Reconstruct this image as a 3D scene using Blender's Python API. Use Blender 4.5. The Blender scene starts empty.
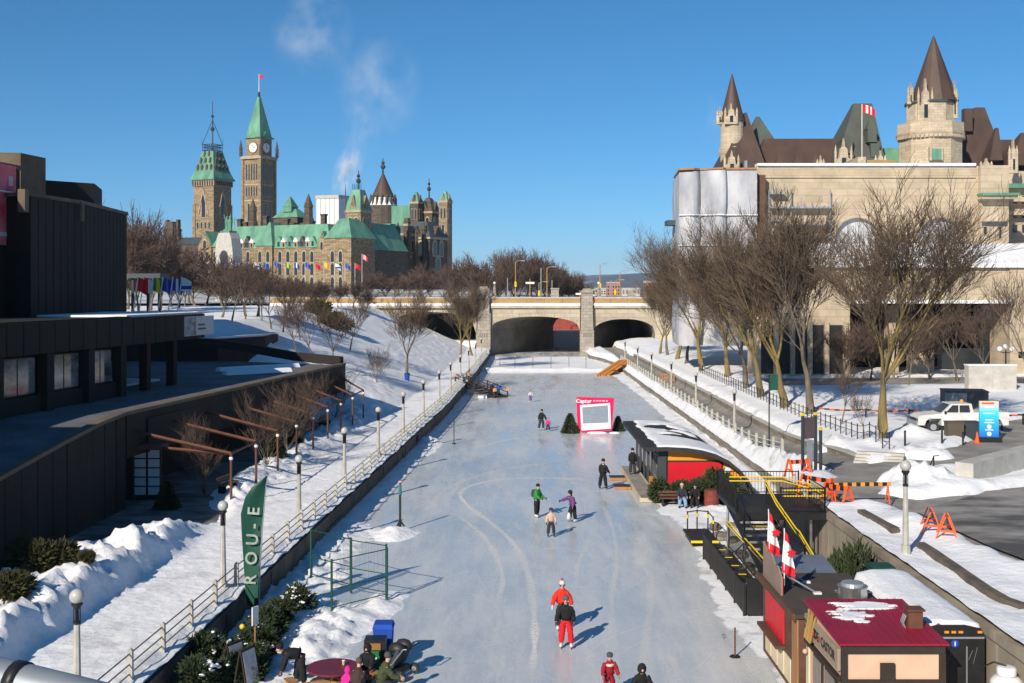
import bpy, bmesh, math, random
from mathutils import Vector, Matrix, noise

# ------------------------------------------------------------------ camera, sky, sun, exposure
S = bpy.context.scene
COL = S.collection
H, F, CX, HY = 12.5, 1150.0, 512.0, 290.0      # eye height above the ice, focal length in pixels, horizon point

cam_d = bpy.data.cameras.new('camera')
cam = bpy.data.objects.new('camera', cam_d); COL.objects.link(cam)
cam.location = (0, 0, H)
cam.rotation_euler = (math.radians(90), 0, 0)
cam_d.sensor_width = 36.0
cam_d.lens = 36.0 * F / 1024.0
cam_d.shift_y = -(341.5 - HY) / 1024.0
cam_d.clip_start = 0.1
cam_d.clip_end = 60000
S.camera = cam

SUN_EL = math.radians(28.0)
SUN_H = Vector((-0.48, -0.877)).normalized()     # towards the sun, on plan
wd = bpy.data.worlds.new('World'); S.world = wd; wd.use_nodes = True
nt = wd.node_tree
for n in list(nt.nodes): nt.nodes.remove(n)
wo = nt.nodes.new('ShaderNodeOutputWorld'); bg = nt.nodes.new('ShaderNodeBackground')
sky = nt.nodes.new('ShaderNodeTexSky'); sky.sky_type = 'NISHITA'
sky.sun_disc = False
sky.sun_elevation = SUN_EL
sky.sun_rotation = math.atan2(SUN_H.x, SUN_H.y)
sky.altitude = 80; sky.air_density = 0.75; sky.dust_density = 0.0; sky.ozone_density = 10.0
bg.inputs['Strength'].default_value = 0.094
hs = nt.nodes.new('ShaderNodeHueSaturation'); hs.inputs['Hue'].default_value = 0.486; hs.inputs['Saturation'].default_value = 1.06
nt.links.new(sky.outputs[0], hs.inputs['Color']); nt.links.new(hs.outputs[0], bg.inputs['Color']); nt.links.new(bg.outputs[0], wo.inputs['Surface'])

sun_d = bpy.data.lights.new('sun', 'SUN'); sun_d.energy = 5.0; sun_d.angle = math.radians(0.5)
sun_d.color = (1.0, 0.90, 0.76)
sun = bpy.data.objects.new('sun', sun_d); COL.objects.link(sun)
to_sun = Vector((SUN_H.x * math.cos(SUN_EL), SUN_H.y * math.cos(SUN_EL), math.sin(SUN_EL)))
sun.rotation_euler = to_sun.to_track_quat('Z', 'Y').to_euler()

vs = S.view_settings
S.display_settings.display_device = 'sRGB'
vs.view_transform = 'Standard'; vs.look = 'None'; vs.exposure = 0.12; vs.gamma = 1.0
vs.use_curve_mapping = False
S.cycles.use_denoising = True
S.cycles.max_bounces = 6; S.cycles.diffuse_bounces = 3; S.cycles.glossy_bounces = 3
S.cycles.transparent_max_bounces = 8; S.cycles.volume_bounces = 1
S.cycles.sample_clamp_indirect = 4.0

R = math.radians
rnd = random.Random(11)

def P(px, py, Y):
    return Vector(((px - CX) / F * Y, Y, H - (py - HY) / F * Y))
def G(px, py, z=0.0):
    Y = (H - z) * F / (py - HY)
    return Vector(((px - CX) / F * Y, Y, z))

# ------------------------------------------------------------------ mesh helpers
class MB:
    def __init__(s): s.v = []; s.f = []; s.m = []; s.mi = 0
    def add(s, vs_, fs_):
        o = len(s.v); s.v += [tuple(v) for v in vs_]
        for f in fs_: s.f.append(tuple(i + o for i in f)); s.m.append(s.mi)
        return s
    def box(s, x0, x1, y0, y1, z0, z1, M=None):
        vs_ = [Vector((x, y, z)) for z in (z0, z1) for y in (y0, y1) for x in (x0, x1)]
        if M is not None: vs_ = [M @ v for v in vs_]
        return s.add(vs_, [(0,2,3,1),(4,5,7,6),(0,1,5,4),(2,6,7,3),(0,4,6,2),(1,3,7,5)])
    def cbox(s, c, size, rz=0.0, M=None):
        T = Matrix.Translation(Vector(c)) @ Matrix.Rotation(rz, 4, 'Z')
        if M is not None: T = M @ T
        a, b, d = (q / 2 for q in size)
        return s.box(-a, a, -b, b, -d, d, T)
    def prism(s, poly, z0, z1, top=None, M=None):
        n = len(poly); t = top or poly
        vs_ = [Vector((p[0], p[1], z0)) for p in poly] + [Vector((p[0], p[1], z1)) for p in t]
        if M is not None: vs_ = [M @ v for v in vs_]
        fs = [tuple(reversed(range(n))), tuple(range(n, 2*n))]
        fs += [(i, (i+1) % n, n + (i+1) % n, n + i) for i in range(n)]
        return s.add(vs_, fs)
    def extr(s, poly, d, M=None):
        """polygon of 3-D points swept by vector d"""
        n = len(poly); d = Vector(d)
        vs_ = [Vector(p) for p in poly] + [Vector(p) + d for p in poly]
        if M is not None: vs_ = [M @ v for v in vs_]
        fs = [tuple(range(n)), tuple(reversed(range(n, 2*n)))]
        fs += [((i+1) % n, i, n + i, n + (i+1) % n) for i in range(n)]
        return s.add(vs_, fs)
    def frust(s, cx, cy, z0, z1, r0, r1, n=8, rot=0.0, M=None):
        p0 = [(cx + r0*math.cos(rot + 2*math.pi*i/n), cy + r0*math.sin(rot + 2*math.pi*i/n)) for i in range(n)]
        p1 = [(cx + r1*math.cos(rot + 2*math.pi*i/n), cy + r1*math.sin(rot + 2*math.pi*i/n)) for i in range(n)]
        return s.prism(p0, z0, z1, p1, M)
    def lathe(s, cx, cy, prof, n=12, M=None):
        vs_ = []; fs = []
        for r, z in prof:
            for i in range(n):
                a = 2*math.pi*i/n
                vs_.append(Vector((cx + r*math.cos(a), cy + r*math.sin(a), z)))
        if M is not None: vs_ = [M @ v for v in vs_]
        for k in range(len(prof)-1):
            for i in range(n):
                fs.append((k*n+i, k*n+(i+1) % n, (k+1)*n+(i+1) % n, (k+1)*n+i))
        fs.append(tuple(reversed(range(n)))); fs.append(tuple(range((len(prof)-1)*n, len(prof)*n)))
        return s.add(vs_, fs)
    def tube(s, pts, rad, n=6, cap=True):
        pts = [Vector(p) for p in pts]
        if not hasattr(rad, '__len__'): rad = [rad]*len(pts)
        vs_ = []; fs = []
        for k, p in enumerate(pts):
            d = (pts[min(k+1, len(pts)-1)] - pts[max(k-1, 0)])
            if d.length < 1e-9: d = Vector((0,0,1))
            d.normalize()
            u = d.cross(Vector((0,0,1)))
            if u.length < 0.05: u = d.cross(Vector((0,1,0)))
            u.normalize(); w = d.cross(u)
            for i in range(n):
                a = 2*math.pi*i/n
                vs_.append(p + (u*math.cos(a) + w*math.sin(a))*rad[k])
        for k in range(len(pts)-1):
            for i in range(n):
                fs.append((k*n+i, k*n+(i+1) % n, (k+1)*n+(i+1) % n, (k+1)*n+i))
        if cap:
            fs.append(tuple(reversed(range(n)))); fs.append(tuple(range((len(pts)-1)*n, len(pts)*n)))
        return s.add(vs_, fs)
    def ball(s, c, r, n=10, m=6, sc=(1,1,1)):
        prof = []
        vs_ = []; fs = []
        c = Vector(c)
        for k in range(m+1):
            t = math.pi*k/m
            rr = max(math.sin(t), 0.02)*r; z = -math.cos(t)*r
            for i in range(n):
                a = 2*math.pi*i/n
                vs_.append(c + Vector((rr*math.cos(a)*sc[0], rr*math.sin(a)*sc[1], z*sc[2])))
        for k in range(m):
            for i in range(n):
                fs.append((k*n+i, k*n+(i+1) % n, (k+1)*n+(i+1) % n, (k+1)*n+i))
        fs.append(tuple(reversed(range(n)))); fs.append(tuple(range(m*n, m*n+n)))
        return s.add(vs_, fs)
    def mesh(s, name, mat, smooth=False):
        me = bpy.data.meshes.new(name)
        me.from_pydata(s.v, [], s.f)
        mats = mat if isinstance(mat, (list, tuple)) else [mat]
        for q in mats: me.materials.append(q)
        if len(mats) > 1: me.polygons.foreach_set('material_index', s.m)
        if smooth: me.polygons.foreach_set('use_smooth', [True]*len(me.polygons))
        me.update()
        return me
    def build(s, name, mat, parent=None, smooth=False, loc=None):
        return link(name, s.mesh(name, mat, smooth), parent, loc)

def link(name, data, parent=None, loc=None):
    o = bpy.data.objects.new(name, data); COL.objects.link(o)
    if parent is not None: o.parent = parent
    if loc is not None: o.location = loc
    return o
def tag(o, label, cat, group=None):
    o['label'] = label; o['category'] = cat
    if group: o['group'] = group
    return o
def thing(name, loc, label, cat, group=None, rz=0.0):
    o = bpy.data.objects.new(name, None); COL.objects.link(o)
    o.location = loc; o.rotation_euler = (0, 0, rz); o.empty_display_size = 0.3
    return tag(o, label, cat, group)
def struct(o):
    o['kind'] = 'structure'; return o
def stuff(o):
    o['kind'] = 'stuff'; return o
def copy_tree(o, parent=None):
    c = o.copy(); COL.objects.link(c); c.parent = parent
    for ch in o.children: copy_tree(ch, c)
    return c
def place_copy(proto, loc, rz, label, sc=None):
    c = copy_tree(proto); c.location = loc; c.rotation_euler = (0, 0, rz); c['label'] = label
    if sc is not None: c.scale = (sc, sc, sc) if not hasattr(sc, '__len__') else sc
    return c
_tc = {}
TMP = bpy.data.scenes.new('workbench')     # scratch scene for turning skins and text into meshes; removed at the end
def text_mesh(txt, size, mat, ext=0.005, bold=0.0):
    cu = bpy.data.curves.new('text', 'FONT'); cu.body = txt; cu.size = size; cu.extrude = ext
    cu.offset = bold; cu.align_x = 'CENTER'; cu.align_y = 'CENTER'; cu.resolution_u = 3
    o = bpy.data.objects.new('text', cu); TMP.collection.objects.link(o)
    TMP.view_layers[0].update(); dg = TMP.view_layers[0].depsgraph
    me = bpy.data.meshes.new_from_object(o.evaluated_get(dg))
    bpy.data.objects.remove(o); bpy.data.curves.remove(cu)
    me.materials.clear(); me.materials.append(mat)
    return me
def put_text(name, txt, size, mat, parent, loc, rot, bold=0.0):
    o = link(name, text_mesh(txt, size, mat, 0.004, bold), parent, loc); o.rotation_euler = rot
    return o
def fbm(x, y, sc, oct_=4, z=0.0):
    v = 0; a = 1; t = 0
    for _ in range(oct_):
        v += a*noise.noise((x*sc, y*sc, z)); t += a; a *= 0.5; sc *= 2.1
    return v/t
def sst(a, b, x):
    t = min(1, max(0, (x-a)/(b-a))); return t*t*(3-2*t)
def lerp(a, b, t): return a + (b-a)*t
def pw(tab, x):
    if x <= tab[0][0]: return tab[0][1]
    for (a, b), (c, d) in zip(tab, tab[1:]):
        if x <= c: return b + (d-b)*(x-a)/(c-a)
    return tab[-1][1]

# ------------------------------------------------------------------ materials
def nodes(name):
    m = bpy.data.materials.new(name); m.use_nodes = True
    t = m.node_tree; b = t.nodes['Principled BSDF']
    return m, t, b
def L(t, a, b): t.links.new(a, b)
def coords(t, kind, scale=(1,1,1)):
    if kind == 'W':
        g = t.nodes.new('ShaderNodeNewGeometry'); out = g.outputs['Position']
    else:
        g = t.nodes.new('ShaderNodeTexCoord'); out = g.outputs['Object']
    mp = t.nodes.new('ShaderNodeMapping'); mp.inputs['Scale'].default_value = scale
    L(t, out, mp.inputs['Vector']); return mp.outputs[0]
def noisen(t, vec, scale, detail=4, rough=0.6):
    n = t.nodes.new('ShaderNodeTexNoise'); n.inputs['Scale'].default_value = scale
    n.inputs['Detail'].default_value = detail; n.inputs['Roughness'].default_value = rough
    L(t, vec, n.inputs['Vector']); return n.outputs['Fac']
def ramp(t, fac, stops):
    r = t.nodes.new('ShaderNodeValToRGB'); e = r.color_ramp.elements
    while len(e) < len(stops): e.new(0.5)
    for q, (p, c) in zip(e, stops):
        q.position = p; q.color = (*c, 1) if len(c) == 3 else c
    L(t, fac, r.inputs['Fac']); return r.outputs['Color']
def bump(t, b, hgt, strength, dist):
    n = t.nodes.new('ShaderNodeBump'); n.inputs['Strength'].default_value = strength
    n.inputs['Distance'].default_value = dist
    L(t, hgt, n.inputs['Height']); L(t, n.outputs[0], b.inputs['Normal']); return n
def pm(name, c1, c2=None, scale=1.0, rough=0.8, metal=0.0, bmp=0.0, bscale=None, kind='W', stretch=(1,1,1), spec=0.4, lo=0.35, hi=0.65):
    m, t, b = nodes(name)
    b.inputs['Roughness'].default_value = rough; b.inputs['Metallic'].default_value = metal
    b.inputs['Specular IOR Level'].default_value = spec
    if c2 is None: c2 = tuple(q*0.8 for q in c1)
    v = coords(t, kind, stretch)
    f = noisen(t, v, scale, 5, 0.65)
    L(t, ramp(t, f, [(lo, c1), (hi, c2)]), b.inputs['Base Color'])
    if bmp:
        f2 = noisen(t, v, bscale or scale*3, 4, 0.6)
        bump(t, b, f2, 0.6, bmp)
    return m
M = {}
def blocks(name, c1, c2, mortar, bw, bh, rough=0.85, msize=0.012, bmp=0.02, streak=0.0):
    """coursed masonry seen from afar: fine relief and tone of the courses; works on any upright wall"""
    m, t, b = nodes(name)
    b.inputs['Roughness'].default_value = rough
    g = t.nodes.new('ShaderNodeNewGeometry')
    sp = t.nodes.new('ShaderNodeSeparateXYZ'); L(t, g.outputs['Position'], sp.inputs[0])
    ad = t.nodes.new('ShaderNodeMath'); ad.operation = 'ADD'
    ml = t.nodes.new('ShaderNodeMath'); ml.operation = 'MULTIPLY'; ml.inputs[1].default_value = 0.83
    L(t, sp.outputs['Y'], ml.inputs[0]); L(t, sp.outputs['X'], ad.inputs[0]); L(t, ml.outputs[0], ad.inputs[1])
    cb = t.nodes.new('ShaderNodeCombineXYZ'); L(t, ad.outputs[0], cb.inputs[0]); L(t, sp.outputs['Z'], cb.inputs[1])
    br = t.nodes.new('ShaderNodeTexBrick')
    L(t, cb.outputs[0], br.inputs['Vector'])
    br.inputs['Color1'].default_value = (*c1, 1); br.inputs['Color2'].default_value = (*c2, 1)
    br.inputs['Mortar'].default_value = (*mortar, 1); br.inputs['Scale'].default_value = 1.0
    br.inputs['Mortar Size'].default_value = msize; br.inputs['Brick Width'].default_value = bw
    br.inputs['Row Height'].default_value = bh; br.inputs['Mortar Smooth'].default_value = 0.3
    v = coords(t, 'W', (1, 1, 0.5 if streak else 1))
    f = noisen(t, v, 0.35, 6, 0.7)
    col = ramp(t, f, [(0.3, (0.62, 0.6, 0.58)), (0.7, (1.1, 1.1, 1.1))])
    mx = t.nodes.new('ShaderNodeMix'); mx.data_type = 'RGBA'; mx.blend_type = 'MULTIPLY'
    mx.inputs['Factor'].default_value = 0.8
    L(t, br.outputs['Color'], mx.inputs['A']); L(t, col, mx.inputs['B'])
    L(t, mx.outputs['Result'], b.inputs['Base Color'])
    inv = t.nodes.new('ShaderNodeMath'); inv.operation = 'SUBTRACT'; inv.inputs[0].default_value = 1.0
    L(t, br.outputs['Fac'], inv.inputs[1]); bump(t, b, inv.outputs[0], 0.7, bmp)
    return m

def snow_mat(name, dirt=0.0, fine=1.0, foot=0.35):
    m, t, b = nodes(name)
    b.inputs['Roughness'].default_value = 0.75; b.inputs['Specular IOR Level'].default_value = 0.25
    v = coords(t, 'W')
    f = noisen(t, v, 0.5, 8, 0.7)
    c = ramp(t, f, [(0.30, (0.80-dirt*0.5, 0.81-dirt*0.54, 0.83-dirt*0.58)), (0.48, (0.88, 0.89, 0.91)), (0.8, (0.92, 0.92, 0.93))])
    L(t, c, b.inputs['Base Color'])
    f2 = noisen(t, v, 3.5*fine, 8, 0.74)
    vo = t.nodes.new('ShaderNodeTexVoronoi'); vo.inputs['Scale'].default_value = 3.2; vo.inputs['Randomness'].default_value = 1.0; L(t, v, vo.inputs['Vector'])
    ad = t.nodes.new('ShaderNodeMath'); ad.operation = 'MULTIPLY_ADD'; ad.inputs[1].default_value = foot; L(t, vo.outputs['Distance'], ad.inputs[0]); L(t, f2, ad.inputs[2])
    bump(t, b, ad.outputs[0], 0.6, 0.10/fine)
    return m
M['snow'] = snow_mat('snow', 0.1)
M['snow_dirty'] = snow_mat('snow_dirty', 0.70, 1.5)
M['snow_trod'] = snow_mat('trodden_snow', 0.30, 1.9, 0.7)
M['snow_roof'] = snow_mat('roof_snow', 0.0, 0.6, 0.0)

def ice_mat():
    m, t, b = nodes('skating_ice')
    v = coords(t, 'W'); vl = coords(t, 'W', (1.0, 0.16, 1))
    f1 = noisen(t, v, 0.07, 5, 0.6); f2 = noisen(t, vl, 0.55, 7, 0.72); f3 = noisen(t, vl, 2.6, 5, 0.75)
    c1 = ramp(t, f1, [(0.3, (0.36, 0.41, 0.45)), (0.7, (0.55, 0.575, 0.59))])
    c2 = ramp(t, f2, [(0.42, (0, 0, 0)), (0.72, (1, 1, 1))])
    c3 = ramp(t, f3, [(0.45, (0, 0, 0)), (0.80, (1, 1, 1))])
    mx = t.nodes.new('ShaderNodeMix'); mx.data_type = 'RGBA'
    mf = t.nodes.new('ShaderNodeMath'); mf.operation = 'MULTIPLY'; mf.inputs[1].default_value = 0.55
    L(t, c2, mf.inputs[0]); L(t, mf.outputs[0], mx.inputs['Factor'])
    L(t, c1, mx.inputs['A']); mx.inputs['B'].default_value = (0.74, 0.75, 0.75, 1)
    m2 = t.nodes.new('ShaderNodeMix'); m2.data_type = 'RGBA'
    mg = t.nodes.new('ShaderNodeMath'); mg.operation = 'MULTIPLY'; mg.inputs[1].default_value = 0.22
    L(t, c3, mg.inputs[0]); L(t, mg.outputs[0], m2.inputs['Factor'])
    L(t, mx.outputs['Result'], m2.inputs['A']); m2.inputs['B'].default_value = (0.82, 0.82, 0.82, 1)
    cur = m2.outputs['Result']
    for k, (ang, sx_, sy_, sc, amt, lo_, hi_) in enumerate(((12,.10,3.2,1.6,.30,.60,.68),(-28,.12,3.0,2.1,.26,.61,.69),(63,.10,3.4,1.8,.26,.61,.69),(-70,.14,3.0,2.6,.20,.60,.68),(95,.10,3.6,1.4,.24,.61,.70))):
        g_ = t.nodes.new('ShaderNodeNewGeometry'); mp_ = t.nodes.new('ShaderNodeMapping'); mp_.inputs['Rotation'].default_value = (0,0,math.radians(ang)); mp_.inputs['Location'].default_value = (k*7.3,k*3.1,0)
        L(t, g_.outputs['Position'], mp_.inputs['Vector'])
        wv = t.nodes.new('ShaderNodeMapping'); wv.inputs['Scale'].default_value = (sx_,sy_,1); L(t, mp_.outputs[0], wv.inputs['Vector'])
        s__ = ramp(t, noisen(t, wv.outputs[0], sc*2.4, 4, .6), [(lo_,(0,0,0)),(hi_,(1,1,1))])
        q_ = t.nodes.new('ShaderNodeMath'); q_.operation = 'MULTIPLY'; q_.inputs[1].default_value = amt; L(t, s__, q_.inputs[0])
        mm = t.nodes.new('ShaderNodeMix'); mm.data_type = 'RGBA'; L(t, q_.outputs[0], mm.inputs['Factor']); L(t, cur, mm.inputs['A']); mm.inputs['B'].default_value = (.86,.86,.86,1); cur = mm.outputs['Result']
    L(t, cur, b.inputs['Base Color'])
    rr = t.nodes.new('ShaderNodeMapRange'); rr.inputs['To Min'].default_value = 0.10; rr.inputs['To Max'].default_value = 0.5
    rr.inputs['From Min'].default_value = 0.35; rr.inputs['From Max'].default_value = 0.7
    L(t, f2, rr.inputs['Value']); L(t, rr.outputs[0], b.inputs['Roughness'])
    b.inputs['IOR'].default_value = 1.31
    f4 = noisen(t, v, 9.0, 5, 0.7)
    bump(t, b, f4, 0.16, 0.008)
    return m
M['ice'] = ice_mat()
def track_mat():
    m, t, b = nodes('skate_scrapings')
    b.inputs['Base Color'].default_value = (0.84, 0.84, 0.84, 1); b.inputs['Roughness'].default_value = 0.85
    at = t.nodes.new('ShaderNodeAttribute'); at.attribute_name = 'fade'
    v = coords(t, 'W'); f = noisen(t, v, 5.0, 7, 0.8)
    r_ = ramp(t, f, [(0.30, (0.15, 0.15, 0.15)), (0.55, (1, 1, 1))])
    mu = t.nodes.new('ShaderNodeMath'); mu.operation = 'MULTIPLY'
    L(t, at.outputs['Fac'], mu.inputs[0]); L(t, r_, mu.inputs[1]); L(t, mu.outputs[0], b.inputs['Alpha'])
    return m
M['tracks'] = track_mat()

M['asphalt'] = pm('wet_asphalt', (0.085, 0.08, 0.075), (0.33, 0.31, 0.28), 0.38, 0.7, bmp=0.02, bscale=6, lo=0.40, hi=0.62, stretch=(0.6,1.4,1))
M['pave'] = pm('salted_paving', (0.20, 0.185, 0.165), (0.34, 0.32, 0.29), 0.6, 0.75, bmp=0.01, bscale=8)
M['concrete'] = pm('weathered_concrete', (0.36, 0.31, 0.24), (0.20, 0.17, 0.13), 0.7, 0.85, bmp=0.02, bscale=5, stretch=(1, 1, 0.35))
M['concrete_l'] = pm('pale_concrete', (0.52, 0.50, 0.45), (0.40, 0.38, 0.34), 1.2, 0.8, bmp=0.01)
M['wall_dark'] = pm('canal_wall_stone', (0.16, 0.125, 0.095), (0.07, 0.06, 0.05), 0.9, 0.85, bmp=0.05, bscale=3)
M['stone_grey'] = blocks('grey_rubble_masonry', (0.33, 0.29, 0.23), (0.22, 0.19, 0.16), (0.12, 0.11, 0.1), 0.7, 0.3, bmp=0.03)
M['cream_paint'] = pm('cream_paint', (0.47, 0.455, 0.40), (0.34, 0.33, 0.29), 2.0, 0.6)
M['bridge'] = blocks('bridge_limestone', (0.56, 0.49, 0.37), (0.46, 0.40, 0.31), (0.36, 0.32, 0.26), 2.2, 0.8, msize=0.03)
M['bridge_pier'] = blocks('bridge_pier_stone', (0.42, 0.38, 0.32), (0.33, 0.30, 0.25), (0.2, 0.18, 0.15), 1.2, 0.6, msize=0.03)
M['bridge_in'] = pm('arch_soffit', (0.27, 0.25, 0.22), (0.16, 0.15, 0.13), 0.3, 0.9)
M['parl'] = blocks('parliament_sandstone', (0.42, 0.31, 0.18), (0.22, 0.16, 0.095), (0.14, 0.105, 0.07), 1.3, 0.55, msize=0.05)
M['parl_dk'] = blocks('soot_and_shade_sandstone', (0.145, 0.108, 0.075), (0.07, 0.054, 0.04), (0.09, 0.07, 0.05), 1.3, 0.55, msize=0.05)  # sooty stone, also darkened to carry the shade of right-hand fronts
M['parl_trim'] = pm('dressed_stone_trim', (0.46, 0.38, 0.26), (0.34, 0.27, 0.18), 0.4)
M['copper'] = pm('green_copper', (0.17, 0.38, 0.25), (0.075, 0.20, 0.14), 0.22, 0.6, stretch=(1, 1, 0.25))
M['iron'] = pm('dark_iron', (0.04, 0.05, 0.06), (0.03, 0.035, 0.045), 1, 0.5)
M['brown_cu'] = pm('brown_copper', (0.10, 0.060, 0.043), (0.065, 0.042, 0.034), 0.3, 0.55, stretch=(1, 1, 0.25))
M['brown_cu_g'] = pm('brown_copper_greening', (0.085, 0.06, 0.05), (0.085, 0.115, 0.09), 0.16, 0.6, stretch=(1, 1, 0.3))
M['chateau'] = blocks('chateau_limestone', (0.60, 0.50, 0.36), (0.50, 0.41, 0.29), (0.38, 0.31, 0.22), 1.5, 0.6, msize=0.03)
M['station'] = blocks('station_limestone', (0.55, 0.455, 0.325), (0.48, 0.39, 0.275), (0.40, 0.33, 0.235), 2.0, 0.8, msize=0.02)
M['buff'] = pm('buff_brick', (0.44, 0.28, 0.11), (0.34, 0.21, 0.085), 0.6)
M['glass'] = pm('dark_window_glass', (0.02, 0.025, 0.03), (0.03, 0.035, 0.04), 0.5, 0.12, spec=0.6)
M['lead'] = pm('old_lead', (0.07, 0.09, 0.10), (0.05, 0.065, 0.07), 0.5, 0.5)
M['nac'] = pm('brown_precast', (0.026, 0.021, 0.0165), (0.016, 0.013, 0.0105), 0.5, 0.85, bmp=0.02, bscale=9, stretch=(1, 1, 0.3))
M['nac_lit'] = pm('sunlit_brown_precast', (0.17, 0.13, 0.085), (0.11, 0.085, 0.06), 0.7, 0.85)  # paler copy of the brown precast: sunlight on edges put into colour
M['dark_metal'] = pm('dark_bronze_metal', (0.02, 0.019, 0.018), (0.03, 0.028, 0.026), 2, 0.5)
M['black'] = pm('black_paint', (0.012, 0.012, 0.013), (0.02, 0.02, 0.021), 3, 0.45)
M['yellow'] = pm('yellow_paint', (0.85, 0.60, 0.02), (0.72, 0.48, 0.015), 2, 0.45)
M['orange'] = pm('safety_orange', (0.85, 0.13, 0.03), (0.75, 0.10, 0.02), 2, 0.5)
M['white'] = pm('white_paint', (0.80, 0.80, 0.79), (0.70, 0.70, 0.69), 1.5, 0.4)
M['red'] = pm('red_paint', (0.62, 0.010, 0.022), (0.53, 0.008, 0.018), 0.5, 0.45)
M['hotpink'] = pm('crimson_pink_print', (0.86, 0.0, 0.085), (0.80, 0.0, 0.075), 0.6, 0.45)
M['barn'] = pm('barn_red_metal', (0.30, 0.012, 0.035), (0.22, 0.010, 0.03), 0.8, 0.45)
M['beige'] = pm('beige_board', (0.66, 0.44, 0.30), (0.58, 0.38, 0.26), 1.2, 0.7)
M['timber'] = pm('dark_timber', (0.035, 0.024, 0.018), (0.025, 0.018, 0.014), 3, 0.7)
M['wood'] = pm('honey_wood', (0.42, 0.22, 0.09), (0.30, 0.15, 0.06), 2, 0.65, stretch=(1, 1, 0.2))
M['brownwood'] = pm('brown_wood', (0.13, 0.065, 0.04), (0.09, 0.045, 0.028), 2, 0.7)
M['rust'] = pm('rust_brown_steel', (0.15, 0.06, 0.035), (0.10, 0.042, 0.025), 2, 0.7)
M['orange_panel'] = pm('orange_panel', (0.80, 0.30, 0.03), (0.70, 0.25, 0.025), 1.0, 0.5)
M['slate'] = pm('charcoal_cladding', (0.045, 0.055, 0.065), (0.035, 0.042, 0.05), 0.8, 0.6)
M['roof_dk'] = pm('black_roofing', (0.022, 0.022, 0.022), (0.035, 0.034, 0.033), 1.0, 0.75)
M['steel'] = pm('bright_steel', (0.55, 0.55, 0.55), (0.45, 0.45, 0.45), 2, 0.3, metal=0.9)
M['galv'] = pm('galvanised_metal', (0.42, 0.45, 0.48), (0.33, 0.36, 0.39), 1.2, 0.45, metal=0.5)
M['green_dk'] = pm('dark_green_paint', (0.010, 0.075, 0.05), (0.008, 0.06, 0.04), 1, 0.5)
M['bark'] = pm('grey_bark', (0.20, 0.16, 0.12), (0.10, 0.08, 0.06), 3, 0.9, bmp=0.03, bscale=9, stretch=(1, 1, 0.3))
M['bark_moss'] = pm('lichen_yellow_bark', (0.25, 0.185, 0.055), (0.13, 0.10, 0.055), 1.3, 0.9, bmp=0.03, bscale=9, stretch=(1, 1, 0.3))
M['twig'] = pm('brown_twigs', (0.135, 0.095, 0.065), (0.085, 0.06, 0.042), 0.6, 0.9)
M['twig_red'] = pm('reddish_twigs', (0.125, 0.082, 0.062), (0.075, 0.052, 0.042), 0.6, 0.9)
M['spruce'] = pm('spruce_needles', (0.055, 0.075, 0.028), (0.028, 0.045, 0.018), 3, 0.8)
M['juniper'] = pm('juniper_needles', (0.085, 0.075, 0.025), (0.045, 0.050, 0.018), 3, 0.85)
M['skin'] = pm('skin', (0.60, 0.36, 0.26), (0.55, 0.32, 0.23), 5, 0.6)
M['far_brick'] = pm('orange_brick', (0.40, 0.20, 0.10), (0.32, 0.15, 0.08), 0.3)
# ------------------------------------------------------------------ ground, ice, banks
XL_T = [(15,-11.5),(59.6,-9.2),(113,-6.4),(150,-5.2),(205,-4.0),(216,-4.3),(300,-4.3)]
def XL(y): return pw(XL_T, y)
XR_T = [(15,13.6),(57.5,13.6),(61.5,16.5),(188,16.6),(198,15.6),(207,14.0),(300,13.8)]
def XR(y): return pw(XR_T, y)

def sheet(name, mat, us, ys, fn, smooth=True, mask=None):
    mb = MB(); nu = len(us)
    for y in ys:
        for u in us: mb.v.append(fn(u, y))
    for j in range(len(ys)-1):
        for i in range(nu-1):
            mb.f.append((j*nu+i, j*nu+i+1, (j+1)*nu+i+1, (j+1)*nu+i)); mb.m.append(0)
    return mb.build(name, mat, None, smooth)
def steps(segs):
    out = []
    for a, b, s in segs:
        n = max(1, int(round((b-a)/s)))
        out += [a + (b-a)*k/n for k in range(n)]
    out.append(segs[-1][1]); return out

# one great base sheet out to the horizon (snow-dusted land far behind everything)
gm = MB()
gy = [-200, 14, 300, 700, 2000, 6000, 14000, 30000]; gx = [-30000, -8000, -2000, -400, 400, 2000, 8000, 30000]
for y in gy:
    for x in gx: gm.v.append((x, y, -1.6))
for j in range(7):
    for i in range(7): gm.f.append((j*8+i, j*8+i+1, (j+1)*8+i+1, (j+1)*8+i)); gm.m.append(0)
M['far_land'] = pm('far_wooded_land', (0.10, 0.085, 0.075), (0.45, 0.46, 0.48), 0.004, 0.9, lo=0.45, hi=0.7)
struct(gm.build('ground', M['far_land']))

# canal ice
ys = steps([(14,120,2),(120,330,6)])
ice = sheet('canal_ice', M['ice'], [k/24 for k in range(25)], ys,
            lambda u, y: (lerp(XL(y)-0.3, XR(y)+(0.3 if y < 222 else 22), u), y, 0.0))
struct(ice)

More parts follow.
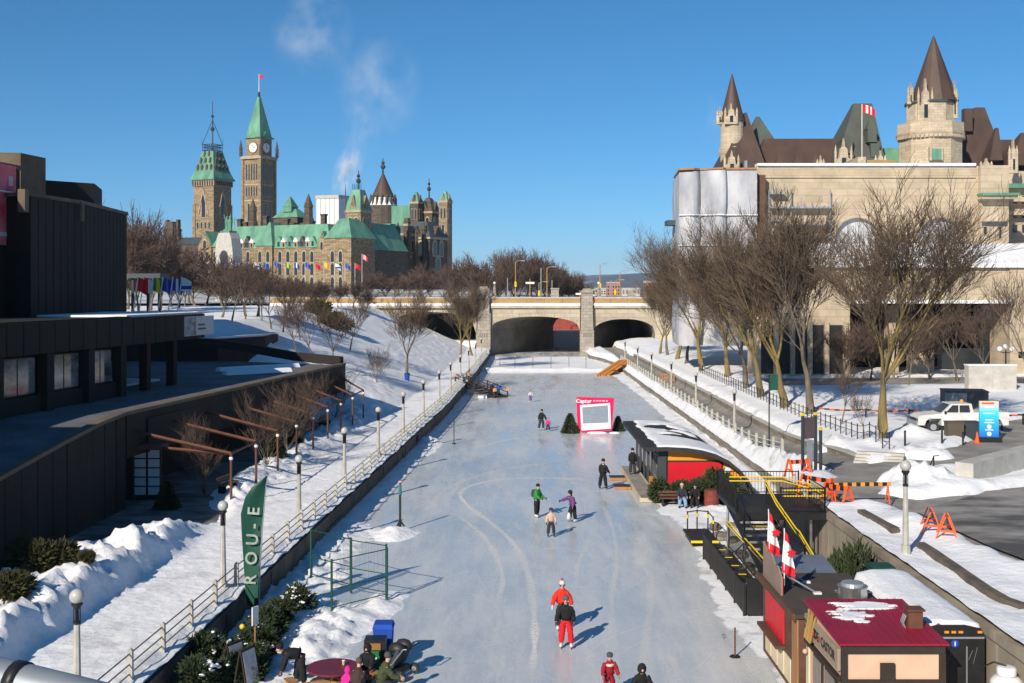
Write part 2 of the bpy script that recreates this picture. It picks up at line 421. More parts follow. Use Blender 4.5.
# skaters' tracks: pale scrapings of snow lying on the ice
tb = MB(); fade = []
def track(pts, w, a):
    global fade
    pts = [Vector(p) for p in pts]; 
    dense = []
    for k in range(len(pts)-1):
        p0 = pts[max(k-1,0)]; p1 = pts[k]; p2 = pts[k+1]; p3 = pts[min(k+2,len(pts)-1)]
        for q in range(8):
            t = q/8
            dense.append(0.5*((2*p1) + (p2-p0)*t + (2*p0-5*p1+4*p2-p3)*t*t + (3*p1-p0-3*p2+p3)*t**3))
    dense.append(pts[-1]); n = len(dense); o = len(tb.v)
    for k, p in enumerate(dense):
        d = dense[min(k+1,n-1)] - dense[max(k-1,0)]; d.normalize(); s_ = Vector((-d.y, d.x, 0))
        e = min(1, k/4, (n-1-k)/4)
        ww = w*(0.7 + 0.6*noise.noise((k*0.3, w*9, a*7)))
        for q, fa in ((-1,0),(-0.4,1),(0.4,1),(1,0)):
            r = p + s_*ww*q; tb.v.append((r.x, r.y, 0.006 + 0.0002*(len(tb.v) % 7))); fade.append(fa*e*a*(0.72 + 0.35*noise.noise((k*0.17, a*13, w*5))))
    for k in range(n-1):
        for q in range(3):
            tb.f.append((o+k*4+q, o+k*4+q+1, o+k*4+q+5, o+k*4+q+4)); tb.m.append(0)
def tg(l): return [G(x, y) for x, y in l]
track(tg([(600,481),(540,478),(490,481),(462,491),(466,504),(490,522),(513,543),(527,570),(533,600),(535,640),(531,683)]), 0.30, 0.95)
track(tg([(455,513),(480,533),(496,555),(503,580),(495,610)]), 0.26, 0.75)
track(tg([(603,505),(613,530),(617,560),(612,600),(614,650)]), 0.22, 0.6)
track(tg([(590,540),(580,560),(575,585)]), 0.25, 0.6)
track(tg([(640,530),(643,552),(640,570)]), 0.55, 0.9)
track(tg([(649,577),(651,600),(646,640),(650,690)]), 0.38, 0.55)
track(tg([(668,652),(676,668),(682,690)]), 0.25, 0.6)
track(tg([(505,560),(560,548),(600,560)]), 0.18, 0.35)
track(tg([(470,640),(520,622),(560,630)]), 0.2, 0.3)
for dx_ in (0, 9, 20):
    track(tg([(676+dx_*.3,505),(686+dx_,530),(690+dx_,560),(696+dx_*1.2,600),(712+dx_*1.4,640),(742+dx_*1.5,690)]), 0.75, 0.55)
track(tg([(640,512),(668,520),(690,545)]), 0.6, 0.6)
track(tg([(430,510),(448,488),(500,470),(560,462)]), 0.3, 0.5)
track(tg([(470,450),(520,438),(580,440)]), 0.5, 0.5)
track(tg([(500,425),(560,420),(620,428)]), 0.5, 0.4)
track(tg([(505,400),(560,404),(610,398)]), 0.7, 0.4)
track(tg([(490,388),(560,391),(640,392)]), 0.8, 0.35)
tr = random.Random(5)
for k in range(46):
    y0 = tr.uniform(395, 680); x0 = tr.uniform(440, 690)
    s_ = (y0-290)/390; a = tr.uniform(-1, 1)
    x1 = x0 + a*90*s_; y1 = y0 + tr.uniform(-45, 45)*s_
    track(tg([(x0, y0), ((x0+x1)/2 + tr.uniform(-12,12)*s_, (y0+y1)/2 + tr.uniform(-5,5)*s_), (x1, y1)]), tr.uniform(0.04, 0.14), tr.uniform(0.25, 0.6))
tme = tb.mesh('skate_tracks', M['tracks'])
at = tme.attributes.new('fade', 'FLOAT', 'POINT'); at.data.foreach_set('value', fade)
tro = stuff(link('skate_tracks', tme)); tro['label'] = 'white curving skate tracks scraped into the blue ice'

# ---- left bank
def hillL(u, y):
    z = 1.4 + 0.43*max(0, u-4.2)
    z = min(z, 9.4 + 0.2*fbm(u, y, 0.1))
    return z
def zL(u, y):
    x = XL(y)-u
    n1 = fbm(x, y, 0.55, 5); n2 = fbm(x+40, y, 1.7, 4, 3.0); n3 = fbm(x, y+9, 5.0, 3, 5.0)
    n4 = abs(noise.noise((x*1.5, y*1.5, 4.0)))+.5*abs(noise.noise((x*3.6, y*3.6, 8.0)))-.35
    lip = 1.27 + 0.14*n1 + 0.08*n2
    path = 1.40 + 0.05*n2 + 0.07*n3 - 0.05*n4
    z = lerp(lip, path, sst(0.25, 0.7, u))
    z -= 0.06*(1-sst(-0.1, 0.25, u))
    edge = 4.15 + 0.9*n1
    hb = (0.95 + 1.0*n1 + 0.3*n2) * lerp(1.0, 0.55, sst(47, 56, y))
    bank = 1.4 + hb*sst(edge, edge+lerp(0.8, 2.2, sst(46, 56, y)), u) + (0.34*n2 - 0.30*n4)*sst(edge+0.2, edge+1.0, u)
    far_w = pw([(20,10.5),(44,8.6),(50,7.0),(56,5.6),(60,6.0),(66,7.5),(100,8.0)], y)
    bank = lerp(bank, 1.12, sst(far_w-0.9, far_w+0.8, u + 0.8*n1))
    # cleared paving that leads out from the doors
    dd = ((x+16.8)/2.6)**2 + ((y-56.5)/3.6)**2
    bank = lerp(1.10, bank, sst(0.7, 1.5, dd + 0.5*n1))
    near = lerp(z, bank, sst(edge-0.3, edge+0.4, u))
    hill = hillL(u, y) + 0.35*n1*sst(4, 7, u) + 0.12*n2*sst(4,6,u)
    # cutting for the zig-zag path
    pd = abs((u-4.5) - (150-y)*0.32) if 112 < y < 150 else 9
    hill -= 0.35*(1-sst(0.5, 1.3, pd))
    hz = lerp(z, hill, sst(edge-0.3, edge+0.4, u))
    return lerp(near, hz, sst(98, 112, y - max(0, u-8)*0.25))
M['snow_path'] = M['snow_trod']
us = steps([(0.0,0.9,0.15),(0.9,13,0.21),(13,24,0.8),(24,60,3),(60,400,40)])
ys = steps([(18,75,0.26),(75,120,0.5),(120,224,1.4),(224,226,1)])
lb = sheet('left_bank_snow', M['snow'], us, ys, lambda u, y: (XL(y)-u, y, zL(u, y)))
struct(lb)
lb.data.materials.append(M['snow_trod'])
for pl_ in lb.data.polygons:
    c_ = pl_.center; u_ = XL(c_.y)-c_.x
    if 0.55 < u_ < 3.6 + 1.0*noise.noise((c_.x*.6, c_.y*.6, 1)): pl_.material_index = 1

# ---- right side: paved levels below, snow lying over them
def path_z(y): return lerp(2.9, 1.3, sst(60, 88, y))
def Zp(x, y):
    if y < 60:
        b = 2.9
    else:
        b = path_z(y)
    up = 3.0
    if y >= 58:
        k = sst(58, 66, y)
        t = pw([(16.0, 0.0), (19.75, 0.0), (20.15, 0.45), (22.2, 0.75), (24.5, 1.0)], x)
        b = lerp(lerp(b, up, sst(17, 24, x)), lerp(b, up + 0.2*sst(26, 60, x), t), k)
    else:
        b = lerp(b, up, sst(17, 24, x))
    return b
def seg_d(x, y, a, b):
    vx, vy = b[0]-a[0], b[1]-a[1]; t = ((x-a[0])*vx + (y-a[1])*vy)/(vx*vx+vy*vy)
    t = min(1, max(0, t)); return math.hypot(x-a[0]-t*vx, y-a[1]-t*vy)
def poly_d(x, y, pts):
    d = 1e9; ins = False; n = len(pts)
    for i in range(n):
        a, b = pts[i], pts[(i+1) % n]; d = min(d, seg_d(x, y, a, b))
        if (a[1] > y) != (b[1] > y) and x < (b[0]-a[0])*(y-a[1])/(b[1]-a[1]) + a[0]: ins = not ins
    return -d if ins else d
ROAD = [(17.1,49.5),(18.8,52.6),(21.5,53.6),(26,56.2),(34,61),(70,80),(70,20),(26,24),(18.6,36.5),(17.6,42.5)]
WALKB = [(17.6,61.0),(22.5,63.0),(29,69.5),(37.4,82),(47,92)]
def cleared(x, y):
    d = poly_d(x, y, ROAD)
    if y > 61: d = min(d, abs(x-18.75)-0.98)
    for a, b in zip(WALKB, WALKB[1:]): d = min(d, seg_d(x, y, a, b)-1.7)
    d = min(d, seg_d(x, y, (14.6,52.5), (17.9,58.5))-1.25, seg_d(x, y, (17.9,58.5), (18.6,66))-1.1, seg_d(x, y, (15.6,54), (18,51))-1.3)
    d = min(d, poly_d(x, y, [(26,112),(80,112),(80,124),(26,124)]))
    return d
MOUNDS = [(20.3,56.2,1.55,0.85),(19.0,57.0,1.0,0.4),(23.8,65.8,1.6,0.35),(20.3,73.0,1.0,0.55),(26.0,74.2,1.0,0.8),(15.6,46.5,1.2,0.25),(22.2,71.0,1.3,0.4)]
def zR(x, y):
    base = Zp(x, y)
    n1 = fbm(x, y, 0.5, 5, 9.0); n2 = fbm(x, y, 1.6, 4, 2.0)
    c = cleared(x, y) + 0.45*n1 + 0.15*n2
    h = 0.16 + 0.14*n1 + 0.06*n2 + 0.18*sst(0.2, 0.8, c)*(1-sst(0.8, 2.2, c))
    for mx, my, mr, mh in MOUNDS:
        q = ((x-mx)**2 + (y-my)**2)/(mr*mr)
        if q < 4: h += mh*math.exp(-q)*(1+0.7*n2-0.5*abs(noise.noise((x*2.1, y*2.1, 3.0)))); c = max(c, 0.9-q)
    z = base + lerp(-0.16, h, sst(-0.12, 0.5, c))
    e = x - XR(y)
    if y > 61: z = lerp(0.72 + 0.1*n1, z, sst(0.1, 1.0, e))
    return z
us = steps([(0.02,9.5,0.22),(9.5,30,0.7),(30,60,3),(60,420,45)])
ys = steps([(18,66,0.3),(66,100,0.5),(100,130,1.1),(130,224,2.6),(224,226,1)])
rb = sheet('right_bank_snow', M['snow'], us, ys, lambda u, y: (XR(y)+u, y, zR(XR(y)+u, y)))
struct(rb)
rb.data.materials.append(M['snow_dirty'])
for pl_ in rb.data.polygons:
    c_ = pl_.center
    if c_.x < 60 and c_.y < 130 and cleared(c_.x, c_.y) < 0.75 + 1.1*noise.noise((c_.x*.7, c_.y*.7, 2)): pl_.material_index = 1
us = steps([(0.9,9.5,0.5),(9.5,60,3)]); ys = steps([(18,66,1.0),(66,130,2.0),(130,224,6)])
rp = sheet('right_paving', M['pave'], us, ys, lambda u, y: (XR(y)+u, y, Zp(XR(y)+u, y) - 0.02))
struct(rp)
mb = MB()
rx = [(17.3,49.3),(21.5,53.3),(26,55.9),(34,60.7),(70,79.5),(70,20),(26,24),(18.7,36.7),(17.7,42.6)]
mb.v = [(x, y, 3.0 + 0.004*0 + 0.012) for x, y in rx]; mb.f = [tuple(reversed(range(len(rx))))]; mb.m = [0]
struct(mb.build('asphalt_road', M['asphalt']))
# dark cleared paving by the theatre doors
mb = MB(); mb.v = [(-30,40,1.14),(-13.9,46,1.14),(-13.6,62,1.14),(-16,100,1.14),(-40,100,1.14)]; mb.f = [(0,1,2,3,4)]; mb.m = [0]
struct(mb.build('theatre_court_paving', M['asphalt']))

# ---- plateau behind the bridge
def zP(x, y):
    z = 9.6 + 3.2*sst(330, 430, y)*sst(60, -40, x) + 0.1*fbm(x, y, 0.1)
    if x > 20: z = lerp(z, 8.5, sst(20, 60, x))
    z -= 11.0*sst(700, 1100, y)
    if -9 < x < 36 and y < 345: z = -1.2
    return z
M['square'] = pm('trodden_square', (0.62, 0.62, 0.63), (0.20, 0.17, 0.14), 0.05, 0.9, lo=0.46, hi=0.62)
us = steps([(-700,-200,30),(-200,-8,8),(-8,40,4),(40,100,6),(100,700,30)]); ys = steps([(247,480,7),(480,1200,24)])
pl = sheet('upper_town_ground', M['square'], us, ys, lambda u, y: (u, y, zP(u, y)))
struct(pl)

# ---- drifts of snow lying on the ice along both walls
DR = [(-5.9,59.4,.9,.4),(-6.0,58.0,.8,.3),(-5.2,45.3,.8,.35),(-6.2,43.3,1.2,.4),(-6.6,41.5,.9,.35),(-7.0,39.6,.9,.35),(-4.9,47.0,.7,.25),(-6.6,94,1.0,.3)]
def zdl(u, y):
    x = XL(y)+u; n1 = fbm(x, y, 0.45, 4, 7.0); n2 = fbm(x, y, 1.6, 4, 1.0)
    w = pw([(18,6.2),(33,6.0),(37,5.6),(40,5.0),(44,4.2),(47,3.0),(52,2.9),(56,2.6),(60,2.6),(63,1.6),(72,1.7),(85,1.8),(92,2.4),(98,1.3),(120,1.3),(180,1.6),(204,2.5)], y)
    h = 0.26*sst(w, w-1.9, u + 1.3*n1) + 0.06*(1-sst(0, 1.6, u))
    n4 = abs(noise.noise((x*1.7, y*1.7, 4.0)))+.5*abs(noise.noise((x*3.9, y*3.9, 8.0)))-.35
    kf = lerp(1.0, 0.3, sst(50, 62, y))
    h += (0.34*n2*kf + 0.30*n1*kf - 0.22*n4*kf)*sst(w+0.4, w-0.8, u)
    for mx, my, mr, mh in DR:
        h += mh*math.exp(-((x-mx)**2+(y-my)**2)/(mr*mr))*(1+.8*n2)
    if u > w-0.2 + 0.9*abs(n1) and not any((x-a)**2+(y-b)**2 < 3*c*c for a, b, c, d in DR): h = lerp(h, min(h, 0.02), sst(0, 0.7, u - (w-0.2+0.9*abs(n1))))
    return h - 0.07
us = steps([(0.0,7.4,0.17)]); ys = steps([(18,66,0.26),(66,110,0.5),(110,206,1.5)])
struct(sheet('left_ice_drift', M['snow'], us, ys, lambda u, y: (XL(y)+u-0.05, y, zdl(u, y))))
for k, (mx, my, r_, hh) in enumerate([(G(398,525).x, G(398,525).y, 1.1, .45), (G(375,605).x, G(375,605).y, 1.0, .4), (G(330,628).x, G(330,628).y, 1.3, .5), (G(290,640).x, G(290,640).y, 0.9, .45)]):
    pass
def zdr(x, y):
    n1 = fbm(x, y, 0.45, 4, 17.0); n2 = fbm(x, y, 1.5, 4, 11.0)
    e = pw([(18,9.5),(34,8.6),(38,7.9),(44,7.3),(50,7.6),(57,8.5),(62,8.3),(65,7.6),(68,8.1),(76,7.9),(82,8.6),(86,10.5),(92,14.0),(130,15.0),(200,13.6)], y)
    h = 0.085*sst(e-0.5, e+1.6, x + 0.8*n1) + (0.05*n2)*sst(e, e+1.0, x) + 0.3*sst(XR(y)-1.8, XR(y), x)*(0.5+n1)
    if 41 < y < 66: h += (0.16 + 0.4*n2)*sst(10.4, 11.6, x)
    return h - 0.045
M['snow_apron'] = snow_mat('scuffed_snow', 0.75, 1.6)
us = steps([(5.6,14,0.24),(14,17.2,0.5)]); ys = steps([(18,68,0.35),(68,110,0.7),(110,206,2)])
struct(sheet('right_ice_drift', M['snow_apron'], us, ys, lambda x, y: (min(x, XR(y)+0.1), y, zdr(x, y))))
# the ridge of snow thrown up across the ice before the bridge
def zcr(u, y):
    x = lerp(XL(y), XR(y), u); n = fbm(x, y, 0.4, 4, 4.0)
    return 0.02 + (0.55+0.4*n)*math.exp(-((y-176-1.5*n)/1.6)**2) + (0.10+0.12*n)*sst(176, 179, y) - 0.03
struct(sheet('snow_ridge_across_ice', M['snow'], steps([(0,1,0.02)]), steps([(171,183,0.4),(183,214,2)]), lambda u, y: (lerp(XL(y), XR(y), u), y, zcr(u, y))))

# ------------------------------------------------------------------ canal walls
def ribbon(ys, xf, z0f, z1f, th, name, mat, parent=None, side=1):
    mb = MB()
    for a, b in zip(ys, ys[1:]):
        pa = Vector((xf(a), a, 0)); pb = Vector((xf(b), b, 0)); d = (pb-pa); n = Vector((d.y, -d.x, 0)).normalized()*th*side
        q = [pa, pb, pb+n, pa+n]
        vs_ = [Vector((p.x, p.y, z0f(y_))) for p, y_ in zip(q, (a,b,b,a))] + [Vector((p.x, p.y, z1f(y_))) for p, y_ in zip(q, (a,b,b,a))]
        mb.add(vs_, [(0,3,2,1),(4,5,6,7),(0,1,5,4),(1,2,6,5),(2,3,7,6),(3,0,4,7)])
    return mb.build(name, mat, parent)
cw = thing('canal_wall', (0,0,0), 'dark stone canal wall running along the left edge of the ice', 'wall')
wr = random.Random(3)
y = 18.0; k = 0
while y < 205:                       # single big facing stones, two courses, then the coping
    ln = 2.0 if y < 90 else 4.0
    for c in range(2):
        z0, z1 = (-0.5, 0.46) if c == 0 else (0.475, 1.0)
        off = wr.uniform(-0.03, 0.03); a = y + 0.02 + (ln*0.5 if c else 0); b = a + ln - 0.04
        pr = MB(); pa = Vector((XL(a)+off, a, 0)); pb = Vector((XL(b)+off, b, 0))
        pr.prism([(pa.x-0.9, pa.y), (pa.x, pa.y), (pb.x, pb.y), (pb.x-0.9, pb.y)], z0, z1)
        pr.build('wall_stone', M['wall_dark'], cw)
    pr = MB(); a = y + 0.01; b = y + ln - 0.01
    pr.prism([(XL(a)-0.7, a), (XL(a)+0.06, a), (XL(b)+0.06, b), (XL(b)-0.7, b)], 1.015, 1.14)
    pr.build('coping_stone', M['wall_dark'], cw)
    y += ln
# right low quay wall beyond the stairs
qw = thing('quay_wall', (0,0,0), 'low stone quay wall with snowy ledge on the right of the ice', 'wall')
y = 61.5
while y < 206:
    ln = 3.0
    a, b = y+0.015, y+ln-0.015
    pr = MB(); pr.prism([(XR(a), a), (XR(a)+0.8, a), (XR(b)+0.8, b), (XR(b), b)], -0.5, 0.50); pr.build('wall_stone', M['stone_grey'], qw)
    pr = MB(); pr.prism([(XR(a)-0.05, a), (XR(a)+0.7, a), (XR(b)+0.7, b), (XR(b)-0.05, b)], 0.515, 0.68); pr.build('coping_stone', M['stone_grey'], qw)
    y += ln
# tall concrete wall near right: cast bays with joints and a coping
rw = thing('retaining_wall', (13.6,20,0), 'stained concrete retaining wall behind the food stalls', 'wall')
y = 20.0
while y < 57:
    ln = 2.45
    mb = MB(); mb.box(0.0, 0.5, y-20+0.02, y-20+ln-0.02, -0.5, 2.62); mb.build('wall_bay', M['concrete'], rw)
    mb = MB(); mb.box(-0.07, 0.42, y-20+0.008, y-20+ln-0.008, 2.635, 2.90); mb.build('coping_stone', M['concrete'], rw)
    y += ln
mb = MB(); mb.prism([(13.6,57.2),(14.2,57.2),(17.1,61.6),(16.5,61.6)], -0.5, 2.75); 
tag(mb.build('wing_wall', M['concrete']), 'short concrete wing wall angled behind the black stair platform', 'wall')
# masonry wall between the ramped path and the park
sw = thing('terrace_wall', (0,0,0), 'long low rubble stone wall between grey path and park', 'wall')
y = 66.0
while y < 186:
    ln = 2.4 if y < 120 else 6.0
    zt = lambda q: lerp(3.05, 2.12, sst(64, 86, q))
    for nm, m_, x0, x1, za, zb in (('wall_section', M['stone_grey'], 19.78, 20.2, -1.0, -0.13), ('coping_stone', M['concrete_l'], 19.72, 20.28, -0.115, 0.0)):
        mb = MB(); a, b = y+0.012, y+ln-0.012
        vs_ = [(x0,a,zt(a)+za),(x1,a,zt(a)+za),(x1,b,zt(b)+za),(x0,b,zt(b)+za),(x0,a,zt(a)+zb),(x1,a,zt(a)+zb),(x1,b,zt(b)+zb),(x0,b,zt(b)+zb)]
        mb.add(vs_, [(0,3,2,1),(4,5,6,7),(0,1,5,4),(1,2,6,5),(2,3,7,6),(3,0,4,7)])
        mb.build(nm, m_, sw)
    y += ln
# ------------------------------------------------------------------ stone bridge across the canal
BY = 221.0; s_ = BY/F
def bx(px): return (px-CX)*s_
def bz(py): return H-(py-HY)*s_
br = thing('stone_bridge', (0, BY, 0), 'pale stone three-arched road bridge across the end of the ice', 'bridge')
def arch_wall(x0, x1, spring, crown, top, y0, y1, mat, wall_x0, wall_x1, name='arch_span', skew=0.0):
    """spandrel wall with a segmental arch cut out, made as one closed strip of quads; plus the vault soffit"""
    mb = MB(); n = 28
    xs = [x0 + (x1-x0)*k/n for k in range(n+1)]
    def za(x):
        t = (x-(x0+x1)/2)/((x1-x0)/2); return spring + (crown-spring)*math.sqrt(max(0, 1-0.92*t*t*abs(t)**0.25)) if abs(t) < 1 else spring
    for y, flip in ((y0, False), (y1, True))[:1 if skew else 2]:
        mb = MB()
        for a, b in zip(xs, xs[1:]):
            q = [(a,y,za(a)),(b,y,za(b)),(b,y,top),(a,y,top)]
            mb.add(q, [(0,1,2,3)] if not flip else [(3,2,1,0)])
        for a, b in ((wall_x0, x0), (x1, wall_x1)):
            if b-a > 0.01:
                mb.add([(a,y,-1),(b,y,-1),(b,y,top),(a,y,top)], [(0,1,2,3)] if not flip else [(3,2,1,0)])
        mb.build(name, mat, br)
    mv = MB()
    for a, b in zip(xs, xs[1:]):
        mv.add([(a,y0+0.02,za(a)),(b,y0+0.02,za(b)),(b+skew,y1-0.02,za(b)),(a+skew,y1-0.02,za(a))], [(3,2,1,0)])
    mv.add([(x0,y0+.02,-1),(x0,y0+.02,spring),(x0+skew,y1-.02,spring),(x0+skew,y1-.02,-1)], [(0,1,2,3)])
    mv.add([(x1,y0+.02,-1),(x1,y0+.02,spring),(x1+skew,y1-.02,spring),(x1+skew,y1-.02,-1)], [(3,2,1,0)])
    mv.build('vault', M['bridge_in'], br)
    # proud ring of voussoirs
    for k in range(n):
        a, b = xs[k], xs[k+1]; q = MB()
        q.extr([(a+0.02,y0-0.12,za(a)),(b-0.02,y0-0.12,za(b)),(b-0.02,y0-0.12,za(b)+0.8),(a+0.02,y0-0.12,za(a)+0.8)], (0,0.2,0))
        q.build('voussoir', M['bridge'], br)
top = bz(308); D = 26.0
xa, xb = bx(490.5), bx(580)
arch_wall(xa, xb, bz(330), bz(316.5), top, 0, D, M['bridge'], xa, xb, skew=13.0)
arch_wall(bx(593.5), bx(655), bz(333), bz(319), top, 0, D, M['bridge'], bx(593.5), bx(760))
arch_wall(bx(385), bx(476), bz(333), bz(312), top, 0.3, D, M['bridge'], bx(377), bx(476.5))
for x0, x1, py in ((477, 490.5, 287), (580, 593.5, 289)):
    mb = MB(); c = (bx(x0)+bx(x1))/2; w = (bx(x1)-bx(x0))
    mb.box(c-w/2, c+w/2, -1.4, 1.2, -1, bz(330)); mb.build('pier_base', M['bridge_pier'], br)
    mb = MB(); mb.prism([(c-w*.46,-1.15),(c+w*.46,-1.15),(c+w*.46,1.0),(c-w*.46,1.0)], bz(330)+0.01, bz(py+4), [(c-w*.40,-1.0),(c+w*.40,-1.0),(c+w*.40,.9),(c-w*.40,.9)]); mb.build('pylon', M['bridge_pier'], br)
    mb = MB(); mb.prism([(c-w*.44,-1.2),(c+w*.44,-1.2),(c+w*.44,1.1),(c-w*.44,1.1)], bz(py+4)+0.01, bz(py+2)); mb.frust(c, -0.05, bz(py+2)+0.004, bz(py-0.5), w*.55, w*.36, 4, R(45)); mb.build('pylon_cap', M['bridge_pier'], br)
    mb = MB()
    for k in range(4): mb.box(c-w*.3+k*w*.16, c-w*.3+k*w*.16+w*.09, -1.46, -1.39, bz(337), bz(333))
    mb.build('carved_emblem', M['bridge_in'], br)
# cornice, snow, parapet; the parapet in single bays
for x0, x1 in ((bx(270), bx(477)), (bx(491), bx(580)), (bx(594), bx(760))):
    mb = MB(); mb.box(x0, x1, -0.45, D+0.2, top+0.005, top+0.45); mb.build('cornice', M['bridge'], br)
    n = max(1, int((x1-x0)/3.0)); w = (x1-x0)/n
    for k in range(n):
        mb = MB(); mb.box(x0+k*w+0.03, x0+(k+1)*w-0.03, -0.12, 0.35, top+0.95, bz(298.5)); mb.build('parapet_panel', M['buff'], br)
        mb = MB(); mb.box(x0+k*w+0.01, x0+(k+1)*w-0.01, -0.2, 0.42, bz(298.5)+0.005, bz(297)); mb.build('parapet_rail', M['concrete_l'], br)
    mb = MB(); mb.box(x0, x1, -0.40, 0.4, top+0.455, top+0.94); mb.build('snow_ledge', M['snow_roof'], br)
mb = MB(); mb.box(bx(270), bx(760), 0.4, D, top-1.0, top+0.42); mb.build('deck', M['asphalt'], br)
# left abutment: wall stepping off into the slope with its own small pier
mb = MB(); mb.box(bx(296), bx(377)-0.01, 0.6, D, bz(322), top-0.004); mb.build('abutment_beam', M['bridge'], br)
mb = MB(); mb.box(bx(371), bx(379), -0.2, 0.58, -1, bz(317)); mb.build('abutment_pier', M['bridge'], br)
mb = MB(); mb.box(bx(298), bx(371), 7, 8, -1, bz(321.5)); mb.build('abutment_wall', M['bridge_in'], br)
mb = MB(); mb.box(bx(200), bx(297)-0.01, 0.8, 3, 0, top-0.002); mb.build('wing_wall', M['bridge'], br)
mb = MB(); mb.box(bx(655)+5, bx(655)+6.0, 8, 9, -1, bz(320)); mb.build('inner_wall', M['bridge_in'], br)
# back wall beyond the side arches, red brick shed and snow beyond the centre one
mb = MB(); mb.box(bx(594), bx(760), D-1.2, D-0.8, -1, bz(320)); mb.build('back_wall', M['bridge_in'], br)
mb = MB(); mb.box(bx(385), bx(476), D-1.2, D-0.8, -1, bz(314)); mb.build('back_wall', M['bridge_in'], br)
mb = MB(); mb.box(bx(384.5), bx(476), 4, D-1.3, -1, 2.5); mb.build('side_floor', M['snow_dirty'], br)
# small doorway under the right arch, its lit look put into a pale colour
mb = MB(); mb.box(bx(614.5), bx(618.5), D-1.35, D-1.21, bz(341), bz(335)); mb.build('pale_doorway_panel', M['concrete_l'], br)
rs = thing('red_shed', (14.0, 258, 0), 'red brick lock building glimpsed through the bridge arch', 'building')
mb = MB(); mb.box(-6, 16, 0, 8, 1.5, 10.5); mb.build('wall', pm('red_brick', (0.33,0.07,0.045), (0.24,0.05,0.035), 0.8), rs)
mb = MB(); mb.box(-6.3, 16.3, -0.3, 8.3, 10.51, 11.0); mb.build('roof', M['slate'], rs)
mb = MB(); mb.box(2.0, 3.2, -0.12, -0.01, 3.5, 6); mb.build('window', M['glass'], rs)
mb = MB(); mb.box(7.5, 31, 249, 257.5, -1, 3.6); tag(mb.build('snowy_lock_bank', M['snow']), 'snowy bank seen through the centre arch below red wall', 'snow bank', None); 
# pieces standing on the bridge
def lamp_standard(x, py_top, lab):
    t = thing('bridge_lamp_standard', (x, BY+0.9, top+0.45), lab, 'lamp standard', 'stone lamp standards along the bridge')
    mb = MB(); mb.box(-0.55,0.55,-0.5,0.5,0,1.9); mb.build('plinth', M['bridge_pier'], t)
    mb = MB(); mb.frust(0,0,1.905,4.0,0.42,0.16,8); mb.build('column', M['bridge_pier'], t)
    mb = MB(); mb.ball((0,0,4.35),0.28); mb.build('globe', M['white'], t, True)
lamp_standard(bx(494.5), 280, 'stone lamp standard with globe just right of the left bridge pylon')
lamp_standard(bx(599), 284, 'stone lamp standard with globe just right of the right bridge pylon')
for px, w, py, lab in ((555, 7.5, 288, 'square stone pedestal on bridge parapet above centre arch'), (632, 7.5, 290, 'square stone pedestal on bridge parapet above right arch')):
    t = thing('stone_pedestal', (bx(px), BY+0.9, top+0.45), lab, 'pedestal', 'stone pedestals on the bridge parapet')
    ww = w*s_/2; mb = MB(); mb.box(-ww,ww,-ww,ww,0,bz(py)-top-0.75); mb.build('block', M['bridge_pier'], t)
    mb = MB(); mb.box(-ww*1.15,ww*1.15,-ww*1.15,ww*1.15,bz(py)-top-0.745,bz(py)-top-0.45); mb.build('cap', M['bridge_pier'], t)
def pole(px, pyt, kind, lab, Y=BY+14, base=None):
    x = (px-CX)/F*Y; zt = H-(pyt-HY)/F*Y; zb = top+0.43 if Y < BY+D else zP(x, Y)
    t = thing('street_pole', (x, Y, zb), lab, 'pole', 'poles standing along the bridge road')
    h = zt-zb; mb = MB(); mb.tube([(0,0,0),(0,0,h)], [0.14,0.09], 6); mb.build('shaft', M['buff'] if kind != 'grey' else M['galv'], t)
    if kind == 'signal':
        mb = MB(); mb.box(-0.2,0.2,-0.3,-0.05,h*0.42,h*0.42+1.05); mb.build('signal_head', M['yellow'], t)
    if kind in ('lamp', 'signal'):
        mb = MB(); mb.tube([(0,0,h-0.1),(0.5,0,h+0.25),(1.3,0,h+0.3)], 0.06, 5); mb.build('arm', M['galv'], t)
        mb = MB(); mb.cbox((1.5,0,h+0.25),(0.8,0.3,0.16)); mb.build('lamp_head', M['galv'], t)
    if kind == 'sign':
        mb = MB(); mb.box(-0.9,0.9,-0.16,-0.1,h-1.0,h-0.6); mb.build('sign_panel', M['white'], t)
for a in ((515.5,262,'signal','tall buff pole with yellow signal above the centre arch, leftmost'),(530,279,'sign','short pole with white sign panel above the centre arch'),
          (541,268,'grey','plain grey pole above the middle of the centre arch'),(547,268,'lamp','lamp pole left of the stone pedestal'),(552,280,'grey','short grey pole beside the stone pedestal'),
          (507.5,278,'grey','plain grey pole right of the left pylon'),(539,283,'signal','low pole with yellow signal hanging above the centre arch'),(580,290,'sign','short pole with sign at the right pylon'),
          (600,265,'signal','tall pole with yellow signal right of the right pylon'),(611,280,'grey','short grey pole above the right arch'),(620,272,'lamp','lamp pole above the right arch'),(615,281,'signal','low pole with yellow signal above the right arch')):
    pole(*a)
